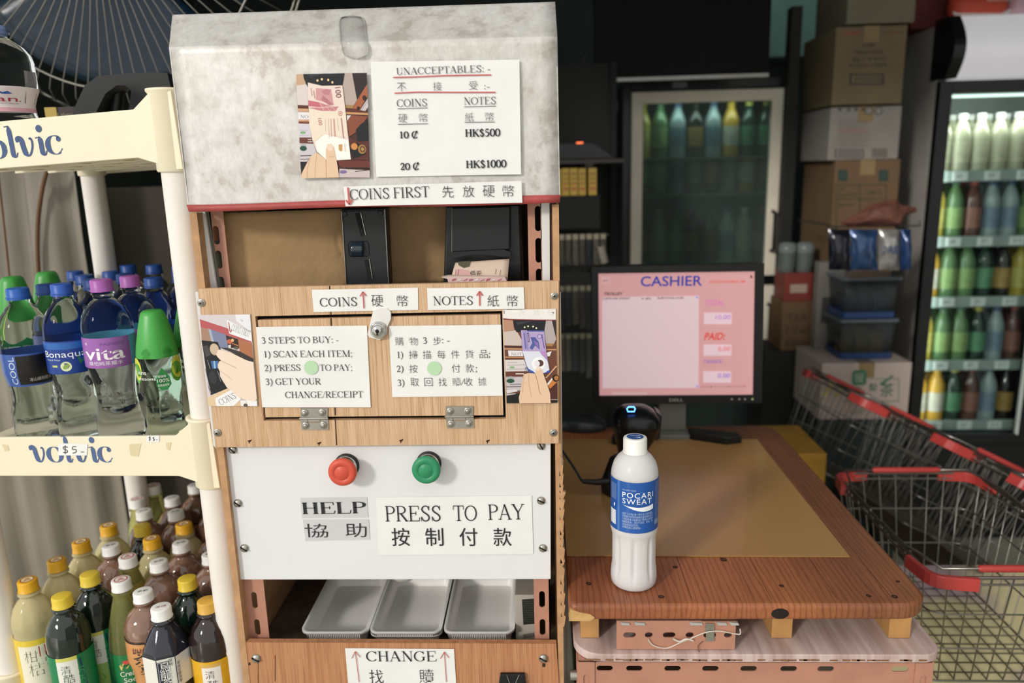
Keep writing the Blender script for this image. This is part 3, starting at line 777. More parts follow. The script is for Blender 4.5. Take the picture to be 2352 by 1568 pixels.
# ---- white button panel
wp = bar(BF, [(517, 1022), (1265, 1014), (1265, 1330), (552, 1331)], 'button_panel', WHITE(), .005, bevel=.001)
for x, y, a in ((535, 1032, -45), (547, 1155, -40), (562, 1258, -35), (1243, 1023, -60), (1243, 1149, -25), (1247, 1258, -30)): fixing(BF, x, y, 10, K, 0, a)
for (x, y, colr, nm) in ((797, 1068, 'd2543f', 'red'), (985, 1063, '2f8f62', 'green')):
    o = BF.px(x, y); fr = (BF.u, BF.v, BF.n)
    bt = B(); bt.lathe([(.0178, 0), (.0178, .004), (.017, .005), (.0150, .005)], 36, o, frame=fr)
    ring = bt.build('push_button', mat('button_collar', '2a2b2a', rough=.5), K, label=nm+' mushroom push button on the white panel')
    bt = B(); bt.lathe([(.0158, .004), (.0158, .012), (.0145, .013), (.0145, .014)], 48, o, frame=fr, mod=lambda a, h: 1+.01*(int(a*48/pi) % 2)); bt.build('knurled_ring', CHROME(), ring)
    bt = B(); bt.lathe([(.011, .012), (.011, .019), (.0175, .02), (.0197, .0225), (.0199, .0255), (.0188, .0285), (.016, .0298), (.0105, .0302), (.0103, .0296), (.0099, .0302), (.0003, .0304)], 48, o, frame=fr)
    bt.build('button_head', mat(nm+'_button', colr, rough=.42, var=.03), ring)
# ---- lower opening
P = front(1.012); vang(P, 560, 612, 1325, 1480, [1378, 1440], .0135, .52, side=-1)
P = front(1.012); vang(P, 1227, 1264, 1325, 1480, [1376, 1440], .0135, .5, side=1)
b = B(); b.box2((KX0+.01, 1.0, .70), (KX1-.01, 1.245, .709)); b.build('tray_shelf', mat('dirty_board', '6b5a48', rough=.8, var=.3, scale=20), K)
cp = bar(LF, [(565, 1475), (1278, 1478), (1290, 1700), (590, 1700)], 'change_panel', plywood('red_plywood', 'c9936c', 'b07850'), .01)
for x, y, a in ((589, 1511, -30), (1248, 1511, -30)): fixing(LF, x, y, 11, K, 0, a)
b = B()
for x, y, w, h in ((573, 1524, 4, 6), (632, 1534, 1.2, 60), (593, 1540, 1, 60), (1249, 1527, 7, 8)): b.prism([front(.9918).px(*p) for p in ((x-w/2, y-h/2), (x+w/2, y-h/2), (x+w/2, y+h/2), (x-w/2, y+h/2))], (0, -.0002, 0))
b.build('crack', mat('saw_mark'), cp)
bar(front(.996), [(448, 670), (455, 670), (497, 1030), (490, 1022)], 'side_strip', mat('white_bar'), .003)
# ---- paper notices
def notice(P, quad, lab, seed, c=.0016, m=None):
    return sheet(P, quad, 'notice', K, c=c, label=lab, seed=seed, m=m)
def ink(par, bm, name='lettering', m=None): return bm.build(name, m or PRINT(), par)
RED = 'c4615c'
n1 = notice(HF, [(853, 143), (1193, 138), (1197, 400), (866, 406)], 'white notice of unacceptable coins and notes taped on the hood', 2, c=.0046)
b = B(); c = .0060
line_on(HF, b, (913, 173.5), (1127, 166.5), 16, 'UNACCEPTABLES: -', c=c)
penline(HF, b, [(905, 179), (950, 178), (1020, 175), (1129, 173)], 2.6, RED, c); penline(HF, b, [(908, 215), (960, 212.5), (1050, 213), (1139, 213)], 2.6, RED, c)
for ch, x, y in (('不', 924, 201), ('接', 1006, 199), ('受', 1088, 197)): cjk_on(HF, b, ch, x, y, 21, c=c, thin=-.013)
line_on(HF, b, (1112, 206), (1126, 206), 14, ':-', c=c)
line_on(HF, b, (914, 246.5), (983, 244.5), 17, 'COINS', c=c); line_on(HF, b, (1067, 241.5), (1140, 240), 17, 'NOTES', c=c)
penline(HF, b, [(915, 250.5), (984, 248.5)], 1.2, INK, c); penline(HF, b, [(1067, 246), (1140, 244.5)], 1.2, INK, c)
for ch, x, y in (('硬', 927, 272.5), ('幣', 974, 271), ('紙', 1079, 269.5), ('幣', 1125, 268.5)): cjk_on(HF, b, ch, x, y, 21, c=c, thin=-.013)
penline(HF, b, [(916, 286), (985, 284.5)], 1.2, INK, c); penline(HF, b, [(1068, 281.5), (1137, 280.5)], 1.2, INK, c)
kb = dict(c=c, bold=1.7, hair=.06)
def cent(x, y, h):
    line_on(HF, b, (x, y), (x+13, y), h, 'C', **kb); penline(HF, b, [(x+4, y+1), (x+11, y-h-2)], 2.2, INK, c)
line_on(HF, b, (919, 318), (940, 318), 15.5, '10', **kb); cent(948, 318, 16)
line_on(HF, b, (1070, 314.5), (1149, 313), 17, 'HK$500', **kb)
line_on(HF, b, (922, 390), (943, 390), 15.5, '20', **kb); cent(951, 390, 16)
line_on(HF, b, (1072, 386), (1163, 384), 17, 'HK$1000', **kb)
ink(n1, b)
n2 = notice(HF, [(791, 428), (1198, 415), (1200, 465), (796, 473)], 'white COINS FIRST strip with a red arrow on the hood edge', 3, c=.0056)
b = B(); c = .0070
line_on(HF, b, (808, 458.5), (988, 451.5), 24, 'COINS FIRST', c=c)
for ch, x, y in (('先', 1030, 440), ('放', 1077, 439), ('硬', 1123, 438.5), ('幣', 1168, 438)): cjk_on(HF, b, ch, x, y, 28, c=c, thin=-.011)
red_arrow(HF, b, (802, 430), (806, 469), 10, 4, c=.0072)
for p in b.v[-14:]: pass
ink(n2, b)
n3 = notice(WF, [(717, 665), (960, 660), (961, 711), (721, 716)], 'white COINS strip with red up arrow on the wood panel', 4)
b = B(); c = .0026
line_on(WF, b, (737, 703.5), (822, 701.5), 20, 'COINS', c=c)
red_arrow(WF, b, (837, 707), (834.5, 669), 9, 2.6); cjk_on(WF, b, '硬', 867, 690, 28, c=c, thin=-.011); cjk_on(WF, b, '幣', 925, 690, 27, c=c, thin=-.011)
ink(n3, b)
n4 = notice(WF, [(981, 661), (1203, 659), (1205, 709), (983, 711)], 'white NOTES strip with red up arrow on the wood panel', 5)
b = B()
line_on(WF, b, (996, 700), (1087, 699), 20, 'NOTES', c=c)
red_arrow(WF, b, (1102, 701), (1102, 668), 9, 3); cjk_on(WF, b, '紙', 1133, 690, 28, c=c, thin=-.011); cjk_on(WF, b, '幣', 1177, 690, 27, c=c, thin=-.011)
ink(n4, b)
HA = front(.9905)
n5 = notice(HA, [(589, 750), (843, 747), (852, 934.5), (603, 934.5)], 'English notice of three steps to buy on the hatch', 6)
b = B()
for t_, bl, br in (('3 STEPS TO BUY: -', (603, 788), (779, 786)), ('1) SCAN EACH ITEM;', (607, 819.6), (811, 818)), ('2) PRESS', (609.6, 851.5), (692, 850)),
                   ('TO PAY;', (736.4, 850.5), (811, 850)), ('3) GET YOUR', (612, 882.6), (738, 881.6)), ('CHANGE/RECEIPT', (657, 912.7), (835, 911.5))):
    line_on(HA, b, bl, br, 14.5, t_, c=c)
a_, b_ = HA.uv(715.5, 843); disc(b, pl(HA), a_, b_, .0097, .0097, 'b9dcb4', c, 32)
ink(n5, b)
n6 = notice(HA, [(893.7, 748), (1151, 745), (1154.6, 908), (901.6, 911)], 'Chinese notice of three steps to buy on the hatch', 7)
b = B(); g = dict(c=c, thin=-.013)
for s_, y, sz in ((((('購', 918), ('物', 950.6), ('步', 1004.6))), 782, 20), ((('掃', 949.3), ('描', 981), ('每', 1014), ('件', 1046), ('貨', 1078.6), ('品', 1111)), 813, 20),
                  ((('按', 950), ('付', 1047.5), ('款', 1079)), 845, 20), ((('取', 953), ('回', 984.5), ('找', 1017), ('贖', 1049), ('收', 1076), ('據', 1108)), 876, 20)):
    for ch, x in s_: cjk_on(HA, b, ch, x, y+(1000-x)*.009, sz, **g)
for t_, bl, br in (('3', (972, 788), (982, 788)), (': -', (1015, 787), (1034, 787)), ('1)', (912, 821), (927, 821)), (';', (1122, 819), (1128, 819)), ('2)', (912, 853), (928, 853)), (';', (1092, 852), (1098, 852)),
                   ('3)', (914, 884.7), (930, 884.7)), ('/', (1060, 883), (1067, 883))):
    line_on(HA, b, bl, br, 14.5, t_, c=c)
a_, b_ = HA.uv(998, 844.6); disc(b, pl(HA), a_, b_, .0097, .0097, 'b9dcb4', c, 32)
ink(n6, b)
FILM = mat('tape_film', 'cfcfd0', rough=.25, var=.01)
n7 = sheet(BF, [(690, 1143), (843, 1141), (846, 1187), (694, 1189)], 'notice', K, c=.001, m=FILM, label='clear taped HELP label below the red button', thick=.0002)
b = B(); c = .0018
line_on(BF, b, (696, 1179), (840, 1177), 26, 'HELP', c=c, hair=.05, stem=.2); ink(n7, b)
n8 = sheet(BF, [(696, 1193), (847, 1192), (850, 1238), (702, 1241)], 'notice', K, c=.001, m=FILM, label='clear taped Chinese help label below the HELP label', thick=.0002)
b = B(); cjk_on(BF, b, '協', 727, 1217, 56, c=c, thin=-.006, sy=33); cjk_on(BF, b, '助', 818, 1216, 52, c=c, thin=-.006, sy=34); ink(n8, b)
n9 = notice(BF, [(864, 1141), (1221, 1137), (1225, 1271), (870, 1273)], 'large white PRESS TO PAY notice below the green button', 8)
b = B(); c = .0026
for t_, bl, br in (('PRESS', (886.5, 1195.5), (1014, 1194.5)), ('TO', (1043, 1194.3), (1096, 1194)), ('PAY', (1122, 1192), (1204, 1190.5))): line_on(BF, b, bl, br, 35, t_, c=c, hair=.05, stem=.11)
for ch, x in (('按', 920.6), ('制', 998), ('付', 1076), ('款', 1154)): cjk_on(BF, b, ch, x, 1231, 44, c=c, thin=-.0)
ink(n9, b)
n10 = notice(LF, [(793, 1487), (1043, 1489), (1050, 1600), (803, 1600)], 'white CHANGE notice with two thin arrows on the lowest board', 9)
b = B(); line_on(LF, b, (843, 1516), (1003, 1516), 23, 'CHANGE', c=c)
cjk_on(LF, b, '找', 865, 1551, 34, c=c, thin=-.011); cjk_on(LF, b, '贖', 980, 1550, 34, c=c, thin=-.011)
red_arrow(LF, b, (826, 1563), (817, 1493), 13, 1.6, 'b5604a'); red_arrow(LF, b, (1026, 1563), (1021, 1494), 13, 1.6, 'b5604a'); ink(n10, b)

# ---- instruction photographs (flat prints)
def photo(P, quad, lab, shapes, f, base, seed=1):
    c0 = .0045 if P is HF else .0014
    s = sheet(P, quad, 'photo_print', K, c=c0, label=lab, m=mat('photo_white', 'e6e0da', rough=.3), wob=0)
    b = B(); lay = [c0+.0006]
    def nx(): lay[0] += .000025; return lay[0]
    for sh in shapes:
        k = sh[0]
        if k == 'p': polypx(P, b, sh[1], sh[2], nx(), f)
        elif k == 'd':
            a = P.uv(*f(sh[1])); r = P.uv(*f((sh[1][0]+sh[2], sh[1][1]))); d = math.hypot(r[0]-a[0], r[1]-a[1]); disc(b, pl(P), a[0], a[1], d, d*sh[3], sh[4], nx(), 20)
        elif k == 'l': penline(P, b, [f(p) for p in sh[1]], sh[2], sh[3], nx())
        elif k == 't':
            a = P.uv(*f(sh[2])); r = P.uv(*f((sh[2][0]+sh[3], sh[2][1]))); h = math.hypot(r[0]-a[0], r[1]-a[1])
            sans(b, pl(P), sh[1], a[0], a[1], h, sh[4], nx(), ang=R_(sh[5]), shear=sh[6] if len(sh) > 6 else 0)
        elif k == 's': line_on(P, b, f(sh[2]), f(sh[3]), sh[4], sh[1], col=sh[5], c=nx())
        elif k == 'c': cjk_on(P, b, sh[1], *f(sh[2]), sh[3], col=sh[4], c=nx(), thin=-.03)
    b.build('picture', GLOSSPRINT(), s)
fA = lambda p: (670+p[0]/5.6, 150+p[1]/5.6)
A = [('p', [(75, 125), (975, 105), (1020, 1440), (140, 1450)], '4a2a22'),
     ('p', [(75, 125), (165, 120), (200, 255), (80, 265)], 'c9a583'), ('p', [(80, 265), (230, 245), (235, 520), (92, 520)], 'ddd1cd'),
     ('p', [(697, 108), (790, 108), (852, 450), (815, 515), (700, 515), (665, 268)], 'b8a79d'), ('p', [(702, 512), (815, 515), (798, 556), (704, 552)], 'a8804f'),
     ('p', [(790, 108), (975, 105), (985, 245), (852, 450)], '2b211f'), ('p', [(165, 118), (697, 108), (670, 268), (410, 272), (228, 232), (220, 285), (170, 170)], '17191d'),
     ('p', [(215, 128), (420, 112), (260, 160)], '2c3136'),
     ('d', (347, 201), 13, 1.1, 'ffd9a0'), ('d', (403, 185), 13, 1.1, 'ffd9a0'), ('d', (485, 195), 13, 1.1, 'ffd9a0'), ('d', (538, 225), 13, 1.1, 'ffd9a0'),
     ('p', [(980, 250), (988, 400), (890, 570), (800, 560), (855, 450)], 'a8603c'), ('d', (948, 425), 26, 1.3, '3a231c'), ('d', (872, 553), 22, .9, '2a1d1a'),
     ('p', [(990, 430), (998, 540), (945, 606), (885, 590)], 'c9c0c2'), ('l', [(985, 470), (900, 590)], .8, '8a7a78'),
     ('p', [(92, 515), (232, 520), (233, 560), (95, 556)], '5a2f22'), ('p', [(95, 558), (233, 562), (233, 602), (98, 600)], 'd2a27c'),
     ('p', [(705, 560), (800, 560), (992, 600), (995, 618), (708, 603)], '5f2f24'), ('p', [(708, 603), (995, 618), (995, 643), (712, 632)], 'c89468'),
     ('p', [(98, 603), (240, 606), (242, 702), (103, 700)], 'e8e4e6'), ('s', 'NO', (133, 680), (232, 684), 6.5, '3a3a3e'),
     ('p', [(103, 700), (243, 706), (243, 725), (105, 724)], 'd2a27c'), ('p', [(105, 724), (243, 725), (245, 756), (108, 752)], '7a3f2e'),
     ('p', [(108, 752), (245, 756), (272, 930), (116, 930)], 'd6d0d8'), ('d', (163, 868), 37, .45, '7fb07a'), ('l', [(115, 838), (225, 840)], 1.2, 'b8b2bc'), ('l', [(115, 900), (235, 903)], 1.2, 'b8b2bc'),
     ('p', [(116, 930), (272, 930), (300, 1010), (120, 1005)], '6a3a2c'), ('l', [(225, 955), (275, 955)], 1.5, 'cfc8c4'), ('l', [(225, 985), (285, 985)], 1.5, 'cfc8c4'),
     ('p', [(120, 1005), (300, 1010), (335, 1120), (250, 1190), (215, 1240), (130, 1240)], 'cdc7cc'), ('d', (170, 1030), 38, .5, 'aab0ac'), ('d', (168, 1070), 45, .7, '1e4a38'),
     ('l', [(130, 1165), (270, 1160)], 2.5, '5a4a4a'), ('l', [(130, 1210), (240, 1205)], 2, '7a6a6a'),
     ('p', [(130, 1240), (218, 1240), (145, 1400), (140, 1400)], '1a1b1e'),
     ('p', [(728, 712), (722, 645), (778, 648), (745, 725)], 'ddd6d4'), ('p', [(780, 645), (995, 660), (860, 850), (755, 920), (725, 725)], '8a4b34'),
     ('p', [(990, 700), (1003, 980), (860, 985), (840, 830), (900, 760)], '17181a'), ('p', [(750, 925), (860, 985), (1003, 980), (1010, 1220), (785, 1210)], '5a2a22'),
     ('p', [(785, 1000), (850, 1000), (975, 1040), (965, 1150), (800, 1205), (770, 1100)], '151515'), ('d', (820, 1045), 42, 1, 'd08b4a'), ('d', (920, 1080), 52, 1.1, 'a87c42'), ('d', (925, 1080), 36, 1.1, '5f3f20'), ('d', (925, 1080), 20, 1.1, 'b08a55'),
     ('p', [(600, 1222), (1013, 1225), (1016, 1318), (690, 1318), (640, 1300)], '6b3226'), ('l', [(700, 1322), (1015, 1322)], 2.5, '1a1414'),
     ('p', [(630, 1330), (1018, 1350), (1020, 1440), (625, 1440)], 'cdbcbc'), ('d', (680, 1370), 48, .45, '7a6c9c'), ('l', [(830, 1365), (1010, 1345)], 1.6, '4a3430'),
     ('p', [(228, 228), (410, 270), (668, 265), (700, 520), (730, 800), (778, 1212), (595, 1222), (460, 1215), (340, 1110), (285, 960), (245, 760)], 'ecd9cd'),
     ('p', [(330, 300), (525, 312), (540, 400), (560, 520), (400, 470), (330, 450)], 'cf9a9c'), ('p', [(420, 390), (560, 515), (500, 520), (400, 450)], 'b87880'), ('p', [(400, 340), (470, 310), (520, 330), (500, 390), (430, 380)], 'bf8488'),
     ('p', [(232, 455), (370, 480), (400, 545), (235, 530)], 'c86f78'), ('p', [(370, 480), (500, 525), (620, 532), (580, 592), (400, 590), (240, 552), (400, 545)], 'c98388'),
     ('l', [(235, 535), (400, 548), (620, 530)], 1, 'f0dcd8'), ('l', [(380, 490), (430, 580), (460, 530), (510, 588), (540, 535), (575, 585)], .9, 'ecd4d0'),
     ('p', [(240, 560), (400, 592), (580, 595), (712, 620), (740, 930), (560, 900), (440, 880), (320, 980), (285, 960), (245, 760)], 'eee0cb'),
     ('p', [(440, 885), (640, 940), (745, 960), (776, 1208), (597, 1220), (460, 1213), (345, 1110), (325, 985)], 'f8f5ee'),
     ('p', [(620, 1020), (668, 1015), (670, 1100), (645, 1110), (625, 1090)], 'c79a58'), ('l', [(700, 1010), (705, 1110)], 2.5, 'e0c8a8'),
     ('d', (643, 625), 28, 1, 'b0525c'), ('d', (643, 625), 21, 1, 'eee0cb'), ('d', (643, 625), 10, 1, 'b0525c'),
     ('t', '100', (572, 292), 72, '7a3344', -86), ('t', '100', (355, 688), 48, 'b0525c', -84),
     ('l', [(520, 690), (530, 920)], 2.2, 'd9b0a8'), ('l', [(560, 690), (575, 915)], 3, 'cf9b98'), ('l', [(490, 690), (500, 930)], 1.2, 'dcc0b4'), ('l', [(450, 690), (455, 860)], .8, 'dcc0b4'), ('l', [(655, 680), (685, 940)], 2, 'a8707a'), ('l', [(605, 680), (620, 840)], .8, 'dcc0b4'),
     ('l', [(300, 330), (318, 430)], 1.2, 'a8707a'), ('l', [(268, 300), (280, 400)], 1, 'b8848a'),
     ('p', [(140, 1450), (150, 1390), (220, 1250), (260, 1180), (340, 1120), (400, 1165), (460, 1215), (458, 1090), (480, 1020), (520, 1008), (560, 1050), (590, 1200), (610, 1300), (628, 1440)], 'e6c5a6'),
     ('p', [(475, 1035), (520, 1012), (550, 1050), (545, 1090), (505, 1105), (478, 1085)], 'f0d6c0'),
     ('l', [(460, 1215), (465, 1300), (465, 1440)], 1.2, 'b98b6c'), ('l', [(345, 1130), (325, 1290), (320, 1445)], 1, 'c79c7c'), ('l', [(260, 1190), (225, 1320), (218, 1445)], 1, 'c79c7c'), ('l', [(490, 1180), (570, 1170)], .7, 'cda585')]
photo(HF, [(683, 172), (845, 168), (852, 407), (695, 409)], 'colour photo of a hand feeding a red hundred note on the hood', A, fA, None)
fC = lambda p: (1140+p[0]/6.275, 690+p[1]/6.275)
Cc_ = [('p', [(97, 130), (857, 117), (880, 1462), (148, 1472)], '6b4030'), ('p', [(97, 130), (857, 117), (860, 275), (100, 258)], 'ece8e4'),
      ('c', '先', (372, 160), 14, '8a8683'), ('c', '放', (580, 165), 15, '8a8683'), ('c', '硬', (790, 172), 15, '8a8683'), ('l', [(112, 140), (115, 185)], 1.6, '3a3636'),
      ('p', [(104, 272), (245, 280), (262, 420), (108, 446)], 'b98c72'), ('p', [(108, 446), (290, 420), (365, 560), (368, 645), (115, 640)], 'cdbdb4'),
      ('p', [(715, 283), (800, 283), (862, 550), (832, 615), (715, 612), (690, 440)], 'b3a6a4'), ('p', [(800, 283), (858, 283), (861, 545)], '2b2422'), ('p', [(713, 612), (832, 615), (805, 655), (718, 647)], 'a87a4c'),
      ('p', [(240, 280), (716, 280), (690, 442), (355, 442), (350, 452), (292, 450), (255, 390)], '14161a'), ('p', [(290, 300), (520, 292), (300, 350)], '33373c'),
      ('d', (409, 380), 12, 1, 'f4f0c8'), ('d', (458, 365), 12, 1, 'f4f0c8'), ('d', (530, 370), 12, 1, 'f4f0c8'), ('d', (577, 392), 12, 1, 'f4f0c8'), ('l', [(100, 256), (220, 268), (500, 274), (860, 277)], 2, '8f2f38'),
      ('p', [(115, 645), (368, 648), (372, 676), (118, 672)], '4a2a20'), ('p', [(118, 678), (370, 682), (374, 704), (120, 698)], 'c99468'), ('p', [(722, 690), (868, 692), (870, 712), (725, 708)], 'c99468'),
      ('p', [(168, 713), (375, 716), (390, 797), (180, 795)], 'e8e2e4'), ('s', 'NOT', (215, 782), (370, 782), 6, '3a3a3e'), ('p', [(720, 746), (797, 722), (770, 797), (737, 797)], 'e4dede'),
      ('p', [(120, 800), (392, 803), (396, 822), (122, 818)], 'c08a60'), ('p', [(125, 848), (402, 845), (458, 1010), (135, 1016)], 'd8d1d0'), ('d', (228, 955), 38, .42, '7fb07a'),
      ('l', [(165, 888), (310, 885)], 1.6, 'b0aaab'), ('l', [(160, 925), (430, 918)], 2, 'b8b2b3'), ('l', [(150, 985), (440, 975)], 2, 'b0aaab'),
      ('p', [(135, 1018), (400, 1025), (420, 1090), (140, 1090)], '6a3a2c'), ('l', [(280, 1048), (400, 1048)], 2.5, 'd8d2cc'), ('p', [(140, 1090), (380, 1090), (372, 1250), (345, 1290), (145, 1270)], 'c3bcc0'),
      ('d', (208, 1110), 55, .5, 'a8aba6'), ('d', (205, 1150), 58, .55, '1e4a38'), ('l', [(200, 1200), (360, 1195)], 1.6, '6a6266'), ('l', [(145, 1235), (360, 1230)], 1.8, '6a6266'),
      ('p', [(145, 1275), (290, 1270), (310, 1300), (150, 1330)], 'd8d0d2'), ('p', [(146, 1335), (280, 1325), (285, 1345), (148, 1360)], 'bfb4b4'), ('p', [(148, 1362), (340, 1325), (340, 1468), (148, 1470)], '141416'),
      ('p', [(730, 1190), (800, 1105), (815, 1125), (745, 1215)], 'e4dcd4'), ('p', [(745, 1215), (858, 1070), (878, 1095), (880, 1160), (775, 1262)], 'c87a3a'), ('d', (855, 1110), 48, 1.1, '151515'), ('d', (865, 1108), 32, 1.1, 'b0723e'),
      ('l', [(715, 1105), (868, 935)], 3, 'd8a888'), ('l', [(720, 1090), (860, 925)], 1.4, 'a86a48'),
      ('p', [(770, 1265), (878, 1180), (880, 1462), (790, 1465)], '4c241f'), ('l', [(780, 1415), (880, 1418)], 1.4, 'b0a8a0'), ('p', [(785, 1430), (879, 1430), (879, 1462), (788, 1463)], '141416'),
      ('p', [(355, 420), (688, 420), (700, 560), (722, 740), (770, 1025), (600, 1045), (470, 1020), (420, 870), (378, 720)], 'b3a0cc'),
      ('p', [(385, 425), (430, 425), (470, 700), (410, 700)], '9a8cc0'), ('p', [(490, 520), (560, 520), (612, 590), (628, 700), (560, 640), (520, 700), (478, 680), (520, 600)], '4f5c9c'), ('p', [(540, 570), (600, 600), (612, 680), (560, 620)], '8a70b0'),
      ('p', [(440, 420), (690, 420), (688, 440), (445, 438)], '3b4a8c'), ('p', [(442, 455), (470, 455), (480, 590), (456, 590)], '3a3a5a'), ('p', [(449, 470), (462, 470), (472, 580), (460, 580)], 'b3a0cc'), ('d', (623, 510), 34, 1, '6a5a98'), ('d', (623, 510), 26, 1, 'c0b0d8'),
      ('l', [(655, 480), (690, 680)], 2, '6a5a98'), ('l', [(400, 460), (425, 680)], 2, '5f69a8'),
      ('p', [(380, 722), (620, 722), (645, 760), (720, 840), (745, 880), (770, 1020), (600, 1045), (470, 1020), (420, 870)], 'dcdfec'), ('p', [(640, 722), (716, 722), (722, 838), (650, 760)], 'b78cc4'),
      ('d', (608, 900), 98, 1, 'f4f4f6'), ('d', (630, 893), 52, .95, '5b3a34'), ('d', (585, 900), 42, 1.1, 'e8e4ec'), ('p', [(680, 1042), (770, 985), (775, 1028)], '3a4fa0'), ('p', [(440, 960), (470, 1025), (560, 1040), (540, 1015)], '3f539f'),
      ('t', '10', (448, 1000), 45, '1f2f6a', 72),
      ('p', [(335, 1470), (325, 1390), (350, 1280), (375, 1130), (395, 1050), (440, 1040), (470, 1035), (560, 1042), (575, 965), (590, 945), (615, 945), (660, 990), (690, 1080), (745, 1230), (775, 1330), (780, 1440), (787, 1466)], 'e5c3a6'),
      ('p', [(572, 962), (590, 947), (618, 950), (630, 985), (600, 1005), (576, 995)], 'efd6c2'),
      ('l', [(560, 1042), (600, 1180), (620, 1300), (640, 1340)], 1.3, 'a87c62'), ('l', [(470, 1040), (470, 1180), (490, 1300), (510, 1380)], 1, 'c09478'), ('l', [(405, 1060), (385, 1200), (375, 1330)], .9, 'c09478'), ('l', [(400, 1180), (440, 1165)], .6, 'cda585')]
photo(WF, [(1155, 713), (1277, 708), (1280, 923), (1163, 925)], 'colour photo of a hand feeding a purple ten note on the wood panel', Cc_, fC, None)
fB = lambda p: (440+p[0]/6.533, 700+p[1]/6.533)
Bb = [('p', [(118, 145), (885, 137), (998, 1508), (290, 1508), (262, 1500)], 'd8cfd2'), ('p', [(665, 142), (885, 139), (903, 400), (680, 235)], 'e9e9ee'), ('t', '3q', (745, 235), 28, '8a8490', -15),
      ('p', [(133, 210), (560, 350), (580, 425), (905, 540), (912, 562), (530, 452), (150, 340)], 'b95c5e'),
      ('p', [(535, 215), (905, 410), (912, 545), (575, 425)], 'efeff1'), ('s', 'COINS FIRST', (600, 375), (870, 480), 15, '7c7480'), ('l', [(565, 255), (590, 400)], 2, 'b04a50'), ('l', [(575, 370), (598, 405), (612, 370)], 2.4, 'b04a50'),
      ('p', [(150, 332), (258, 352), (305, 540), (162, 526)], 'a8866f'), ('p', [(258, 350), (300, 362), (345, 530), (310, 525)], 'a9aec4'), ('p', [(300, 362), (525, 440), (562, 640), (425, 632), (345, 540)], '7d85a3'),
      ('p', [(522, 450), (712, 508), (722, 640), (565, 640)], '3a221e'), ('d', (580, 545), 40, .9, 'c4654a'), ('d', (625, 525), 22, 1.1, 'e2b07a'), ('p', [(560, 600), (600, 590), (600, 650), (565, 640)], 'd8d4d0'), ('l', [(620, 570), (710, 605)], 2, 'd08a58'), ('d', (680, 640), 38, .6, '5c5a44'),
      ('p', [(705, 500), (912, 565), (938, 825), (732, 700)], 'b0714f'), ('p', [(430, 632), (565, 640), (732, 690), (938, 800), (940, 850), (820, 825), (600, 700)], '3a3232'),
      ('p', [(160, 525), (400, 550), (440, 640), (470, 830), (560, 1240), (300, 1345), (270, 1250), (190, 700)], '17191c'), ('p', [(180, 610), (250, 600), (300, 740), (230, 780)], '4a4444'), ('d', (330, 1080), 60, 1.6, '2a3032'),
      ('l', [(250, 820), (290, 950)], 1, '9aa0a4'), ('l', [(400, 985), (450, 1140)], .9, '9aa0a4'), ('l', [(215, 950), (300, 1320)], 1.2, 'b8b4b0'),
      ('d', (355, 660), 70, 1.28, 'c2ac90'), ('d', (352, 655), 58, 1.28, 'cdb99f'), ('p', [(300, 832), (410, 830), (412, 940), (325, 950)], '3f6ea8'), ('p', [(340, 832), (362, 832), (375, 945), (352, 947)], '9cc0e0'),
      ('p', [(255, 1378), (560, 1238), (650, 1300), (365, 1405), (395, 1508), (262, 1508)], 'e3c7a3'), ('p', [(365, 1395), (600, 1268), (760, 1400), (640, 1508), (385, 1508)], 'f2f1f0'), ('s', 'COINS', (455, 1500), (690, 1385), 14, '5a5460'),
      ('p', [(640, 1508), (745, 1420), (850, 1425), (860, 1508)], 'e0c09c'), ('p', [(745, 1420), (830, 1425), (820, 1508), (755, 1508)], 'eeecec'), ('p', [(830, 1420), (990, 1430), (996, 1508), (860, 1508)], 'efeff0'), ('d', (822, 1495), 32, .8, '5a5450'),
      ('p', [(375, 725), (390, 680), (430, 662), (480, 672), (600, 710), (720, 765), (830, 820), (937, 850), (992, 1400), (960, 1440), (830, 1420), (700, 1365), (620, 1290), (540, 1225), (480, 1130), (440, 1062), (436, 990), (408, 930), (404, 885), (425, 838), (455, 828), (400, 770)], 'f0dcc8'),
      ('l', [(455, 828), (560, 880), (690, 940)], 1.3, 'c9a489'), ('l', [(440, 985), (530, 1040), (620, 1115)], 1.1, 'd0ae94'), ('l', [(380, 722), (400, 685)], 1.6, 'd8ab95'), ('l', [(408, 930), (410, 880), (430, 845)], 1.2, 'd8a998')]
photo(WF, [(459, 723), (575, 721), (593, 931), (483, 932)], 'colour photo of a hand inserting a coin on the left of the wood panel', Bb, fB, None)

# ---- loose things at the kiosk
def note(pts, lab, dz, fold=False):
    b = B(); b.prism(pts, (0, 0, dz)); return b
NP = Plane(PY(1100, 625, 1.035), (1, 0, 0), (0, .35, 1))
t = thing('banknote', 'folded pink hundred note sticking out of the note acceptor', 'banknote', NP.px(1100, 648))
b = B(); qd = [NP.uv(*p) for p in ((1046, 603), (1170, 594), (1166, 642), (1036, 640))]
n = 8; vs = []
for j in range(n+1):
    for i in range(n+1):
        s, u = i/n, j/n; a = [(qd[0][d]*(1-s)+qd[1][d]*s)*(1-u)+(qd[3][d]*(1-s)+qd[2][d]*s)*u for d in (0, 1)]
        vs.append(NP.at(a[0], a[1], .002*sin(u*3)))
b.add(vs, [[j*(n+1)+i, (j+1)*(n+1)+i, (j+1)*(n+1)+i+1, j*(n+1)+i+1] for j in range(n) for i in range(n)], 'd9c3b0', True); b.build('note_face', PRINT(), t, solid=.0002)
b = B()
polypx(NP, b, [(1052, 602), (1080, 600), (1079, 612), (1066, 616), (1054, 610)], '4c4a34', .0026); polypx(NP, b, [(1050, 618), (1076, 622), (1090, 634), (1044, 636)], 'd2a4a2', .0026)
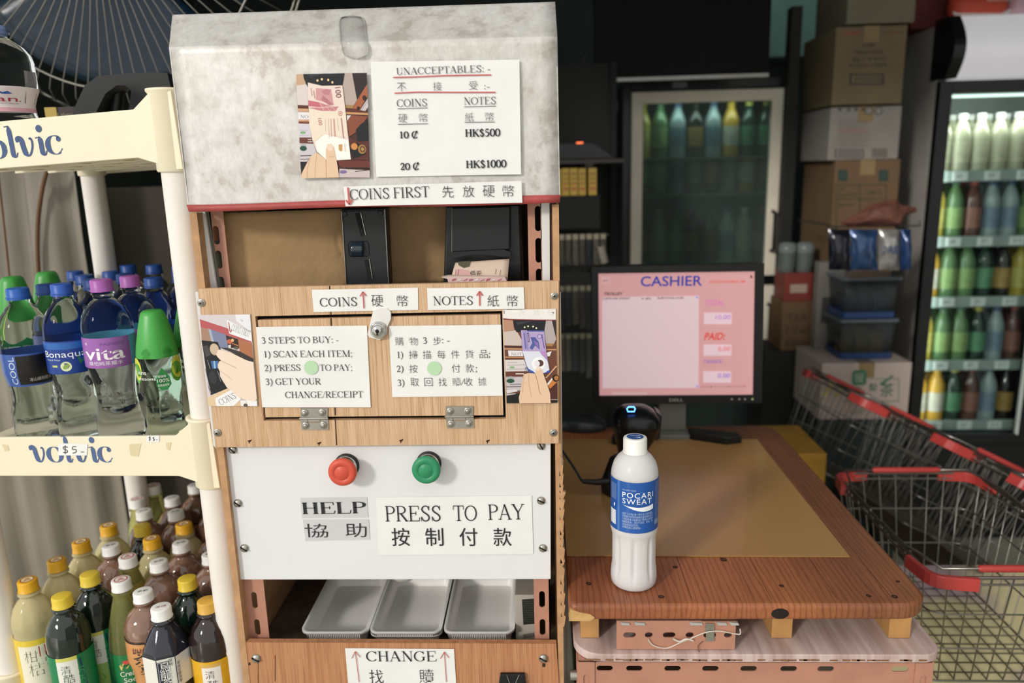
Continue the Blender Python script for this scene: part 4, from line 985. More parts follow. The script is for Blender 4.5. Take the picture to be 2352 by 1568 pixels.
a_, b_ = NP.uv(1080, 634); sans(b, pl(NP), '佰元', a_, b_, .006, '3a342c', .003)
for x, y0, y1 in ((1048, 620, 634), (1054, 620, 634), (1098, 624, 634), (1140, 618, 630), (1150, 620, 636)): penline(NP, b, [(x, y0), (x-2, y1)], 1, '8a5a58', .003)
b.build('printing', PRINT(), t)
t = thing('banknote', 'crumpled pink and white note edge lying in the mouth of the note acceptor', 'banknote', NP.px(1090, 650))
b = B()
FP2 = front(1.022)
for k, (q4, colr) in enumerate((([(1014, 637), (1030, 634), (1160, 636), (1160, 640), (1034, 642)], 'd6c2b6'), ([(1028, 641), (1160, 636), (1165, 647), (1030, 648)], 'e0c0bc'))):
    b.prism([FP2.px(x, y, k*.002) for x, y in q4], (0, .006, .001), colr)
for k in range(9):
    x = 1040+k*13; b.prism([FP2.px(*p, .0025) for p in ((x, 640+(k % 3)), (x+9, 638+(k % 2)*2), (x+6, 643), (x-2, 645))], (0, .0002, 0), ('b86a74', 'f0e4e0', 'c98a90')[k % 3])
b.build('note_edge', PRINT(), t)
# coin trays
zr = PY(770, 1448, 1.03).z
def tray(x0, x1, yfront, lab, double=False):
    cx = (PY(x0, yfront, 1.03).x+PY(x1, yfront, 1.03).x)/2; w = PY(x1, yfront, 1.03).x-PY(x0, yfront, 1.03).x
    t = thing('coin_tray', lab, 'tray', (cx, 1.12, .709), 'white plastic coin trays in the lower opening')
    for lev in range(2 if double else 1):
        z1 = zr-lev*.006; z0 = .7095+.001; y0, y1 = 1.026, 1.215; bm = B(); rw = w/2
        def rr(hw, a, bb, r, z, n=6):
            pts = []
            for (cx_, cy_, s) in ((cx+hw-r, a+r, -90), (cx+hw-r, bb-r, 0), (cx-hw+r, bb-r, 90), (cx-hw+r, a+r, 180)):
                for k in range(n+1):
                    th = R_(s+90*k/n); pts.append(V((cx_+r*cos(th), cy_+r*sin(th), z)))
            return pts
        L_ = [rr(rw, y0, y1, .014, z1), rr(rw, y0, y1, .014, z1-.004), rr(rw-.003, y0+.003, y1-.003, .012, z1-.004), rr(rw-.008, y0+.008, y1-.008, .01, z0)] if lev == 0 else [rr(rw, y0, y1, .014, z1), rr(rw, y0, y1, .014, z1-.003), rr(rw-.003, y0+.003, y1-.003, .012, z1-.003)]
        In = [rr(rw-.012, y0+.012, y1-.012, .008, z0+.0016), rr(rw-.0055, y0+.0055, y1-.0055, .011, z1), rr(rw, y0, y1, .014, z1)]
        if lev == 0:
            bm.rings(list(reversed(L_)), cap=False); bm.rings([list(r) for r in In], cap=False); bm.add(In[0], [list(range(len(In[0])))]); bm.add(L_[-1], [list(range(len(L_[-1])-1, -1, -1))])
            bm.build('basin', TRAY(), t)
        else:
            bm.rings(L_, cap=False); bm.build('second_rim', TRAY(), t)
    bm = B()
    k = int((w-.03)/.0026)
    for i in range(k):
        x = cx-w/2+.014+i*(w-.028)/(k-1); bm.box2((x-.0005, y0+.0022, zr-.03), (x+.0005, y0+.0052, zr-.0055))
    bm.build('ribs', TRAY(), t, kind='stuff')
    return t
tray(690, 846, 1448, 'left white plastic coin tray of the three')
tray(848, 1014, 1455, 'middle white coin tray, doubled with a second rim', True)
tray(1018, 1182, 1450, 'right white plastic coin tray of the three')
for x, w, yb, lab in ((928, 40, 1357, 'translucent plastic chute tip hanging over the middle tray'), (1080, 28, 1348, 'translucent plastic chute tip hanging over the right tray')):
    P = front(1.09); o = P.px(x, 1322); e = P.px(x, yb)
    b = B(); r = w/1750*1.1; b.lathe([(r, 0), (r*.95, -.012), (r*.7, -(o.z-e.z)*.8), (.0005, -(o.z-e.z))][::-1], 10, o+V((0, 0, .02)))
    tag(b.build('chute', mat('milky_plastic', 'd8d4cc', rough=.3), None), lab, 'chute')
# pale power box at the right of the trays
P = front(1.05); t = thing('power_box', 'pale metal box with a perforated vent and bar code right of the trays', 'box', (P.px(1215, 1478).x, 1.08, .709))
a0, b0 = P.uv(1184, 1480); a1, b1 = P.uv(1240, 1365)
b = B(); b.box2((P.px(1184, 1440).x, 1.05, .7095), (P.px(1236, 1440).x, 1.14, P.px(1210, 1366).z)); b.build('casing', mat('pale_metal', 'b9b2a6', rough=.5), t, bevel=.001)
b = B(); polypx(P, b, [(1199, 1376), (1227, 1374), (1228, 1432), (1202, 1434)], '23251f', .0003)
for i in range(6):
    for j in range(10):
        a_, b_ = P.uv(1204+i*4.2+(j % 2)*2, 1380+j*5.2); disc(b, pl(P), a_, b_, .0007, .0007, '5a6250', .0005, 6)
for i in range(12):
    penline(P, b, [(1202+i*2.2, 1456-i*.4), (1203+i*2.2, 1466-i*.4)], 1, '33322e', .0004)
b.build('vent_and_bar_code', PRINT(), t)
# binder clip
P = front(.985)
t = thing('binder_clip', 'black binder clip hooked on the lowest plywood board', 'clip', P.px(1176, 1560))
b = B(); b.prism([P.px(*p) for p in ((1149, 1549), (1205, 1549), (1212, 1600), (1142, 1600))], (0, .006, 0)); b.build('clip_body', BLACK(), t, bevel=.0008)
b = B(); b.tube([P.px(*p, .001) for p in ((1164, 1549), (1172, 1570), (1168, 1600))], .0007, 6); b.tube([P.px(*p, .001) for p in ((1192, 1549), (1183, 1570), (1187, 1600))], .0007, 6); b.build('wire_arm', CHROME(), t)
# ================================================================== the plastic shelf on the left
SA = R_(7.0)
SU = V((cos(SA), -sin(SA), 0)); SN = V((-sin(SA), -cos(SA), 0))
post0 = PY(409, 400, 1.045)
SP = Plane(post0, SU, (0, 0, 1))
RP = Plane(post0-SN*.365, SU, (0, 0, 1))
SH = thing('shelf_rack', 'cream plastic shelf rack with white pipe posts left of the kiosk', 'shelf', (post0.x-.3, post0.y+.2, 0))
_t = math.tan(R_(2.4)); _f = lambda x, y: SP.px(x, y).z-SP.uv(x, y)[0]*_t
ZM = _f(250, 1035.5); ZT = _f(200, 320); ZB = ZM-(ZT-ZM)-.002
def post(P, x, nm='post', r=.0215):
    a, _ = P.uv(*x); o = P.at(a, 0, 0)
    b = B(); b.cyl((o.x, o.y, 0), (o.x, o.y, ZT+.055), r, 24); b.build(nm, PIPE(), SH)
    for z, h0, h1 in ((ZT, .055, .052), (ZM, .055, .052), (ZB, .055, .052)):
        b = B(); b.lathe([(r+.003, -h1), (r+.0045, -h1+.002), (r+.0045, h0-.006), (r+.007, h0-.003), (r+.007, h0), (r, h0), (r, h0-.02)], 28, (o.x, o.y, z)); b.build('collar', CREAM(), SH)
    return a, o
aR, oR = post(SP, (409, 400))
aL, oL = post(SP, (8, 1430))
aR2 = aR-.02
for zz in (ZT, ZM, ZB):
    o = RP.at(aL, 0, 0); b = B(); b.lathe([(.023, -.052), (.0245, -.05), (.0245, .05), (.023, .052)], 24, (o.x, o.y, zz)); b.build('collar', CREAM(), SH)
o = RP.at(aL, 0, 0); b = B(); b.cyl((o.x, o.y, 0), (o.x, o.y, ZT+.055), .0205, 24); b.build('post', PIPE(), SH)
b = B(); o = RP.at(aR2, 0, 0); b.cyl((o.x, o.y, 0), (o.x, o.y, ZT+.055), .02, 20); b.build('post', PIPE(), SH)
TLT = R_(2.4)
SUT = SU*cos(TLT)+V((0, 0, 1))*sin(TLT); SVT = V((0, 0, 1))*cos(TLT)-SU*sin(TLT)
def deckz(p, z0, top=.0046): return z0+(V((p.x, p.y, 0))-V((post0.x, post0.y, 0))).dot(SU)*math.tan(TLT)+top/cos(TLT)+.0012
def shelfboard(z, nm):
    P = Plane((post0.x, post0.y, z), SUT, SVT); w0, w1 = aL-.02, aR+.02
    hb = .031
    # front band with flared gussets
    b = B(); g = .035
    pts = [(w0, -hb), (w1-.028-g, -hb), (w1-.028, -hb-.012), (w1-.028, -.05), (w1, -.05), (w1, .05), (w1-.028, .05), (w1-.028, hb+.022), (w1-.028-.03, hb), (w0, hb)]
    b.prism([P.at(x, y, .0225) for x, y in pts], SN*-.006); fb = b.build('front_band', CREAM(), SH, bevel=.0015)
    # deck: ribbed board
    b = B(); b.prism([P.at(x, y, 0) for x, y in ((w0, -.012), (w1-.058, -.012), (w1-.058, .004), (w0, .004))], SN*-.50); b.build('deck', CREAM(), SH)
    b = B(); b.prism([P.at(w1-.066, y, 0) for y in (-hb, hb)]+[P.at(w1-.06, y, 0) for y in (hb, -hb)], SN*-.42); b.build('side_band', CREAM(), SH)
    b = B(); b.prism([P.at(x, y, -.40) for x, y in ((w0, -hb), (w1-.06, -hb), (w1-.06, hb), (w0, hb))], SN*-.006); b.build('rear_band', CREAM(), SH)
    for k in range(5):
        b = B(); c = -.05-.075*k; b.prism([P.at(x, y, c) for x, y in ((w0, -.028), (w1-.07, -.028), (w1-.07, -.012), (w0, -.012))], SN*-.005); b.build('deck_rib', CREAM(), SH)
    for k in range(6):
        b = B(); x = w0+.05+.075*k; b.prism([P.at(xx, y, -.04) for xx, y in ((x, -.026), (x+.004, -.026), (x+.004, -.012), (x, -.012))], SN*-.36); b.build('deck_rib', CREAM(), SH)
    return P, fb, w0, w1
PT, fbT, w0, w1 = shelfboard(ZT, 'top'); PM, fbM, _, _ = shelfboard(ZM, 'middle')
for P_ in (PT, PM): P_.o = P_.at(0, 0, .0225)
PB, fbB, _, _ = shelfboard(ZB, 'bottom')
# lettering "volvic": didone italic letters built from pen strokes
def volvic(P, bm, bl, br, xh, clip=None, col='3f5480', c=.0006):
    a = P.uv(*bl); e = P.uv(*br); t = P.uv(bl[0], bl[1]-xh); H = t[1]-a[1]
    W = math.hypot(e[0]-a[0], e[1]-a[1]); d = ((e[0]-a[0])/W, (e[1]-a[1])/W)
    LT = {'v': (.95, [([(0.0, .78), (.06, .93), (.16, .96), (.26, .84), (.3, .5), (.36, .2), (.46, .05)], .27), ([(.42, .04), (.6, .12), (.76, .45), (.8, .78), (.72, .98)], .1), ([(.72, .86), (.72, .97)], .15)]),
          'o': (1.0, [([(.5+.38*cos(R_(k)), .5+.47*sin(R_(k))) for k in range(0, 361, 15)], 'o')]),
          'l': (.6, [([(.28, 1.62), (.3, 1.2), (.3, .5), (.3, .2), (.36, .02)], .25), ([(.06, 1.6), (.3, 1.63)], .05), ([(.34, .03), (.46, .06), (.54, .26)], .06)]),
          'i': (.56, [([(.26, .96), (.3, .7), (.3, .4), (.3, .2), (.36, .02)], .25), ([(.04, .92), (.3, .97)], .05), ([(.34, .03), (.46, .06), (.54, .26)], .06), ('dot',)]),
          'c': (.84, [([(.46+.38*cos(R_(k)), .5+.47*sin(R_(k))) for k in range(50, 311, 15)], 'o'), ('ball',), ([(.68, .13), (.8, .3)], .04)])}
    tot = sum(LT[x][0] for x in 'volvic'); kx = W/tot; x0 = 0
    F = lambda x, y, cc=0: P.at(a[0]+(x*kx)*d[0], a[1]+(x*kx)*d[1]+y*H, cc)
    for ch in 'volvic':
        for q in LT[ch][1]:
            if q[0] == 'dot': disc(bm, F, x0+.32, 1.38, .16, .19, col, c); continue
            if q[0] == 'ball': disc(bm, F, x0+.68, .78, .12, .13, col, c); continue
            pts = [(x0+x, y) for x, y in (catmull(q[0], 5) if q[1] != 'o' else q[0])]
            if q[1] == 'o': stroke(bm, F, pts, 0, col, c, wf=lambda u, dx, dy: .03+.25*abs(dy)**2)
            else: stroke(bm, F, pts, 0, col, c, wf=lambda u, dx, dy, w=q[1]: max(.03, w*min(1, .25+1.6*sin(pi*min(max(u, .02), .98))) if w > .08 else w))
        x0 += LT[ch][0]
b = B(); volvic(PT, b, (-62, 370), (148, 354), 45); b.build('lettering', PRINT(), fbT)
b = B(); volvic(PM, b, (76, 1062), (262, 1062), 37, col='4f6590'); b.build('lettering', PRINT(), fbM)
def ticket(P, quad, txt, bl, br, h, lab, col='4a4a4a'):
    s = sheet(P, quad, 'price_ticket', fbT if P is PT else fbM, c=.0009, wob=0, label=lab, n=2, thick=.0002)
    return s
tk = ticket(PM, [(136, 1017), (202, 1019), (200, 1045), (134, 1045)], '', 0, 0, 0, 'handwritten five dollar price ticket')
b = B(); c_ = .0013
def hand(b, P, segs, col='55504e', w=1.8, c=c_):
    for s in segs: penline(P, b, catmull(s, 4) if len(s) > 2 else s, w, col, c)
hand(b, PM, [[(157, 1026), (148, 1025), (147, 1030), (155, 1033), (155, 1038), (146, 1038)], [(151, 1022), (151, 1042)], [(176, 1025), (169, 1025), (168, 1031), (175, 1031), (176, 1037), (168, 1040)], [(187, 1037), (194, 1037)]])
b.build('price', PRINT(), fbM)
tk = ticket(PM, [(338, 1000), (367, 1000), (366, 1014), (337, 1014)], '', 0, 0, 0, 'handwritten eight dollar price ticket')
b = B(); hand(b, PM, [[(347, 1003), (343, 1004), (347, 1007), (343, 1010)], [(345, 1001), (345, 1012)], [(355, 1003), (352, 1005), (355, 1008), (353, 1011), (356, 1009), (353, 1005), (355, 1003)], [(360, 1009), (363, 1009)]], w=1.2)
b.build('price', PRINT(), fbM)
b = B()
for q in ([(297, 1020), (325, 1018), (318, 1048), (300, 1046)], [(382, 1016), (394, 1016), (390, 1034), (383, 1030)], [(5, 1020), (18, 1022), (22, 1034), (12, 1036)]): polypx(PM, b, q, 'dccda6', .0004)
b.build('tape_residue', PRINT(), fbM, kind='stuff')

# ================================================================== drinks
CLEAR = mat('clear_water', 'f4f8f9', rough=.03, trans=1, ior=1.15, var=0)
CLEARG = mat('clear_green_water', 'e6f4e4', rough=.03, trans=1, ior=1.15, var=0)
def dir_rz(p):       # turn a label (facing -Y) towards the lens
    return math.atan2(CAM.x-p.x, -(CAM.y-p.y))
facet = lambda a, h: 1+.02*cos(a*8+h*200) if .04 < h < .1 else 1
panelr = lambda a, h: 1-.05*max(0, cos(a*6))**2 if .03 < h < .095 else 1
def put(proto, first, P0, rz, lab, extra=0):
    global used
    if proto not in used:
        used.add(proto); o = first; o.location = P0; o.rotation_euler = (0, 0, rz); o['label'] = lab
        return o
    return dup(first, P0, rz, lab)
used = set()
class Pt: pass
protos = {}
def deftype(key, maker): protos[key] = maker
def get(key):
    if key not in protos_built: protos_built[key] = protos[key]()
    return protos_built[key]
protos_built = {}
def mk_bonaqua():
    t, pr = bottle('water_bottle', 'water', 'x', 'bottle', CLEAR, '2a5cb8', mod=facet, group='water bottles on the middle shelf')
    def d(b, S, L, hs):
        band(b, S, L, hs, '1d3f8f'); band(b, S, L, hs, '2f66b5', .148, .158, c=.0001)
        sans(b, S, 'Bonaqua', -.037, .136, .010, 'f2f6fa', .0003, w=.062); sans(b, S, 'Mineral Water', -.033, .131, .0028, 'cfdcf0', .0003)
        disc(b, S, -.004, .122, .0075, .0075, 'dfe8b8', .0003); disc(b, S, -.004, .122, .005, .003, '8fae5c', .0005, ang=.7)
        art(b, S, [(.014, .124), (.022, .13), (.034, .15), (.03, .16), (.018, .15), (.012, .138)], '2f7a4a', .00025); art(b, S, [(-.016, .121), (-.024, .121), (-.024, .124), (-.016, .124)], 'c6d37a', .0003)
    label_band(t, pr, .110, .160, d, mod=None); return t
def mk_vita():
    t, pr = bottle('water_bottle', 'waist', 'x', 'bottle', CLEAR, 'a85fb0', mod=panelr, group='water bottles on the middle shelf')
    def d(b, S, L, hs):
        band(b, S, L, hs, '5fa9cc'); band(b, S, L, hs, '9a62ad', a0=-.06, a1=.026, c=.0001)
        for k in range(12): disc(b, S, .026, hs[0]+.003+k*.0036, .002, .0018, '9a62ad', .0002, 8)
        sans(b, S, 'vita', -.038, .134, .019, 'f6f0f6', .0004, w=.056, thin=.012); sans(b, S, '維他純蒸餾水', -.032, .126, .005, 'f0e6f2', .0004, w=.046)
        sans(b, S, 'PASSION', -.012, .155, .004, '6d4a8f', .0003, w=.03); sans(b, S, '*', -.036, .152, .008, 'f6f0f6', .0004)
    label_band(t, pr, .121, .166, d); return t
def mk_cool():
    t, pr = bottle('water_bottle', 'water', 'x', 'bottle', CLEAR, '2a66c0', mod=lambda a, h: 1+.03*abs(((a*5/pi+h*60) % 1)-.5) if h > .17 else (1-.04*max(0, cos(a*8))**4 if h < .1 else 1), group='water bottles on the middle shelf')
    def d(b, S, L, hs):
        band(b, S, L, hs, '3d5da6'); band(b, S, L, hs, '1b1a1c', hs[0]+.003, hs[-1]-.003, -.016, .034, .0001)
        art(b, S, [(-.014, .1), (.03, .1), (.02, .118), (.0, .122)], '7a5440', .0002)
        sans(b, S, 'COOL', -.018, .096, .009, 'cfdcf2', .0003, ang=pi/2, w=.044); sans(b, S, '冰山礦物質水', -.002, .1, .005, 'd8d4cc', .0004, w=.03)
    label_band(t, pr, .092, .144, d); return t
def mk_plain():
    t, pr = bottle('water_bottle', 'water', 'x', 'bottle', CLEAR, '2250a0', mod=facet, group='water bottles on the middle shelf')
    def d(b, S, L, hs): band(b, S, L, hs, '1d3f8f'); sans(b, S, 'Bonaqua', -.037, .136, .010, 'f2f6fa', .0003, w=.062)
    label_band(t, pr, .110, .160, d); return t
def mk_watsons():
    t, pr = bottle('water_bottle', 'cone', 'x', 'bottle', CLEARG, '3f9a44', mod=panelr, group='green capped water bottles on the middle shelf')
    b = B(); z0 = .142
    b.lathe([(.0325, z0), (.0325, z0+.004), (.030, z0+.02), (.025, z0+.042), (.0195, z0+.062), (.0175, z0+.068), (.014, z0+.071), (.0003, z0+.071)], 40, mod=lambda a, h: 1-.04*abs(cos(a*3)))
    b.build('cone_cap', mat('green_cone', '45a548', rough=.35, var=.03), t)
    def d(b, S, L, hs):
        for s in (-1, 1):
            disc(b, S, s*.034-.004, .125, .011, .018, 'd2d84a', .0002, 24); disc(b, S, s*.034-.006, .118, .011, .016, '5aa83f', .0003, 24)
        sans(b, S, 'sons', -.036, .118, .007, 'f4f8f0', .0005); sans(b, S, 'watsons', -.036, .109, .005, 'f4f8f0', .0005, w=.03)
        art(b, S, [(.004, .128), (.014, .112), (.0155, .1), (.009, .092), (.001, .092), (-.006, .1), (-.005, .112)], '2f8a48', .0004)
        sans(b, S, '100%', -.004, .105, .0055, 'f4f8f0', .0006, w=.017); sans(b, S, '環保瓶', -.003, .1125, .0032, 'f4f8f0', .0006, w=.012); sans(b, S, '可再造膠樽', -.004, .0985, .003, 'f4f8f0', .0006, w=.016)
    label_band(t, pr, .090, .132, d); t['_h'] = z0+.071; return t
for k, f_ in (('bon', mk_bonaqua), ('vita', mk_vita), ('cool', mk_cool), ('plain', mk_plain), ('wat', mk_watsons)): deftype(k, f_)
ZD = ZM+.0045
WB = [('cool', 39, 665, 'faceted water bottle with a blue cap and a dark label at the left end'), ('bon', 140, 655, 'front water bottle with blue cap and navy label, left of the purple capped one'),
      ('vita', 231, 645, 'front water bottle with purple cap and purple label'), ('wat', 349, 722, 'small water bottle with a tall green cone cap at the front'),
      ('wat', 405, 705, 'small green cone capped bottle squeezed against the front post'),
      ('vita', 297, 637, 'purple capped water bottle behind the front row'), ('plain', 104, 656, 'blue capped water bottle behind the navy labelled front bottle'),
      ('wat', 27, 645, 'green cone capped bottle behind the faceted bottle at the left end'), ('wat', 106, 634, 'green cone capped bottle in the second row, above the navy label'),
      ('plain', 199, 646, 'blue capped water bottle left behind the purple capped one'), ('plain', 351, 641, 'blue capped water bottle right of the purple caps'),
      ('plain', 174, 636, 'blue capped bottle in the third row, left'), ('plain', 268, 634, 'blue capped bottle in the third row, middle'), ('plain', 400, 633, 'blue capped bottle in the third row beside the front post'),
      ('plain', 172, 626, 'blue capped bottle at the back, left of the rear post'), ('plain', 228, 628, 'blue capped bottle at the back, in front of the rear post'), ('plain', 277, 616, 'blue capped bottle in the dark back row, left'),
      ('plain', 322, 614, 'blue capped bottle in the dark back row, middle'), ('plain', 363, 614, 'blue capped bottle in the dark back row, right')]
placedW = []
for i, (k, x, y, lab) in enumerate(WB):
    f_ = get(k); sc = {3: .80, 4: .80, 7: 1.0, 8: 1.0}.get(i, 1.0); h = f_['_h']*sc
    p = PZ(x, y, ZD+h-.006)
    p = PZ(x, y, deckz(p, ZM)+h-(.006 if k != 'wat' else .004))
    Yr = [1.14, 1.125, 1.105, 1.085, 1.125, 1.185, 1.215, 1.25, 1.32, 1.25, 1.26, 1.32, 1.33, 1.31, 1.40, 1.40, 1.44, 1.44, 1.44][i]
    p = PY(x, y-(10 if k == 'wat' else 4), Yr); sz = (p.z-deckz(p, ZM))/f_['_h']
    sc = sz if i in (3, 4) else {0: 1.08, 1: 1.03, 2: 1.05}.get(i, 1.0)
    # keep the bottles on the deck and apart from each other
    for it in range(60):
        mv = False
        for q_ in placedW:
            dv = V((p.x-q_.x, p.y-q_.y, 0)); l = dv.length
            if l < .068:
                p = p+ (dv.normalized() if l > 1e-4 else V((0, 1, 0)))*(.0682-l); mv = True
        if not mv: break
    placedW.append(p.copy())
    loc = V((p.x, p.y, deckz(p, ZM)))
    ob_ = put(k, f_, loc, dir_rz(loc)+random.uniform(-.06, .06)+(-.12 if k == 'bon' else 0), lab)
    ob_.scale = (sc, sc, sz)
# lower rack drinks -----------------------------------------------------------
def opq(name, col, rough=.12, **k): return mat(name, col, rough=rough, coat=.5, **k)
def cap_ring(colr):
    def d(b, S):
        disc(b, S, 0, 0, .0105, .0105, colr, 0, 24); disc(b, S, 0, 0, .0085, .0085, 'efe0b0' if colr != 'c05a58' else 'efe6e2', .0001, 24)
        for k in range(5): stroke(b, S, [(-.006+.001*k, -.005+k*.0025), (0, -.003+k*.002), (.006-.0008*k, -.005+k*.0025)], .0011, colr, .0002)
    return d
def cap_chars(txt, col):
    def d(b, S): sans(b, S, txt, 0, 0, .006, col, 0, w=.016, center=True, fit=True)
    return d
def mk_citrus():
    t, pr = bottle('drink_bottle', 'tea', 'x', 'bottle', mat('citrus_drink', 'f4e7b4', rough=.06, trans=.45, ior=1.2, var=.05), 'e8b020', mod=lambda a, h: 1+.02*cos(a*9) if .14 < h < .17 else 1, cap_print=cap_ring('b0602c'), group='bottled drinks on the lowest shelf')
    def d(b, S, L, hs):
        band(b, S, L, hs, 'e3c640'); band(b, S, L, hs, 'eee9d2', a0=-.03, a1=.024, z0=hs[0]+.03, z1=hs[-1]-.01, c=.0001); band(b, S, L, hs, 'e9d680', z0=hs[0]+.02, z1=hs[0]+.03, a0=-.03, a1=.024, c=.0001)
        sans(b, S, '柑', -.02, .09, .016, '2c2c2c', .0003, thin=-.02); sans(b, S, '桔', -.016, .066, .018, '2c2c2c', .0003, thin=-.02)
        art(b, S, [(.002, .096), (.012, .096), (.012, .114), (.002, .114)], 'b03a34', .0003); sans(b, S, '道', .0035, .105, .006, 'f0e0d0', .0005); sans(b, S, '茶', .0035, .098, .006, 'f0e0d0', .0005)
        for k, ch in enumerate('百果園'): sans(b, S, ch, .008+k*.0015, .086-k*.009, .005, '3a3a30', .0003)
        disc(b, S, -.002, .035, .012, .011, 'e8962a', .0003); disc(b, S, -.014, .03, .009, .008, 'd8801e', .0003)
    label_band(t, pr, .008, .126, d); return t
def mk_green():
    t, pr = bottle('drink_bottle', 'tea', 'x', 'bottle', mat('dark_green_tea', '12231c', rough=.08, coat=.7, var=.05), 'e3c63c', mod=lambda a, h: 1-.05*max(0, cos(a*8))**2 if .14 < h < .172 else 1, group='bottled drinks on the lowest shelf')
    def d(b, S, L, hs):
        band(b, S, L, hs, '1f7f50'); band(b, S, L, hs, 'd8d36a', z0=hs[-1]-.006, a0=-.026, a1=.004, c=.0001); band(b, S, L, hs, 'e9ece2', z0=.03, z1=hs[-1]-.006, a0=-.026, a1=.004, c=.0001)
        band(b, S, L, hs, '9cc26a', z0=.03, z1=.07, a0=-.026, a1=.004, c=.00015); art(b, S, [(-.024, .078), (.002, .078), (.002, .09), (-.01, .07)], 'e9ece2', .0003)
        sans(b, S, '清', -.02, .1, .011, '44524a', .0004, thin=-.01); sans(b, S, '酷', -.018, .084, .012, '44524a', .0004, thin=-.01); sans(b, S, 'COOL', .012, .06, .009, '3f9a64', .0003, ang=pi/2, w=.05)
        disc(b, S, -.012, .045, .01, .009, '7aa83a', .0003)
        art(b, S, [(.006, .12), (.009, .12), (.016, .05), (.013, .05)], '134f58', .0003)
    label_band(t, pr, .008, .126, d); return t
def mk_plum():
    t, pr = bottle('drink_bottle', 'tea', 'x', 'bottle', mat('dark_plum_tea', '2a1f1f', rough=.08, coat=.7, var=.05), 'd9ab4a', mod=lambda a, h: 1-.05*max(0, cos(a*8))**2 if .14 < h < .172 else 1, group='bottled drinks on the lowest shelf')
    def d(b, S, L, hs):
        band(b, S, L, hs, 'e0ac22'); band(b, S, L, hs, 'd8b05a', z0=hs[-1]-.01, z1=hs[-1]-.004, a0=-.02, a1=.012, c=.0001); band(b, S, L, hs, 'efeae2', z0=.03, z1=hs[-1]-.01, a0=-.018, a1=.01, c=.0001); band(b, S, L, hs, 'dca060', z0=.03, z1=.06, a0=-.018, a1=.01, c=.00015)
        sans(b, S, '清', -.013, .098, .011, '44444a', .0004, thin=-.01); sans(b, S, '酷', -.011, .08, .012, '44444a', .0004, thin=-.01)
    label_band(t, pr, .008, .126, d); return t
def mk_soda():
    t, pr = bottle('soda_bottle', 'soda', 'x', 'bottle', mat('cream_soda', 'eff0a0', rough=.05, trans=.85, ior=1.25, var=.05), 'efefec', cap_print=cap_ring('c05a58'), group='bottled drinks on the lowest shelf')
    def d(b, S, L, hs):
        band(b, S, L, hs, '257a46'); band(b, S, L, hs, '1f6a3c', z0=hs[0], z1=hs[0]+.012, c=.0001)
        art(b, S, [(-.022, .083), (-.012, .091), (-.004, .088), (.01, .097), (.012, .086), (.004, .08), (-.01, .078), (-.02, .074)], 'e6d27a', .0003); disc(b, S, -.011, .089, .005, .004, 'c8514a', .0005); sans(b, S, 'Schweppes', -.02, .081, .004, '2f5a34', .0006, w=.03, ang=.12)
        sans(b, S, 'Cream', -.022, .062, .0095, 'f2f4ec', .0004, w=.032, ang=.1, shear=.15); sans(b, S, 'Soda', -.018, .05, .0095, 'f2f4ec', .0004, w=.026, ang=.1, shear=.15); sans(b, S, '500mL', .002, .044, .003, 'e0e8dc', .0004)
        art(b, S, [(.02, .056), (.028, .058), (.028, .066), (.02, .065)], 'd8dcc8', .0004)
    label_band(t, pr, .036, .102, d); return t
def mk_milk():
    t, pr = bottle('drink_bottle', 'waist', 'x', 'bottle', mat('milk_tea', '8d6a58', rough=.1, coat=.8, var=.08, scale=60), 'efefec', mod=lambda a, h: 1+.025*cos(a*14) if .17 < h < .2 else 1, cap_print=cap_chars('茶飲', '1c1c1c'), group='bottled drinks on the lowest shelf')
    def d(b, S, L, hs):
        band(b, S, L, hs, 'd0955f'); band(b, S, L, hs, '33211c', z0=hs[-1]-.004, c=.0001); band(b, S, L, hs, 'd9cfc8', a0=.004, a1=.05, z0=hs[0], z1=hs[-1]-.03, c=.0001)
        disc(b, S, -.008, .125, .02, .034, 'e08a2e', .0002, 28, ang=.3); disc(b, S, -.011, .122, .016, .03, 'd0955f', .0003, 28, ang=.3)
        sans(b, S, '茶', -.02, .125, .022, '2c2424', .0005, thin=.004); sans(b, S, '裏', -.015, .1, .02, '2c2424', .0005); sans(b, S, '王', -.01, .082, .018, '8a6a3a', .0005)
        sans(b, S, '奶茶', .014, .06, .006, '3a2c28', .0005, w=.008); sans(b, S, '烘焙', -.02, .148, .007, '6a3a4a', .0005)
        disc(b, S, -.012, .07, .008, .007, '6b6268', .0004); disc(b, S, -.012, .07, .005, .004, 'd0955f', .0005)
    label_band(t, pr, .01, .168, d)
    return t
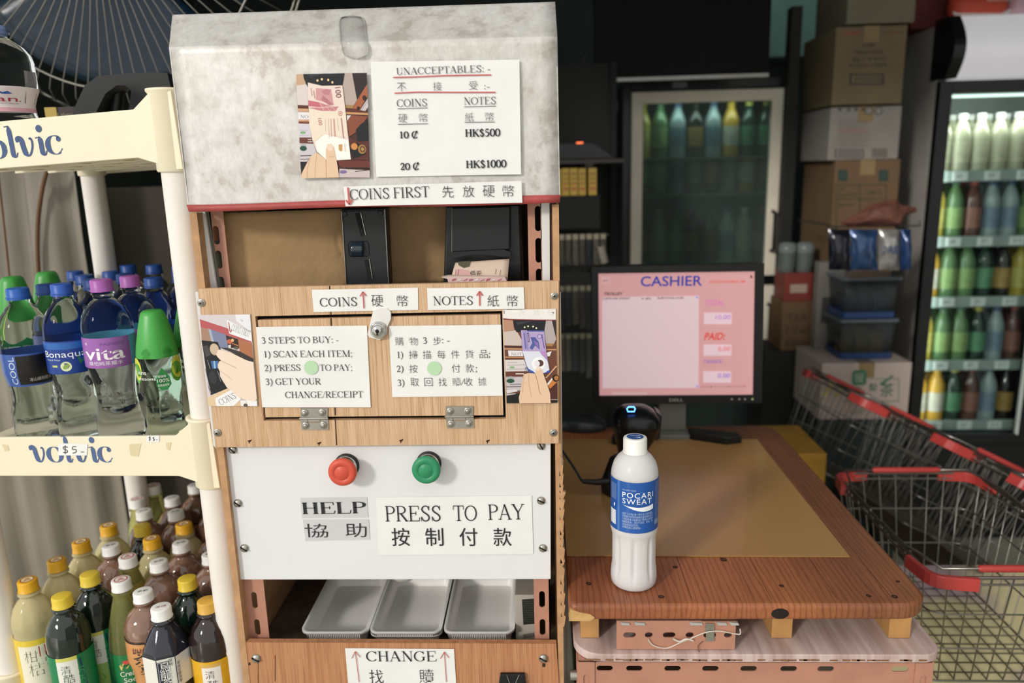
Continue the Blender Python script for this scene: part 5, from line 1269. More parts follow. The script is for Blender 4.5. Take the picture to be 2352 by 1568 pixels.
def mk_oolong():
    sq = lambda a, h: (1/max(abs(cos(a)), abs(sin(a)), abs(cos(a+pi/4)) , abs(sin(a+pi/4))))*.985 if h < .155 else 1
    t, pr = bottle('drink_bottle', 'square', 'x', 'bottle', mat('oolong_dark', '232430', rough=.1, coat=.6, var=.04), 'efefec', mod=sq, cap_print=cap_chars('深焙', '8a3a34'), n=48, group='bottled drinks on the lowest shelf')
    def d(b, S, L, hs):
        band(b, S, L, hs, 'e6e4da'); art(b, S, [(-.012, .094), (.004, .094), (.004, .138), (-.012, .138)], '2f3346', .0005)
        art(b, S, [(-.011, .095), (.003, .095), (.003, .137), (-.011, .137)], 'cfd0d0', .0006); art(b, S, [(-.0104, .0956), (.0024, .0956), (.0024, .1364), (-.0104, .1364)], '2f3346', .0007)
        for k, ch in enumerate('烏龍茶'): sans(b, S, ch, -.0092, .124-k*.0135, .0115, 'f0f0ea', .0009)
        for k, ch in enumerate('深培'): sans(b, S, ch, .003, .136-k*.006, .0045, '3a3e4e', .0009)
        for k in range(6): sans(b, S, '茶味甘醇清香'[k], .014, .128-k*.006, .004, '55586a', .0009)
    label_band(t, pr, .09, .142, d, mod=sq)
    def d2(b, S, L, hs):
        for zz in (.055, .03):
            for aa in (-.011, .0) if False else (-.005,): stroke(b, S, [(aa-.007, zz), (aa+.007, zz), (aa+.007, zz+.018), (aa-.007, zz+.018), (aa-.007, zz-.0004)], .0022, '5a6280', .0005)
    label_band(t, pr, .01, .08, d2, mod=sq, name='embossing'); return t
for k, f_ in (('cit', mk_citrus), ('gre', mk_green), ('plu', mk_plum), ('sod', mk_soda), ('mil', mk_milk), ('ool', mk_oolong)): deftype(k, f_)
ZL = PY(63, 1336, 1.10).z
ZD2 = ZB+.0045
HGT = ZL-ZD2
LB = [('cit', 63, 1336, 'citrus drink bottle with orange cap at the left front'), ('cit', 125, 1293, 'citrus bottle with orange cap, second from the left front'), ('cit', 180, 1252, 'citrus bottle with orange cap, third in the left row'), ('cit', 237, 1217, 'citrus bottle with orange cap, fourth in the left row'),
      ('gre', 142, 1372, 'dark green tea bottle with a plain yellow cap at the front'), ('gre', 193, 1332, 'dark green tea bottle with yellow cap behind the soda cap'), ('gre', 273, 1210, 'green tea bottle with yellow cap near the back, beside the fourth orange cap'), ('gre', 430, 1332, 'dark green tea bottle with yellow cap right of the oolong bottle'),
      ('sod', 226, 1331, 'cream soda bottle with white cap and green label at the front'), ('sod', 281, 1288, 'cream soda bottle with pink marked white cap behind the front soda'), ('sod', 315, 1149, 'slim bottle with pink marked white cap near the rear post, nearer one'), ('sod', 352, 1118, 'slim bottle with pink marked white cap at the very back'),
      ('mil', 306, 1337, 'milk tea bottle with orange sleeve and white cap at the front'), ('mil', 359, 1293, 'milk tea bottle with white cap behind the oolong bottle'), ('mil', 244, 1261, 'milk tea bottle with white cap between the orange caps'), ('mil', 416, 1251, 'milk tea bottle with white cap right of centre'),
      ('cit', 334, 1255, 'citrus bottle with orange cap in the middle of the white caps'), ('cit', 391, 1219, 'citrus bottle with orange cap towards the back right'),
      ('mil', 311, 1223, 'milk tea bottle with white cap in the middle, behind the lone orange cap'), ('mil', 333, 1187, 'milk tea bottle with white cap in the upper middle'), ('mil', 414, 1182, 'milk tea bottle with white cap above the back right orange cap'), ('mil', 385, 1152, 'milk tea bottle with white cap third from the back'),
      ('mil', 439, 1123, 'milk tea bottle with white cap at the back right'), ('mil', 469, 1215, 'milk tea bottle with white cap half behind the post, upper'), ('mil', 484, 1277, 'milk tea bottle half behind the post, lower'),
      ('ool', 393, 1352, 'square oolong tea bottle with white cap and pale label'), ('plu', 467, 1384, 'dark plum tea bottle with tan cap and yellow sleeve by the post'), ('plu', 490, 1342, 'plum tea bottle with tan cap half hidden by the post')]
placedL = []
for i, (k, x, y, lab) in enumerate(LB):
    f_ = get(k); h = f_['_h']; s = HGT/h+.0*i
    p = PZ(x, y, ZL)
    for it in range(60):
        mv = False
        for q_ in placedL:
            dv = V((p.x-q_.x, p.y-q_.y, 0)); l = dv.length
            if l < .066: p = p+dv.normalized()*(.0662-l); mv = True
        if not mv: break
    placedL.append(p.copy())
    loc = V((p.x, p.y, deckz(p, ZB))); s = (ZL-loc.z)/h+.02; o = put(k, f_, loc, dir_rz(loc)+random.uniform(-.15, .1), lab)
    o.scale = (1, 1, s)
# evian-like bottle on the top deck, cut by the left edge of the photo
t, pr = bottle('water_bottle', 'water', 'large clear water bottle with pale blue cap on the top shelf, at the left edge', 'bottle', CLEAR, '8ea2d2', mod=facet, capr=.0128, caph=.022)
def d(b, S, L, hs):
    band(b, S, L, hs, 'e3d8da'); band(b, S, L, hs, 'd9a4b0', z0=hs[0], z1=hs[0]+.008, c=.0001); sans(b, S, 'evian', -.0335, 0.0860, .011, 'a8324a', .0004, w=.044); sans(b, S, '.', .012, 0.0860, .011, 'a8324a', .0004)
    sans(b, S, 'EAU MINERALE NATURELLE', -.03, 0.0810, .0022, '8a8a9a', .0004, w=.042); art(b, S, [(-.012, 0.1020), (-.006, 0.1090), (-.002, 0.1030), (.002, 0.1060), (.006, 0.1010), (.0, 0.1000)], '3a5ea8', .0004)
    for k in range(6): art(b, S, [(.018, 0.1040-k*.004), (.034, 0.1040-k*.004), (.034, .1492-k*.004), (.018, .1492-k*.004)], '9a98a0', .0004)
label_band(t, pr, .066, .116, d)
base = PY(4, 288, 1.13); t.scale = (1.42, 1.42, .69); t.location = (base.x, 1.14, deckz(base, ZT)); t.rotation_euler = (0, 0, dir_rz(t.location)+.1)
# ================================================================== the packing table
ZTAB = .83
TX0, TX1, TY0, TY1 = .0285, .5265, .952, 1.70
def rrect(x0, y0, x1, y1, r, n=8, rs=None):
    rs = rs or [r]*4; pts = []
    for (cx, cy, s, rr) in ((x1-rs[0], y0+rs[0], -90, rs[0]), (x1-rs[1], y1-rs[1], 0, rs[1]), (x0+rs[2], y1-rs[2], 90, rs[2]), (x0+rs[3], y0+rs[3], 180, rs[3])):
        for k in range(n+1): th = R_(s+90*k/n); pts.append((cx+rr*cos(th), cy+rr*sin(th)))
    return pts
t = thing('pine_table_top', 'stained pine board with knots and rounded corners, propped on wooden blocks', 'table top', (.28, 1.3, .8045))
b = B(); b.prism([V((x, y, .805)) for x, y in rrect(TX0, TY0, TX1, TY1, .03, rs=[.045, .05, .05, .012])], (0, 0, ZTAB-.805))
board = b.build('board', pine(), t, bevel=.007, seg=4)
b = B(); b.prism([V((TX0+.0+x, TY0-.0015+y, z)) for x, y, z in ((0, 0, .806), (.03, -.0, .806), (.036, 0, .811), (.03, 0, .816), (.016, 0, .819), (.002, 0, .824))], (0, .02, 0))
b.build('bare_corner', mat('bare_wood', 'cfa66b', rough=.7, var=.12, scale=50), t, label='pale bare wood where the corner has broken away')
b = B(); rnd = random.Random(5)
for (x, y, rx, ry) in ((1352, 1340, 5, 4), (1551, 1302, 6, 3), (1519, 1370, 6, 3.5), (1662, 1285, 7, 5), (1795, 1345, 5, 3), (1995, 1368, 5, 3), (2055, 1370, 6, 3.5), (2062, 1335, 5, 2)):
    c = PZ(x, y, ZTAB); w = rx/1750*1.2; h = ry/1750*2.2
    disc(b, lambda a, bb, k=0: V((a, bb, ZTAB+.0003+k)), c.x, c.y, w, h, '2a1710', 0, 14, .4); 
    disc(b, lambda a, bb, k=0: V((a, bb, ZTAB+.0004+k)), c.x, c.y, w*.5, h*.5, '5a341e', 0, 10, .4)
c = PZ(1816, 1392, ZTAB); disc(b, lambda a, bb, k=0: V((a, TY0-.0004+k, bb)), .318, .8165, .012, .008, '1c1410', 0, 16)
b.build('knots', mat('knot_print', attr=True, rough=.5), t, kind='stuff')
b = B()   # glue lines between staves
for x in (.11, .2, .31, .40, .475): b.box2((x-.0003, TY0+.014, ZTAB-.0002), (x+.0003, TY1-.02, ZTAB+.00015))
b.build('glue_lines', mat('glue_line', '4a2818', rough=.6), t, kind='stuff')
# brown translucent mat
t = thing('desk_mat', 'glossy brown plastic mat covering most of the pine board', 'mat', (.24, 1.35, ZTAB+.0005))
q4 = [PZ(x, y, ZTAB) for x, y in ((1297, 1278), (1952, 1280), (1738, 1010), (1290, 1010))]; q4[0].x = q4[3].x = .030
b = B(); b.prism([V((p.x, p.y, ZTAB+.0006)) for p in q4], (0, 0, .0016)); b.build('sheet', mat('brown_mat', 'a9824e', rough=.34, var=.05, scale=3, coat=.15), t)
# blocks, lower board, frame
for x, w, lab in ((1355, 40, 'left pale wooden block under the front of the pine board'), (1797, 44, 'middle wooden block under the pine board'), (2068, 46, 'right wooden block under the pine board')):
    c = PY(x, 1440, .985); w = w/1750*1.15; b = B(); b.box2((c.x-w/2, .985, .7565), (c.x+w/2, 1.06, .8045)); tag(b.build('wooden_block', mat('pine_block', 'c9975c' if x != 1797 else 'c9975c', rough=.7, var=.1, scale=30), bevel=.001), lab, 'block')
FR = thing('work_frame', 'salmon slotted-angle frame with a whitish painted plywood board', 'stand', (.28, 1.3, 0))
b = B(); b.prism([V((x, y, .743)) for x, y in rrect(.036, .948, .545, 1.66, .03, rs=[.028, .02, .02, .04])], (0, 0, .0125))
b.build('painted_board', mat('painted_board', 'd3bfb9', rough=.6, col2='b39a92', scale=8, stretch=(10, .6, 1), detail=6), FR, bevel=.0015)
b = B(); rnd = random.Random(11)
for k in range(46):
    x = .05+k*.0105+rnd.uniform(-.003, .003)
    if rnd.random() < .75: b.prism([V((x+dx, .9478, .7462+dz)) for dx, dz in ((0, 0), (.011, rnd.uniform(-.001, .001)), (.011, .002), (0, rnd.uniform(.0015, .003)))], (0, -.0003, 0))
b.build('paint_chips', mat('chipped_ply', '8a6243', rough=.8), FR, kind='stuff')
BP = front(.952)
z1 = .7425; z0 = z1-.038
sl = [(BP.uv(x, 1530)[0], .0115) for x in (1389, 1457, 1545, 1632, 1720, 1812, 1897, 2068)]
o = slotted(BP, .040, .528, z0-1, z1-1, sl, 'front_beam', FR, lip=z0-1+.026)
b = B(); b.box2((.040, .952, z1-.002), (.528, .99, z1)); b.build('beam_flange', SALMON(), FR)
for xx, s in ((.0405, -1), (.507, 1)):
    P = front(.9495); o = slotted(P, xx, xx+.0235, -1, z1-1-.001, [(-.29-.06*k, .0125) for k in range(6)], 'leg', FR, lip=xx+.0118)
    b = B(); xe = xx if s < 0 else xx+.0235; b.box2((xe-.001, .95, 0), (xe+.001, .985, z1)); b.build('leg_flange', SALMON(), FR)
for xx in (.0405, .528):
    b = B(); b.box2((xx, 1.60, 0), (xx+.002 if xx < .1 else xx-.002, 1.64, z1)); b.build('leg', SALMON(), FR)
b = B(); b.box2((.05, 1.0, .40), (.52, 1.62, .41)); b.build('lower_board', mat('dirty_board'), FR)
b = B(); b.cyl((.03, .958, .715), (.043, .958, .715), .007, 16); b.build('bolt', STEEL(), FR)
# steel angle offcut with wire under the board
AP = front(.958)
t = thing('angle_offcut', 'short salmon slotted-angle offcut tied with white wire under the pine board', 'bracket', AP.px(1553, 1478))
a0, b0 = AP.uv(1416, 1478); a1, b1 = AP.uv(1690, 1440); zt_ = .803-1
o = slotted(AP, a0, a1, .7568-1, zt_-.001, [(AP.uv(x, 1460)[0],   .0088 if w else .0055) for x, w in ((1446, 1), (1490, 0), (1537, 1), (1584, 0), (1630, 1), (1672, 0))], 'angle', t)
b = B(); b.box2((a0, .958, zt_+1-.003), (a1, .985, zt_+1-.001)); b.build('flange', SALMON(), t)
b = B()
for x0, x1 in ((1424, 1445), (1456, 1480), (1582, 1612), (1645, 1668), (1674, 1695)):
    b.prism([AP.px(x, y, .002) for x, y in ((x0, 1427), (x1, 1429), (x1+2, 1434), (x0+4, 1434))], (0, .006, 0))
b.build('folded_paper', mat('grey_paper', 'b5b3ac', rough=.7), t, kind='stuff')
b = B(); b.prism([AP.px(x, y, .0015) for x, y in ((1620, 1429), (1640, 1430), (1640, 1470), (1621, 1470))], (0, -.001, 0)); b.build('metal_strap', STEEL(), t)
b = B()
b.tube([AP.px(x, y, .004) for x, y in catmull([(1487, 1463), (1500, 1478), (1530, 1484), (1560, 1472), (1585, 1462), (1620, 1448), (1650, 1445), (1680, 1450), (1698, 1452), (1698, 1440)], 5)], .0009, 6)
b.tube([AP.px(x, y, .005) for x, y in catmull([(1545, 1462), (1560, 1468), (1575, 1462), (1590, 1466)], 4)], .0014, 6); b.build('white_wire', mat('white_wire', 'd8cfc4', rough=.5), t)
b = B(); b.tube([AP.px(x, y, .004) for x, y in catmull([(1613, 1468), (1603, 1478), (1605, 1492), (1620, 1512)], 5)], .0005, 5); b.build('thin_wire', mat('thin_wire', '5a3a2a'), t)

# ================================================================== things on the table
# sports drink bottle
SWEAT = mat('milky_drink', 'f6f5f5', rough=.25, trans=.3, ior=1.2, var=.02, scale=4, sss=.5)
flute = lambda a, h: 1-.10*max(0, cos(a*8))**4*min(1, max(0, (h-.018)/.010))*min(1, max(0, (.080-h)/.010)) if .018 < h < .080 else 1
t, pr = bottle('drink_bottle', 'sweat', 'cloudy white sports drink bottle with blue label standing alone on the pine board', 'bottle', SWEAT, 'f1f0ea', mod=flute, n=120, capr=.0160, caph=.021, capz=.1985)
def cp_(b, S):
    disc(b, S, 0, 0, .0115, .0115, '2c569c', 0, 30); art(b, S, [(-.008, -.003), (.007, -.005), (.0075, -.002), (0, -.004)], 'f4f4f4', .0002); sans(b, S, 'POCARI', 0, .002, .0035, 'e8eef8', .0002, w=.013, center=True)
b = B(); S = lambda x, y, k=0: V((x, y, .1985+.021+.0003+k)); cp_(b, S); b.build('cap_print', PRINT(), [c for c in bpy.data.objects if c.parent == t and c.name.startswith('cap')][0])
def d(b, S, L, hs):
    BL = '2459a6'; band(b, S, L, hs, BL)
    W_ = 'f0f3f8'
    sans(b, S, 'POCARI', -.0165, .1435, .0078, W_, .0004, w=.0435, thin=.006, space=1.18); sans(b, S, 'SWEAT', -.0162, .1345, .0078, W_, .0004, w=.0405, thin=.006, space=1.18)
    sans(b, S, 'ION SUPPLY DRINK', -.0162, .1535, .0018, 'c6d4ec', .0004, w=.0185)
    n = 20; x0_, ww = -.0162, .0435
    up = [(x0_+ww*i/n, .1322-.0040*sin(pi*.55*i/n)+.0042*(i/n)**3) for i in range(n+1)]; lo = [(x0_+ww*i/n, .1320-.0092*sin(pi*.60*i/n)**1.1+.0022*(i/n)**4) for i in range(n+1)]
    vs = [S(x, y, .0004) for x, y in up]+[S(x, y, .0004) for x, y in lo]; b.add(vs, [[i+n+1, i+n+2, i+1, i] for i in range(n)], W_)
    for k, s_ in enumerate(('[宝矿力水特] 是一种补充人体所需水', '分和离子的饮料能够迅速均衡地补充', '汗液流失使人恢复状态,平衡电人体所需', '电解质和水。适合于运动、劳动、沐', '浴及起床后饮用。', '冰镇饮用,口感更佳~')):
        sans(b, S, s_, -.0162, .1185-k*.0040, .0027, 'b9cdea', .0004, w=(.043 if k < 4 else .022 if k == 4 else .026))
    for k in range(30):
        yy = .161-k*.0021; sans(b, S, '成分表营养' if k % 2 else '贮藏于阴凉', .0315, yy, .0015, '8fb0e0', .0004, w=.012)
    for k in range(9): sans(b, S, '电解质补充', -.0385, .157-k*.0026, .0018, '9fbbe4', .0004, w=.012)
    band(b, S, L, hs, 'e6ebf3', z0=.0985, z1=.120, a0=-.041, a1=-.0275, c=.0003)
    for k in range(6): stroke(b, S, [(-.040, .101+k*.003), (-.0285, .101+k*.003)], .0004, '6a7a96', .0006)
    band(b, S, L, hs, '4a78bd', a0=-.0245, a1=-.0205, z0=hs[0], z1=hs[-1], c=.00025)
    disc(b, S, -.0305, .128, .0014, .003, 'dfe8f6', .0005, 12)
    for k in range(9): stroke(b, S, [(.0315+.0012*k, .100), (.0315+.0012*k, .1075)], .0005, 'c2d2ea', .0005)
label_band(t, pr, .0915, .1655, d, off=.0006)
pb = PZ(1455, 1336, ZTAB); t.location = (pb.x, pb.y, ZTAB+.0005); t.rotation_euler = (0, 0, dir_rz(t.location)); t.scale = (1.015, 1.015, 1.015)

# barcode scanner on its stand
sc0 = PZ(1440, 1090, ZTAB)
SC = V((.125, 1.285, ZTAB+.0024))
t = thing('barcode_scanner', 'black hand barcode scanner with a blue light in its cup stand', 'scanner', SC)
o = PZ(1432, 1150, ZTAB+.002)
b = B(); b.lathe([(.001, 0), (.044, 0), (.047, .006), (.046, .02), (.041, .035), (.036, .05), (.032, .062), (.027, .066), (.001, .066)], 40, V((o.x+.012, o.y+.045, ZTAB+.0024)), mod=lambda a, h: 1+.05*cos(2*a)); b.build('stand_cup', BLACK(), t, label='matt black cup stand of the scanner')
CUP = V((o.x+.012, o.y+.045, ZTAB))
hp = [(a_, b_, c_*.85, d_, e_) for a_, b_, c_, d_, e_ in [(CUP.x+.004, CUP.y+.01, .055, .021, .02), (CUP.x+.008, CUP.y+.008, .09, .025, .023), (CUP.x+.012, CUP.y+.005, .115, .034, .030), (CUP.x+.014, CUP.y-.004, .140, .040, .036), (CUP.x+.014, CUP.y-.012, .160, .042, .040), (CUP.x+.013, CUP.y-.012, .176, .040, .038), (CUP.x+.012, CUP.y-.008, .188, .034, .031), (CUP.x+.011, CUP.y-.004, .196, .024, .02), (CUP.x+.011, CUP.y-.002, .199, .01, .009)]]
b = B(); rs = []
for (x, y, z, rx, ry) in [tuple(a*(1-s)+c*s for a, c in zip(p, q)) for p, q in zip(hp, hp[1:]) for s in (0, .5)]+[hp[-1]]:
    rs.append([V((x+rx*math.copysign(abs(cos(a))**.75, cos(a)), y+ry*math.copysign(abs(sin(a))**.75, sin(a)), ZTAB+z)) for a in [2*pi*k/36 for k in range(36)]])
b.rings(rs); head = b.build('scanner_body', mat('scanner_black', '0f1112', rough=.3), t)
tp = PZ(1450, 941, ZTAB+.199); fc = lambda x, y: PZ(x, y, ZTAB+.192)
b = B(); cpx = hp[6]; P = Plane((cpx[0], cpx[1]-.0335, ZTAB+.160), (1, 0, 0), (0, .55, 1))
b.tube([P.px(x, y) for x, y in ((1440, 938), (1444, 934), (1456, 934), (1459, 938), (1457, 945), (1442, 945))], .0011, 6, closed=True); b.build('status_light', mat('blue_led', '4a86ff', emit=6, var=0), head, label='glowing blue status ring')
b = B(); P = Plane((cpx[0], cpx[1]-.05, ZTAB+.15), (1, 0, 0), (0, 0, 1)); b.prism([V((CUP.x+.048, CUP.y-.01, ZTAB+.105)), V((CUP.x+.057, CUP.y-.01, ZTAB+.108)), V((CUP.x+.06, CUP.y-.01, ZTAB+.150)), V((CUP.x+.050, CUP.y-.01, ZTAB+.157))], (0, .04, 0)); b.build('window_hood', BLACK(), head, bevel=.002)
b = B(); cpts = [V((CUP.x-.036, CUP.y-.02, ZTAB+.03)), V((CUP.x-.06, CUP.y-.022, ZTAB+.0285)), V((CUP.x-.085, CUP.y-.02, ZTAB+.03)), V((CUP.x-.1, CUP.y, ZTAB+.05)), V((.0285, CUP.y+.03, ZTAB+.075))]
b.tube([cpts[0], cpts[1], cpts[2]], [.0075, .0055, .004], 10); b.tube(cpts[2:], .0024, 8); b.build('cable', BLACK(), t)
# mouse
m0 = PZ(1340, 985, ZTAB)
t = thing('computer_mouse', 'dark computer mouse lying on the table left of the scanner', 'mouse', (m0.x, m0.y, ZTAB+.0005))
b = B(); rs = []
for k in range(9):
    f = k/8; z = ZTAB+.0006+.036*f**.8 if k else ZTAB+.0006; s = math.sqrt(max(0.02, 1-f**2.4)) if k else .93
    rs.append([V((m0.x+.056*s*cos(a)-.006*f, m0.y+.034*s*sin(a), z+.003*sin(a)*f)) for a in [2*pi*i/32 for i in range(32)]])
b.rings(rs); mb = b.build('shell', mat('mouse_grey', '33373a', rough=.3), t)
b = B(); b.tube([V((m0.x-.03, m0.y-.0, ZTAB+.034)), V((m0.x+.0, m0.y-.0, ZTAB+.0385)), V((m0.x+.02, m0.y, ZTAB+.0355))], .003, 8); b.build('wheel', BLACK(), mb)
# monitor
MP = front(1.62)
t = thing('monitor', 'black computer monitor with pink CASHIER screen standing on the table', 'monitor', (.29, 1.63, ZTAB+.0005))
Q = lambda *pts: [MP.px(*p) for p in pts]
outer = [(1358, 612), (1755, 605), (1749, 924), (1363, 928)]; inner = [(1374.6, 628), (1734.6, 623), (1730, 907), (1377, 909)]
b = B(); fo = [MP.uv(*p) for p in outer]; fi = [MP.uv(*p) for p in inner]
vs = [MP.at(*p, 0) for p in fo]+[MP.at(*p, 0) for p in fi]+[MP.at(*p, -.03) for p in fo]+[MP.at(*p, -.004) for p in fi]
fs = []
for k in range(4):
    j = (k+1) % 4; fs += [[k, k+4, j+4, j][::-1], [k, j, j+8, k+8], [k+4, k+12, j+12, j+4][::-1]]
fs.append([8, 9, 10, 11]); b.add(vs, fs); bz = b.build('bezel', mat('bezel_black', '141618', rough=.4), t, bevel=.0008)
b = B(); S = pl(MP); c = -.0038
b.poly([MP.at(*p, c) for p in fi], 'dba5a5')
def sp(x, y): return MP.uv(1270+x/3.136, 560+y/3.136)
def srect(x0, y0, x1, y1, col, c): art(b, S, [sp(x0, y0), sp(x1, y0), sp(x1, y1), sp(x0, y1)], col, c)
def stext(s, x0, x1, y, h, col, c=-.0028, thin=.0, shear=0, sr=False):
    a = sp(x0, y); e = sp(x1, y-(x1-x0)*.012); hh = h/3.136/1750*1.66
    if sr: line_on(MP, b, (1270+x0/3.136, 560+y/3.136), (1270+x1/3.136, 560+(y-(x1-x0)*.012)/3.136), h/3.136, s, col=col, c=c, bold=1.4, hair=.08)
    else: sans(b, S, s, a[0], a[1], hh, col, c, w=math.hypot(e[0]-a[0], e[1]-a[1]), thin=thin, shear=shear, ang=math.atan2(e[1]-a[1], e[0]-a[0]))
art(b, S, [sp(355, 385), sp(1053, 375), sp(1050, 1040), sp(358, 1043)], 'e6ccd2', -.0034)
for x0, y0, x1, y1 in ((1090, 497, 1290, 580), (1088, 727, 1288, 808), (1086, 920, 1286, 1002)): srect(x0, y0, x1, y1, 'eacdd6', -.0034)
srect(350, 240, 413, 290, 'e0b2b2', -.0034); stext('QUIT', 358, 408, 273, 15, '7a5a62')
srect(422, 1066, 684, 1090, 'c89a9a', -.0036); srect(425, 1070, 682, 1090, 'e2b9ba', -.0034)
stext('CASHIER', 633, 1076, 306, 72, '2a38a4', thin=.01); stext('27/09/2018 09:48:52 AM', 1125, 1385, 283, 17, 'd8604c', thin=.01)
stext('TROLLEY', 368, 502, 370, 20, '3a2426', thin=.02); stext('(1)POCARI SWEAT', 358, 556, 402, 14, '6a4a50', thin=.02); stext('X 1BTL', 638, 712, 402, 14, '6a4a50', thin=.02); stext('SUBTOTAL:10.00', 754, 942, 398, 14, '6a4a50', thin=.02)
stext('TOTAL', 1096, 1235, 445, 40, 'd27bc0', thin=.01); stext('10.00', 1174, 1280, 545, 33, 'b070c8'); stext('PAID:', 1090, 1243, 692, 52, 'd84a3c', thin=.02, shear=.25); stext('0.00', 1192, 1278, 774, 33, 'd85a50')
stext('CHANGE :', 1086, 1240, 862, 24, '8a6ac4', sr=True); stext('0.00', 1190, 1276, 966, 33, '8a5ac8'); stext('PRESS ■ TO PAY 按制付款找續', 1066, 1392, 1038, 12, 'a8787c')
for y in (376, 1018): srect(1030, y, 1052, y+20, 'c8c0e8', -.003); srect(1037, y+7, 1045, y+13, '3a50a8', -.0027)
art(b, S, [sp(1425, 222), sp(1443, 240), sp(1436, 243), sp(1438, 252), sp(1430, 245), sp(1426, 248)], '4a2a30', -.003)
b.build('screen', mat('screen_glow', attr=True, rough=.5, emit=.46), t, label='pink cashier till screen')
b = B(); a_, b_ = MP.uv(1537, 921.5); sans(b, S, 'DELL', a_, b_, .0068, 'b8b6ac', .0006, w=.0305, thin=.01)
for x in (1681, 1698, 1711): a_, b_ = MP.uv(x, 916); disc(b, S, a_, b_, .0022, .0022, 'b8b8ae', .0008, 12)
a_, b_ = MP.uv(1728, 916); disc(b, S, a_, b_, .0026, .0026, 'b9d890', .0008, 12)
b.build('badge_and_buttons', PRINT(), bz)
nb = PY(1543, 930, 1.645)
b = B(); w = .031; zb = ZTAB+.012
b.prism([V((nb.x-w, 1.635, zb)), V((nb.x+w, 1.635, zb)), V((nb.x+w-.003, 1.635, .99)), V((nb.x-w+.003, 1.635, .99))], (0, .02, 0)); b.build('neck', mat('monitor_grey', '77776f', rough=.4), t, bevel=.002)
b = B(); b.prism([V((x, y, ZTAB+.0008)) for x, y in rrect(nb.x-.035, 1.60, nb.x+.035, 1.69, .008)], (0, 0, .011)); b.build('foot', mat('monitor_grey'), t, bevel=.002)
for s in (-1, 1):
    b = B(); b.prism([V((nb.x+s*.035, 1.635, ZTAB+.001)), V((nb.x+s*.135, 1.60, ZTAB+.001)), V((nb.x+s*.14, 1.575, ZTAB+.001)), V((nb.x+s*.105, 1.565, ZTAB+.001)), V((nb.x+s*.035, 1.60, ZTAB+.001))][::s], (0, 0, .018)); b.build('foot_arm', mat('foot_black', '17191b', rough=.35), t, bevel=.003)
b = B(); b.tube([V(p) for p in ((nb.x+.0, 1.66, .93), (nb.x+.03, 1.67, .93), (nb.x+.07, 1.67, .95), (nb.x+.09, 1.66, .97))], .003, 8); b.build('cable', BLACK(), t)
# ================================================================== the dark back of the shop
def prod_mat(): return mat('product_print', attr=True, rough=.35, coat=.3)
def simple_bottle(col, cap, lab_col, H=.21, R=.032, name='drink_bottle', glass=False):
    t = thing(name, 'x', 'bottle', (0, 0, 0))
    b = B(); pr = [(.001, .002), (R*.95, 0), (R, .008), (R, H*.62), (R*.92, H*.7), (R*.5, H*.86), (R*.38, H*.9), (R*.38, H*.95)]
    b.lathe(pr, 18, col=None); b.build('body', mat('drink_'+col, col, rough=.12, var=.04, coat=.4), t)
    b = B(); b.lathe([(R*.46, H*.91), (R*.47, H), (.0005, H)], 16); b.build('cap', mat('cap_'+cap, cap, rough=.4, var=.02), t)
    b = B(); b.lathe([(R*1.015, H*.2), (R*1.015, H*.55)], 18, cap=False); b.build('label', mat('lab_'+lab_col, lab_col, rough=.4, var=.1, scale=40), t)
    return t
PROD = {}
def prod(key, *a, **k):
    if key not in PROD: PROD[key] = [simple_bottle(*a, **k), 0]; PROD[key][0]['label'] = 'x'
    return PROD[key]
def place_prod(key, loc, lab, group):
    e = PROD[key]
    if not e[1]: e[1] = 1; o = e[0]; o.location = loc; o['label'] = lab; o['group'] = group; return o
    return dup(e[0], loc, 0, lab, group)
KINDS = [('kY', 'b8a648', 'd0bc3c', 'c8bc6a'), ('kG', '5c7a52', '55705a', '8aa468'), ('kR', '5a3a34', 'a05048', '8a5c50'), ('kB', '94a2a4', '55688a', '6f8294'), ('kW', '98977e', 'b4b4ae', 'a3a188'), ('kD', '2a2422', '202020', 'a08048'), ('kO', 'd0a040', 'd8ac40', 'd0c8b8'), ('kT', '2a3c34', 'c2b858', '5a8a68')]
for k in KINDS: prod(k[0], k[1], k[2], k[3])
# ---- lit upright fridge on the right
RX0, RX1, RY0, RY1 = 1.345, 2.02, 2.75, 3.35
t = thing('drinks_fridge', 'tall lit upright drinks fridge with a white canopy, at the right edge', 'fridge', (1.68, 3.05, 0))
FB = mat('fridge_black', '0d0f10', rough=.35); FG = mat('fridge_grey', 'b0aca5', rough=.5, var=.05)
b = B(); b.box2((RX0, RY0+.02, 0), (RX0+.03, RY1, 1.86)); b.build('side_panel', FG, t)
b = B(); b.box2((RX1-.03, RY0+.02, 0), (RX1, RY1, 1.86)); b.build('side_panel', FG, t)
b = B(); b.box2((RX0+.03, RY1-.03, 0), (RX1-.03, RY1, 1.86)); b.build('back_panel', mat('fridge_inner', 'b8c4bc', rough=.5), t)
b = B(); b.box2((RX0+.03, RY0+.03, 1.80), (RX1-.03, RY1-.03, 1.86)); b.build('top_panel', FG, t)
zb_ = PY(2100, 1012, RY0).z; b = B(); b.box2((RX0, RY0, .0), (RX1, RY1-.03, zb_-.02)); b.build('plinth', FB, t)
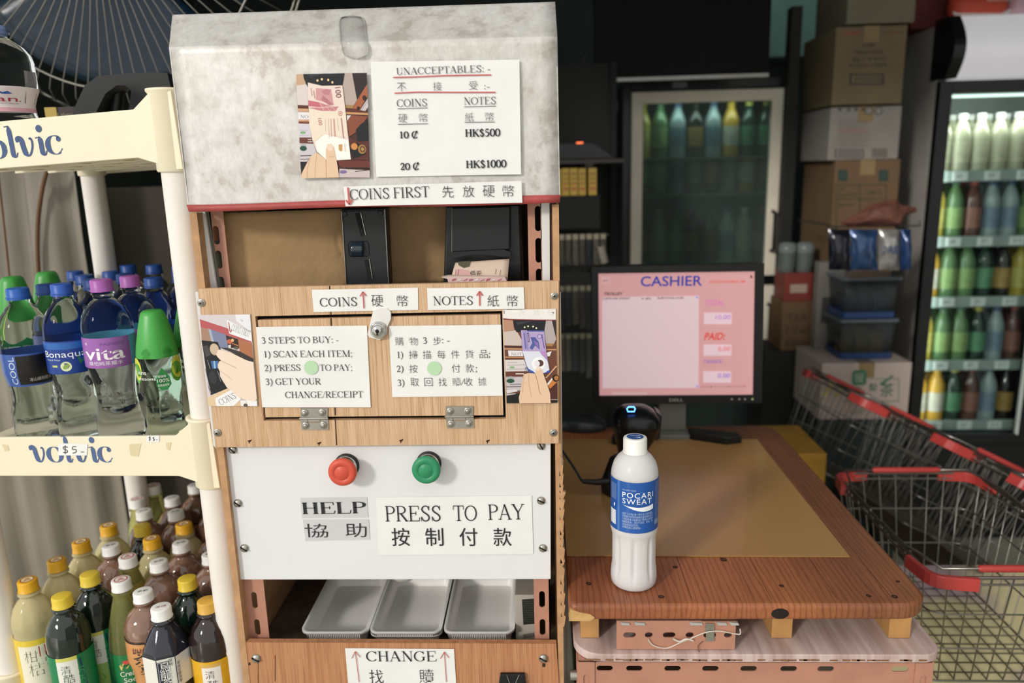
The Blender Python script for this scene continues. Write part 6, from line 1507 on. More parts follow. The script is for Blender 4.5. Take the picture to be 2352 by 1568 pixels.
# canopy
zc0, zc1 = PY(2190, 182, RY0).z, PY(2190, 40, RY0).z
b = B(); prof = [(RY0-.02-.06*sin(pi*k/10*.9+.25), zc0+(zc1-zc0)*k/10) for k in range(11)]
b.prism([V((RX0+.035, y, z)) for y, z in prof]+[V((RX0+.035, RY0+.06, zc1)), V((RX0+.035, RY0+.06, zc0))], (RX1-RX0-.07, 0, 0)); b.build('canopy', mat('canopy_white', 'cfcdd0', rough=.3, emit=.5, var=.01), t)
for x in (RX0-.004, RX1-.034):
    b = B(); b.prism([V((x, y-.004, z)) for y, z in prof]+[V((x, RY0+.06, zc1)), V((x, RY0+.06, zc0))], (.038, 0, 0)); b.build('canopy_cheek', FB, t)
# door frame
def frame(x0, x1, z0, z1, y, w, nm, m, par, d=.03):
    for a in ((x0, z0, x0+w, z1), (x1-w, z0, x1, z1), (x0+w, z1-w, x1-w, z1), (x0+w, z0, x1-w, z0+w)):
        b = B(); b.box2((a[0], y, a[1]), (a[2], y+d, a[3])); b.build(nm, m, par, bevel=.002)
zd1 = zc0-.005; zd0 = zb_-.015
frame(RX0, RX1-.235, zd0, zd1, RY0-.01, .042, 'door_frame', FB, t)
b = B(); b.box2((RX1-.235+.002, RY0, zd0), (RX1, RY0+.03, zd1)); b.build('front_panel', FB, t)
GLASS = mat('door_glass', 'e0ebe8', rough=.16, trans=1, ior=1.05, var=0)
b = B(); b.box2((RX0+.042, RY0+.002, zd0+.042), (RX1-.235-.042, RY0+.006, zd1-.042)); b.build('door_glass', GLASS, t)
b = B(); b.box2((RX1-.235-.048, RY0-.012, zd0+.04), (RX1-.235-.042, RY0+.002, zd1-.04)); b.build('door_edge_trim', mat('pale_trim', 'c8d4cc', rough=.3), t)
xi0, xi1 = RX0+.045, RX1-.25
for x in (xi0-.012, ):
    b = B(); b.box2((x, RY0+.035, zd0+.08), (x+.008, RY0+.05, zd1-.06)); b.build('light_strip', mat('fridge_light', 'eafff4', emit=1.6, var=0), t)
b = B(); b.box2((xi0, RY0+.05, zd1-.05), (xi1, RY0+.07, zd1-.042)); b.build('light_strip', mat('fridge_light'), t)
SHZ = [PY(2230, y, RY0+.05).z for y in (402, 552, 690, 835, 972)]
rnd = random.Random(21)
rows = [['kW', 'kW', 'kW', 'kW', 'kW', 'kD'], ['kY', 'kG', 'kR', 'kB', 'kB', 'kG'], ['kO', 'kG', 'kG', 'kT', 'kD', 'kY'], ['kY', 'kG', 'kG', 'kT', 'kB', 'kR'], ['kO', 'kO', 'kT', 'kR', 'kB', 'kD']]
names = {'kY': 'yellow', 'kG': 'green', 'kR': 'red-brown', 'kB': 'pale blue', 'kW': 'cream', 'kD': 'dark', 'kO': 'orange', 'kT': 'dark green'}
ordn = ['top shelf', 'second shelf', 'third shelf', 'fourth shelf', 'lowest shelf']
pos = ['leftmost', 'second from left', 'third from left', 'fourth from left', 'fifth from left', 'rightmost']
for i, z in enumerate(SHZ):
    b = B(); b.box2((xi0-.01, RY0+.04, z-.022), (xi1, RY0+.048, z+.016)); b.build('price_rail', mat('price_rail', '9aa6a2', rough=.3), t)
    b = B(); b.box2((xi0-.01, RY0+.048, z-.006), (xi1, RY1-.035, z)); b.build('shelf', mat('wire_shelf', 'b8c0bc', rough=.4), t)
    b = B()
    for k in range(3):
        x = xi0+.05+k*.11; b.box2((x, RY0+.037, z-.018), (x+.05, RY0+.04, z+.012), col='dfe4e2')
        sans(b, lambda a, bb, c=0: V((a, RY0+.0365, bb)), '$%d' % (8+k), x+.012, z-.008, .014, '7a8684')
    b.build('price_card', PRINT(), t, kind='stuff')
    for k in range(6):
        x = xi0+.03+(xi1-xi0-.06)*k/5; key = rows[i][k]
        place_prod(key, (x, RY0+.095, z+.0005), '%s bottle, %s on the %s of the lit fridge' % (names[key], pos[k], ordn[i]), 'bottles in the lit fridge')
        place_prod(key, (x, RY0+.17, z+.0005), '%s bottle behind, %s on the %s of the lit fridge' % (names[key], pos[k], ordn[i]), 'bottles in the lit fridge')
l = area('fridge_glow', (1.56, RY0+.04, 1.58), (1.56, RY1, 1.2), .36, 1.1, (.93, 1, .95), sy=.03)
l = area('fridge_glow_side', (xi0+.0, RY0+.03, 1.0), (xi1, RY0+.4, 1.0),   .03, 1.35, (.93, 1, .95), sy=1.1)
# bags on top of the fridge
for k, (x0, x1, colr, lab) in enumerate(((2192, 2325, 'c04a34', 'red and white bag of snacks lying on the fridge canopy'), (2325, 2380, 'c8a8b0', 'pinkish bag beside the red bag on the fridge canopy'))):
    a = PY(x0, 35, RY0+.0); c = PY(x1, 35, RY0); zt2 = zc1+.0005
    t2 = thing('snack_bag', lab, 'bag', ((a.x+c.x)/2, RY0+.04, zt2))
    b = B(); rs = []
    for j in range(7):
        f = j/6; h = .075*f; d_ = .05*math.sqrt(max(.05, 1-abs(2*f-1)**3)); w = (c.x-a.x)/2*(1-.06*abs(2*f-1))
        rs.append([V(((a.x+c.x)/2+w*math.copysign(abs(cos(q_))**.5, cos(q_)), RY0+.045+d_*sin(q_), zt2+.001+h)) for q_ in [2*pi*i/20 for i in range(20)]])
    b.rings(rs, col=colr); b.build('bag', PRINT(), t2)
    if k == 0:
        P = front(RY0-.0065); b = B(); polypx(P, b, [(2188, 26), (2192, 36), (2320, 32), (2322, 20), (2300, 30), (2200, 30)], 'd8cfc8', 0)
        a_, b_ = P.uv(2268, 4); sans(b, pl(P), 'POTATO CHIPS', a_, b_, .009, 'e8dcd0', .0005, w=.08); b.build('bag_print', PRINT(), [c for c in t2.children][0])
a = PY(2092, 60, 2.85); c = PY(2186, 20, 2.85)
b = B(); b.box2((a.x, 2.85, 1.861), (RX0+.075, 3.1, 2.02)); tag(b.build('red_carton', mat('dark_red_card', '5f1f20', rough=.7, var=.15, scale=20)), 'dark red carton on the left corner of the lit fridge', 'box')
# ---- white framed fridge
t = thing('glass_door_fridge', 'black fridge with two cream framed glass doors behind the monitor', 'fridge', (.63, 3.3, 0))
FY = 3.0; fa = PY(1452, 212, FY); fb_ = PY(1802, 200, FY); z1 = fa.z; z0 = PY(1780, 632, FY).z; x0, x1 = fa.x, fb_.x
CF_ = mat('cream_frame', 'efe7d3', rough=.45, var=.04)
b = B(); b.box2((x0-.03, FY+.03, 0), (x0-.002, 3.6, z1+.04)); b.build('side_panel', FB, t)
b = B(); b.box2((x1+.002, FY+.03, 0), (x1+.05, 3.6, z1+.04)); b.build('side_panel', FB, t)
b = B(); b.box2((x0, FY+.03, z1+.01), (x1, 3.6, z1+.04)); b.build('top_panel', FB, t)
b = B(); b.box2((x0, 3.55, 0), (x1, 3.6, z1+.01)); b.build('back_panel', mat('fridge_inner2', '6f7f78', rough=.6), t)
b = B(); b.box2((x0, FY+.03, z0-.03), (x1, 3.5, z0-.01)); b.build('divider', FB, t)
for (q0, q1) in ((z0, z1), (.15, z0-.04)):
    frame(x0, x1, q0, q1, FY, .042, 'door_frame', CF_, t)
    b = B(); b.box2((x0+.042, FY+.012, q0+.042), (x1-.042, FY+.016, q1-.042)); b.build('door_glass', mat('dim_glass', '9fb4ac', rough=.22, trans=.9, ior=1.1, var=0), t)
    hz = q0+.07 if q1 == z1 else q1-.2
    b = B(); hx = x1-.02; hz0, hz1 = (PY(1778, 575, FY).z, PY(1778, 485, FY).z) if q1 == z1 else (PY(1770, 785, FY).z, PY(1770, 698, FY).z)
    b.tube([V((hx, FY, hz0)), V((hx, FY-.035, hz0+.004)), V((hx, FY-.035, hz1-.004)), V((hx, FY, hz1))], .007, 8); b.build('door_handle', MATBLACK(), t)
ZS2 = [PY(1600, y, FY+.1).z for y in (362, 445, 600)]
for i, z in enumerate(ZS2):
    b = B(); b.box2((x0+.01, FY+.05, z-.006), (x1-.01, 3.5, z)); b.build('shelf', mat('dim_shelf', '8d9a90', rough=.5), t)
seq = [['kY', 'kG', 'kB', 'kD', 'kB', 'kO', 'kT', 'kT', 'kR', 'kD'], ['kG', 'kG', 'kB', 'kT', 'kD', 'kW', 'kO', 'kR', 'kR', 'kD'], ['kR', 'kW', 'kG', 'kD', 'kD', 'kB', 'kW', 'kR', 'kT', 'kD']]
for i, z in enumerate(ZS2):
    for k in range(8):
        x = x0+.055+k*.0685; key = seq[i][k]
        place_prod(key, (x, FY+.12, z+.0005), '%s bottle, %s from left, %s shelf, cream framed fridge' % (names[key], ['first', 'second', 'third', 'fourth', 'fifth', 'sixth', 'seventh', 'eighth'][k], ['upper', 'middle', 'lower'][i]), 'bottles in the cream framed fridge')
area('dim_fridge_glow', (.63, FY+.06, z1-.05), (.63, FY+.3, 1.3), .4, .45, (.85, 1, .95), sy=.04)
# ---- hanging display / TV
t = thing('wall_screen', 'large black flat screen with a silver lower edge above the fridge', 'screen', (.47, 2.72, 1.70))
TP = front(2.7)
b = B(); b.prism([TP.px(*p) for p in ((1363, -60), (1775, -60), (1766, 175), (1368, 187))], (0, .04, 0)); tv = b.build('panel', mat('screen_black', '090a0b', rough=.55, spec=.15), t, bevel=.003)
b = B(); b.prism([TP.px(*p, .004) for p in ((1367, 181), (1765, 168), (1765, 176), (1367, 189))], (0, .02, 0)); b.build('silver_edge', mat('silver_edge', '9a9a94', rough=.35, metal=.5), t)
b = B(); b.prism([TP.px(*p) for p in ((1545, 189), (1578, 188), (1578, 200), (1545, 201))], (0, .02, 0)); b.build('sensor', BLACK(), t)
b = B(); b.box2((.42, 2.74, 1.72), (.52, 4.19, 1.8)); b.build('wall_arm', MATBLACK(), t)
b = B(); b.tube([TP.px(*p, -.03) for p in catmull([(1362, 105), (1342, 130), (1345, 160), (1365, 190), (1405, 215), (1420, 240), (1405, 270), (1360, 300), (1335, 318)], 5)], .005, 6); tag(b.build('black_cable', BLACK()), 'black cable looping down left of the black screen', 'cable')
# strip of wall behind the screen, the lamp's glow painted as paler teal
b = B(); b.box2((.86, 4.0, 1.93), (1.5, 4.19, 2.5)); struct(b.build('trim_2', mat('lamplit_teal', '7fa39b', rough=.7)))
# ---- left rack with router, yellow packs, hanging packs
KP = 2.35
def kp(x, y, Y=KP): return PY(x, y, Y)
t = thing('display_rack', 'dark metal display rack left of the cream framed fridge', 'rack', (kp(1350, 700).x, KP+.12, 0))
x0 = kp(1282, 400).x-.12; x1 = kp(1434, 400).x
zsh = kp(1340, 366).z
b = B(); b.box2((x0, KP, zsh-.012), (x1, KP+.25, zsh)); b.build('shelf', mat('rack_brown', '2c2824', rough=.6), t)
z2 = kp(1340, 449).z
b = B(); b.box2((x0, KP, z2-.008), (kp(1378, 449).x, KP+.2, z2-.0005)); b.build('shelf', MATBLACK(), t)
b = B(); b.box2((x0, KP+.001, kp(1330, 525).z), (kp(1378, 500).x, KP+.16, z2-.008)); b.build('drawer_box', MATBLACK(), t)
for x in (x0, x1-.02):
    b = B(); b.box2((x, KP+.25, 0), (x+.02, KP+.27, 1.75)); b.build('upright', MATBLACK(), t)
b = B(); b.box2((x0, KP+.272, .3), (x1, KP+.28, 1.75)); b.build('back_panel', mat('rack_back', '1a1b19', rough=.8), t)
for y in (541, 660, 770):
    z = kp(1340, y).z; b = B(); b.tube([V((x0, KP+.02, z)), V((kp(1400, y).x, KP+.02, z))], .003, 6); b.build('hanging_rail', DARKMET(), t)
rnd = random.Random(31)
for r_, y in enumerate((541, 660, 770)):
    z = kp(1340, y).z
    for k in range(7):
        x = kp(1290+k*16, y).x; h = rnd.uniform(.11, .14); w = .016; colr = rnd.choice(['4c4a42', '5f5b50', '3b3f40', '6a5f55', '2f3436'])
        t2 = thing('hanging_pack', '%s dim packet, %s of the %s row on the rack' % ({'4c4a42': 'olive', '5f5b50': 'grey', '3b3f40': 'slate', '6a5f55': 'brownish', '2f3436': 'dark'}[colr], ['first', 'second', 'third', 'fourth', 'fifth', 'sixth', 'seventh'][k], ['top', 'middle', 'bottom'][r_]), 'packet', (x, KP+.015, z), 'dim packets hanging on the rack')
        b = B(); b.prism([V((x-w/2, KP+.008, z-.012)), V((x+w/2, KP+.008, z-.012)), V((x+w/2+rnd.uniform(0, .003), KP+.008, z-h)), V((x-w/2, KP+.008, z-h-.004))], (0, .008, 0)); b.build('pouch', mat('pack_'+colr, colr, rough=.3, var=.2, scale=60), t2, bevel=.002)
        b = B(); b.prism([V((x-w/2, KP+.010, z+.004)), V((x+w/2, KP+.010, z+.004)), V((x+w/2, KP+.010, z-.0125)), V((x-w/2, KP+.010, z-.0125))], (0, .002, 0)); b.build('header', mat('pack_header', '8d8872', rough=.5), t2)
for k, (xa, xb, y0, y1, lab) in enumerate(((1276, 1290, 386, 448, 'yellow carton mostly hidden by the kiosk'), (1291, 1308, 384, 448, 'first full yellow carton from the kiosk on the dark rack'), (1309, 1328, 384, 448, 'second full yellow carton on the dark rack'), (1329, 1347, 384, 447, 'third full yellow carton on the dark rack'), (1352, 1372, 384, 447, 'rightmost yellow carton on the dark rack'))):
    a = kp(xa, y1, KP+.0); c = kp(xb, y0, KP+.0); t2 = thing('yellow_carton', lab, 'carton', ((a.x+c.x)/2, KP+.05, z2), 'yellow cartons on the dark rack')
    b = B(); b.box2((a.x+.0008, KP+.012, z2), (c.x-.0008, KP+.09, z2+(c.z-a.z))); b.build('box', mat('yellow_card', 'a88c3a', rough=.5, var=.06), t2, bevel=.001)
    P = front(KP+.0115); b = B()
    for yy, hh, colr in ((.6, .04, '6a5526'), (.75, .1, '8a6a30'), (.2, .1, '9a5c34'), (.42, .06, '8a5a30')):
        zz = z2+(c.z-a.z)*yy; b.box2((a.x+.004, KP+.0112, zz), (c.x-.004, KP+.0118, zz+(c.z-a.z)*hh), col=colr)
    b.build('print_lines', PRINT(), t2.children[0])
a = kp(1347, 372, KP+.03); c = kp(1366, 372, KP+.03)
b = B(); b.box2((a.x, KP+.095, z2), (c.x, KP+.10, a.z+.02)); tag(b.build('white_card', mat('white_card', 'b0a898', rough=.6)), 'white card standing behind the rightmost yellow carton', 'card')
a = kp(1300, 364); t2 = thing('router', 'black network box with an orange light on the dark rack', 'router', (a.x+.03, KP+.1, zsh))
b = B(); b.prism([V((x0+.02, KP+.03, zsh+.0005)), V((x1-.02, KP+.03, zsh+.0005)), V((x1-.05, KP+.03, zsh+.022)), V((x1-.09, KP+.03, zsh+.05)), V((x0+.03, KP+.03, zsh+.05))], (0, .15, 0)); b.build('case', BLACK(), t2, bevel=.003)
a = kp(1324, 330, KP+.029); c = kp(1339, 326, KP+.029); b = B(); b.box2((a.x, KP+.026, a.z), (c.x, KP+.03, c.z)); b.build('orange_light', mat('orange_led', 'ff7a4a', emit=1.2, var=0), t2.children[0])
a = kp(1376, 585); t2 = thing('clear_tube', 'pale shiny tube standing in front of the hanging packets', 'tube', (kp(1385, 600).x, KP-.02, kp(1385, 605).z))
b = B(); p0 = kp(1389, 603, KP-.02); p1 = kp(1380, 565, KP-.02); b.cyl(p0, p1, .012, 16); b.build('tube', mat('pale_tube', '8d857c', rough=.2, coat=.5), t2)
b = B(); b.box2((x0, KP-.06, p0.z-.012), (p0.x+.02, KP-.0, p0.z-.008)); b.build('tube_tray', MATBLACK(), t)
# ---- boxes
def carton(lab, q, Y, depth, m, name='carton', prints=None, extra_z=None):
    a = PY(q[0], q[3], Y); c = PY(q[2], q[1], Y)
    t2 = thing(name, lab, 'box', ((a.x+c.x)/2, Y+depth/2, a.z)); ORG[t2.name] = t2.location.copy()
    b = B(); b.box2((a.x, Y, a.z), (c.x, Y+depth, c.z)); bx_ = b.build('box', m, t2, bevel=.003)
    b = B(); xm = (a.x+c.x)/2; b.box2((xm-.025, Y-.0006, c.z-.05), (xm+.025, Y-.0001, c.z)); b.box2((xm-.025, Y, c.z+.0001), (xm+.025, Y+depth, c.z+.0006)); b.build('packing_tape', mat('packing_tape', '8f7a56', rough=.15), bx_)
    if prints:
        b = B(); P = front(Y-.001); prints(P, b); b.build('printing', PRINT(), bx_)
    return t2, a, c
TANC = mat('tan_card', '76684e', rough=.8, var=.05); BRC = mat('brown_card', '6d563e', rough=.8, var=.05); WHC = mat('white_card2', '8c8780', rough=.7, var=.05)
BY = 2.72
def t_on(P, b, s, x, y, h, w=None, col='3a3428'):
    a_ = P.uv(x, y); e = P.uv(x+(w or 10), y); k = (e[0]-a_[0]) if w else None; sans(b, pl(P), s, a_[0], a_[1], h/1750*2.9, col, .0003, w=k)
def r_on(P, b, x0, y0, x1, y1, col, c=.0002): polypx(P, b, [(x0, y0), (x1, y0), (x1, y1), (x0, y1)], col, c)
def pr1(P, b):
    t_on(P, b, 'Calbee', 1932, 76, 9, 44, 'a8403a'); t_on(P, b, 'HOT & SPICY', 2036, 74, 5, 34, '8a4a40'); t_on(P, b, 'FOR', 1983, 104, 7, 26); t_on(P, b, 'HONG KONG', 1965, 120, 7, 64); t_on(P, b, '80g X 30 BAGS', 1959, 136, 8, 76); t_on(P, b, 'POTATO CRISPS', 1950, 151, 8, 86)
    r_on(P, b, 1952, 165, 2031, 190, '2a2822'); r_on(P, b, 1956, 168, 2027, 187, '76684e', .0003)
    for k in range(22): r_on(P, b, 1961+k*3, 170, 1962.4+k*3, 185, '3a3830', .0005)
def pr2(P, b):
    for k, x in enumerate((1925, 1945, 1962, 1978)): t_on(P, b, '▲', x, 250, 7, 9, '3a3832')
    for x in (1996, 2018): a_ = P.uv(x, 250); disc(b, pl(P), a_[0], a_[1], .014, .014, '55524a', .0003); disc(b, pl(P), a_[0], a_[1], .010, .010, '8c8780', .0004); t_on(P, b, 'C', x-3, 254, 6, None, '55524a')
    for k in range(11): r_on(P, b, 1925, 270+k*6, 1925+(70 if k % 3 else 60), 272+k*6, '77726a' if k != 4 else 'a8504a')
    r_on(P, b, 1918, 338, 1984, 358, '3a3830'); r_on(P, b, 1921, 340, 1981, 356, '8c8780', .0003)
    for k in range(18): r_on(P, b, 1925+k*3, 341, 1926.4+k*3, 355, '3a3830', .0005)
    r_on(P, b, 2003, 336, 2038, 357, '6a665e')
def pr3(P, b):
    for x in (1925, 2018): r_on(P, b, x, 390, x+22, 416, '2f4238')
    for q in ((1920, 423, 2036, 425), (1920, 456, 2036, 458), (1920, 423, 1922, 560), (1974, 423, 1976, 560), (2034, 423, 2036, 500)): r_on(P, b, *q, '3a4432')
    t_on(P, b, '180 G', 1992, 447, 10, 32, '3a4432'); t_on(P, b, '24', 1927, 438, 7, None, '3a4432'); t_on(P, b, 'PACKETS', 1926, 451, 6, 42, '3a4432'); t_on(P, b, 'BEST BY', 1926, 474, 6, 34, '3a4432')
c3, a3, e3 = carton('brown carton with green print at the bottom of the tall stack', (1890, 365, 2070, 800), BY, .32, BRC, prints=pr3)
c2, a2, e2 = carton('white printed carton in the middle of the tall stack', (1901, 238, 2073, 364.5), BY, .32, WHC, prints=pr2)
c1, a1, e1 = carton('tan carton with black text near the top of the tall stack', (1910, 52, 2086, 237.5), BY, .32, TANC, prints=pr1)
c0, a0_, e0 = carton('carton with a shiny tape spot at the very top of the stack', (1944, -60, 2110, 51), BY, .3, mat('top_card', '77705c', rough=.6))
for o, e_, nxt in ((c2, e3, a2), (c1, e2, a1), (c0, e1, a0_)):
    o.location.z -= (nxt.z-e_.z)-.0008
# dark boxes beside the stack
b = B(); a = PY(1822, 1000, 2.95); c = PY(1886, 245, 2.95); b.box2((.905, 2.95, 0), (.945, 3.02, c.z)); tag(b.build('dark_cabinet', mat('dark_cab', '232422', rough=.7)), 'narrow dark cabinet left of the tall carton stack', 'cabinet')
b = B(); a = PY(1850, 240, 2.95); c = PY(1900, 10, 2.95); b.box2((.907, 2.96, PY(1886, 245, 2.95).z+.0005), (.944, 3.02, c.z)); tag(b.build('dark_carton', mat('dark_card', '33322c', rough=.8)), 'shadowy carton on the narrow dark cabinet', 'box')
# white tea carton on a low pile
def pr4(P, b):
    G_ = '3f6f55'
    polypx(P, b, [(1962, 850), (1986, 849), (1991, 856), (1990, 880), (1984, 884), (1962, 885), (1957, 878), (1957, 857)], G_, .0002); cjk_on(P, b, '慢', 1973, 867, 22, col='c8c4b4', c=.0008)
    for q in ((1997, 869, 2065, 871), (2063, 869, 2065, 922), (1930, 920, 2065, 922)): r_on(P, b, *q, '6a8a70')
    for ch, x, y, s_ in (('雪', 1970, 897, 17), ('梨', 2005, 889, 20), ('茶', 2037, 895, 34)): cjk_on(P, b, ch, x, y, s_, col=G_, c=.0008, thin=.005)
    polypx(P, b, [(2020, 880), (2050, 861), (2053, 864), (2025, 884)], G_, .0008)
    for k in range(7): a_ = P.uv(1893+k*9, 905-(k % 3)*12); disc(b, pl(P), a_[0], a_[1], .012, .009, 'b5a860' if k % 2 else 'c9bd74', .0003+k*.0001, 14)
    t_on(P, b, '雪梨茶', 1950, 950, 5, 30, '8a8a7a')
TY_ = 2.45
c5, a5, e5 = carton('white carton with green tea lettering behind the wire baskets', (1880, 832, 2096, 964), TY_, .26, mat('tea_card', 'b5a59c', rough=.7, var=.03), prints=pr4)
b = B(); b.box2((a5.x+.0, TY_+.01, 0), (e5.x+.0, TY_+.25, a5.z-.0008)); tag(b.build('dark_crate', mat('crate_dark', '23312e', rough=.6, var=.1)), 'dark green crate under the white tea carton', 'crate')
# small goods on the tea carton and beside it
z5 = e5.z+.0012
def smallbox(lab, x0, x1, Y, z0, h, d_, colr, name='small_box', txt=None, col2='3a3026', cat='box'):
    a = PY(x0, 700, Y); c = PY(x1, 700, Y); t2 = thing(name, lab, cat, ((a.x+c.x)/2, Y+d_/2, z0))
    b = B(); b.box2((a.x, Y, z0), (c.x, Y+d_, z0+h)); bb_ = b.build('box', mat('sb_'+colr, colr, rough=.5, var=.05), t2, bevel=.002)
    b = B(); w = c.x-a.x
    if txt:
        for k, s in enumerate(txt): sans(b, lambda u, v, c_=0: V((u, Y-.0006, v)), s, a.x+w*.15, z0+h*(.62-.26*k), h*.14, col2, 0, w=w*.6)
    else: b.box2((a.x+w*.2, Y-.0006, z0+h*.3), (c.x-w*.2, Y-.0002, z0+h*.6), col=col2)
    b.build('printing', PRINT(), bb_)
    return t2
zl = PY(1830, 805, 2.73).z
pile = B(); pile.box2((.80, 2.725, 0), (.945, 2.93, zl-.001)); tag(pile.build('dark_cabinet', mat('dark_cab')), 'low dark cabinet holding the small goods right of the fridge', 'cabinet')
hb_ = PY(1830, 692, 2.73).z-zl; smallbox('brown carton with dark text under the red tin box', 1798, 1876, 2.73, zl, hb_, .15, '6a5238', txt=('TEA', '12x', 'BAGS'))
hr_ = PY(1830, 627, 2.73).z-zl-hb_; smallbox('red box with a pale picture under the two clear jars', 1800, 1864, 2.73, zl+hb_+.0005, hr_, .12, '7a3228', col2='a89484')
for k, x in enumerate((1808, 1848)):
    c = PY(x, 590, 2.77); r = .031; zj = zl+hb_+hr_+.001; t2 = thing('clear_jar', ('left' if k == 0 else 'right')+' clear domed jar on the red box', 'jar', (c.x, 2.77, zj))
    b = B(); b.lathe([(.001, 0), (r, 0), (r, .08), (r*.93, .098), (r*.6, .105), (.001, .106)], 24, (c.x, 2.77, zj)); b.build('jar', mat('jar_glass', '8f9a98', rough=.1, trans=.4, ior=1.3), t2)
    b = B(); b.lathe([(r*1.01, .02), (r*1.01, .07)], 24, (c.x, 2.77, zj), cap=False); b.build('jar_label', mat('jar_label', '55605c', rough=.4), t2)
smallbox('tall white carton with a barcode strip behind the clear tubs', 1876, 1936, 2.655, z5, PY(1900, 602, 2.655).z-z5, .045, '77736c', col2='3a3a36')
for k, (zz, lab) in enumerate(((z5, 'lower clear tub with yellow packets and a blue band'), (z5+.138, 'upper clear tub with blue packets'))):
    a = PY(1934, 700, 2.49); c = PY(2070, 700, 2.49); zz += .0005
    t2 = thing('clear_tub', lab, 'tub', ((a.x+c.x)/2, 2.50, zz), 'clear plastic tubs on the tea carton')
    b = B(); hw = (c.x-a.x)/2; xm = (a.x+c.x)/2
    def rq(s, z): return [V((x, y, z)) for x, y in rrect(xm-hw*s, 2.49+.08*(1-s), xm+hw*s, 2.65-.08*(1-s), .015, 4)]
    b.rings([rq(.86, zz+.02), rq(.95, zz+.125)], cap=False); b.build('tub_wall', mat('tub_plastic', '9aa4a4', rough=.08, trans=.9, ior=1.15), t2, solid=.001)
    b = B(); b.rings([rq(1.02, zz+.125), rq(1.02, zz+.135)], sm=False); b.build('lid', mat('tub_lid', '6f7d88', rough=.2, trans=.4), t2)
    b = B(); b.rings([rq(.9, zz), rq(.9, zz+.02)], sm=False); b.build('base_band', mat('blue_band', '25406f', rough=.3), t2)
    for j in range(3):
        tt = thing('packet', '%s packet inside the %s clear tub, %s' % ('yellow' if k == 0 else 'blue', 'lower' if k == 0 else 'upper', ['left', 'middle', 'right'][j]), 'packet', (xm-.06+j*.055, 2.48, zz+.022))
        b = B(); b.box2((xm-.082+j*.055, 2.53+.008*j, zz+.0215), (xm-.036+j*.055, 2.57+.008*j, zz+.07+.01*(j == 1))); b.build('packet_body', mat('pk_y' if k == 0 else 'pk_b', 'b8862e' if k == 0 else '2a3f78', rough=.4, var=.15, scale=50), tt, bevel=.003)
# snack bags hanging on a wire rail and crumpled brown bag on it
HY = 2.34
zr2 = PY(1990, 522, HY).z
t = thing('wire_rail', 'thin wire rail with hooks holding the hanging snack bags', 'rail', (PY(2000, 522, HY).x, HY, zr2))
b = B(); b.tube([PY(x, y, HY+.02) for x, y in ((1895, 530), (1930, 520), (2115, 518))], .0025, 6); b.tube([PY(x, y, HY+.02) for x, y in ((2112, 518), (2114, 505))], .0025, 6)
b.tube([PY(1925, 522, HY+.02), V((PY(1925, 522, HY+.02).x, BY-.001, zr2))], .0025, 6); b.build('rail', DARKMET(), t)
for k, (xa, xb, c1_, lab) in enumerate(((1903, 1952, '1a1f2c', 'dark snack bag at the left of the hanging row'), (1953, 2016, '30507c', 'shiny blue snack bag in the middle of the hanging row'), (2018, 2066, 'a8a6a2', 'white snack bag with dark round letters on the hanging row'), (2068, 2092, '2a4a80', 'narrow blue snack bag at the right of the hanging row'))):
    t2 = thing('snack_bag', lab, 'bag', (PY((xa+xb)/2, 560, HY).x, HY, PY(xa, 560, HY).z), 'snack bags hanging on the wire rail')
    b = B(); n = 8; vs = []; 
    for s in (-1, 1):
        for j in range(n+1):
            for i in range(n+1):
                u, v = i/n, j/n; p = PY(xa+(xb-xa)*u, 527+(620-527)*v, HY-.006*k if k % 2 else HY)
                p.y += s*.022*math.sqrt(max(0, sin(pi*u)*sin(pi*v)))+.002*sin(u*9+v*14+k); vs.append(p)
    m_ = (n+1)**2
    for s in (0, 1): b.add([], []); 
    fs = []
    for s in (0, 1):
        for j in range(n):
            for i in range(n):
                q = [s*m_+j*(n+1)+i, s*m_+(j+1)*(n+1)+i, s*m_+(j+1)*(n+1)+i+1, s*m_+j*(n+1)+i+1]; fs.append(q if s == 0 else q[::-1])
    b.add(vs, fs, None, True); o = b.build('foil', mat('foil_'+c1_, c1_, rough=.22, metal=.3, var=.25, scale=30, coat=.4), t2)
    if k == 2:
        b = B(); P = front(HY-.026)
        for ch, x in (('O', 2024), ('R', 2040), ('E', 2053)): t_on(P, b, ch, x, 582, 14, 12, '26406f')
        b.build('bag_lettering', PRINT(), o)
t2 = thing('paper_bag', 'crumpled reddish brown paper bag lying on the hanging rail', 'bag', PY(2020, 520, HY))
b = B(); rnd = random.Random(4)
pts = [(1930, 512), (1965, 492), (2000, 470), (2030, 462), (2058, 455), (2068, 470), (2104, 476), (2106, 486), (2082, 494), (2070, 516), (2030, 520), (1960, 522)]
cen = PY(2020, 495, HY)
ring0 = [PY(x, y, HY) for x, y in pts]
b.rings([[p+V((0, -.0, 0)) for p in ring0], [cen+(p-cen)*.62+V((rnd.uniform(-.01, .01), -.03, rnd.uniform(-.008, .008))) for p in ring0], [cen+(p-cen)*.2+V((0, -.042, 0)) for p in ring0]], sm=False)
b.rings([[p for p in ring0], [cen+(p-cen)*.7+V((0, .04, 0)) for p in ring0]], sm=False)
b.build('bag', mat('brown_paper', '74483c', rough=.6, var=.15, scale=30), t2)
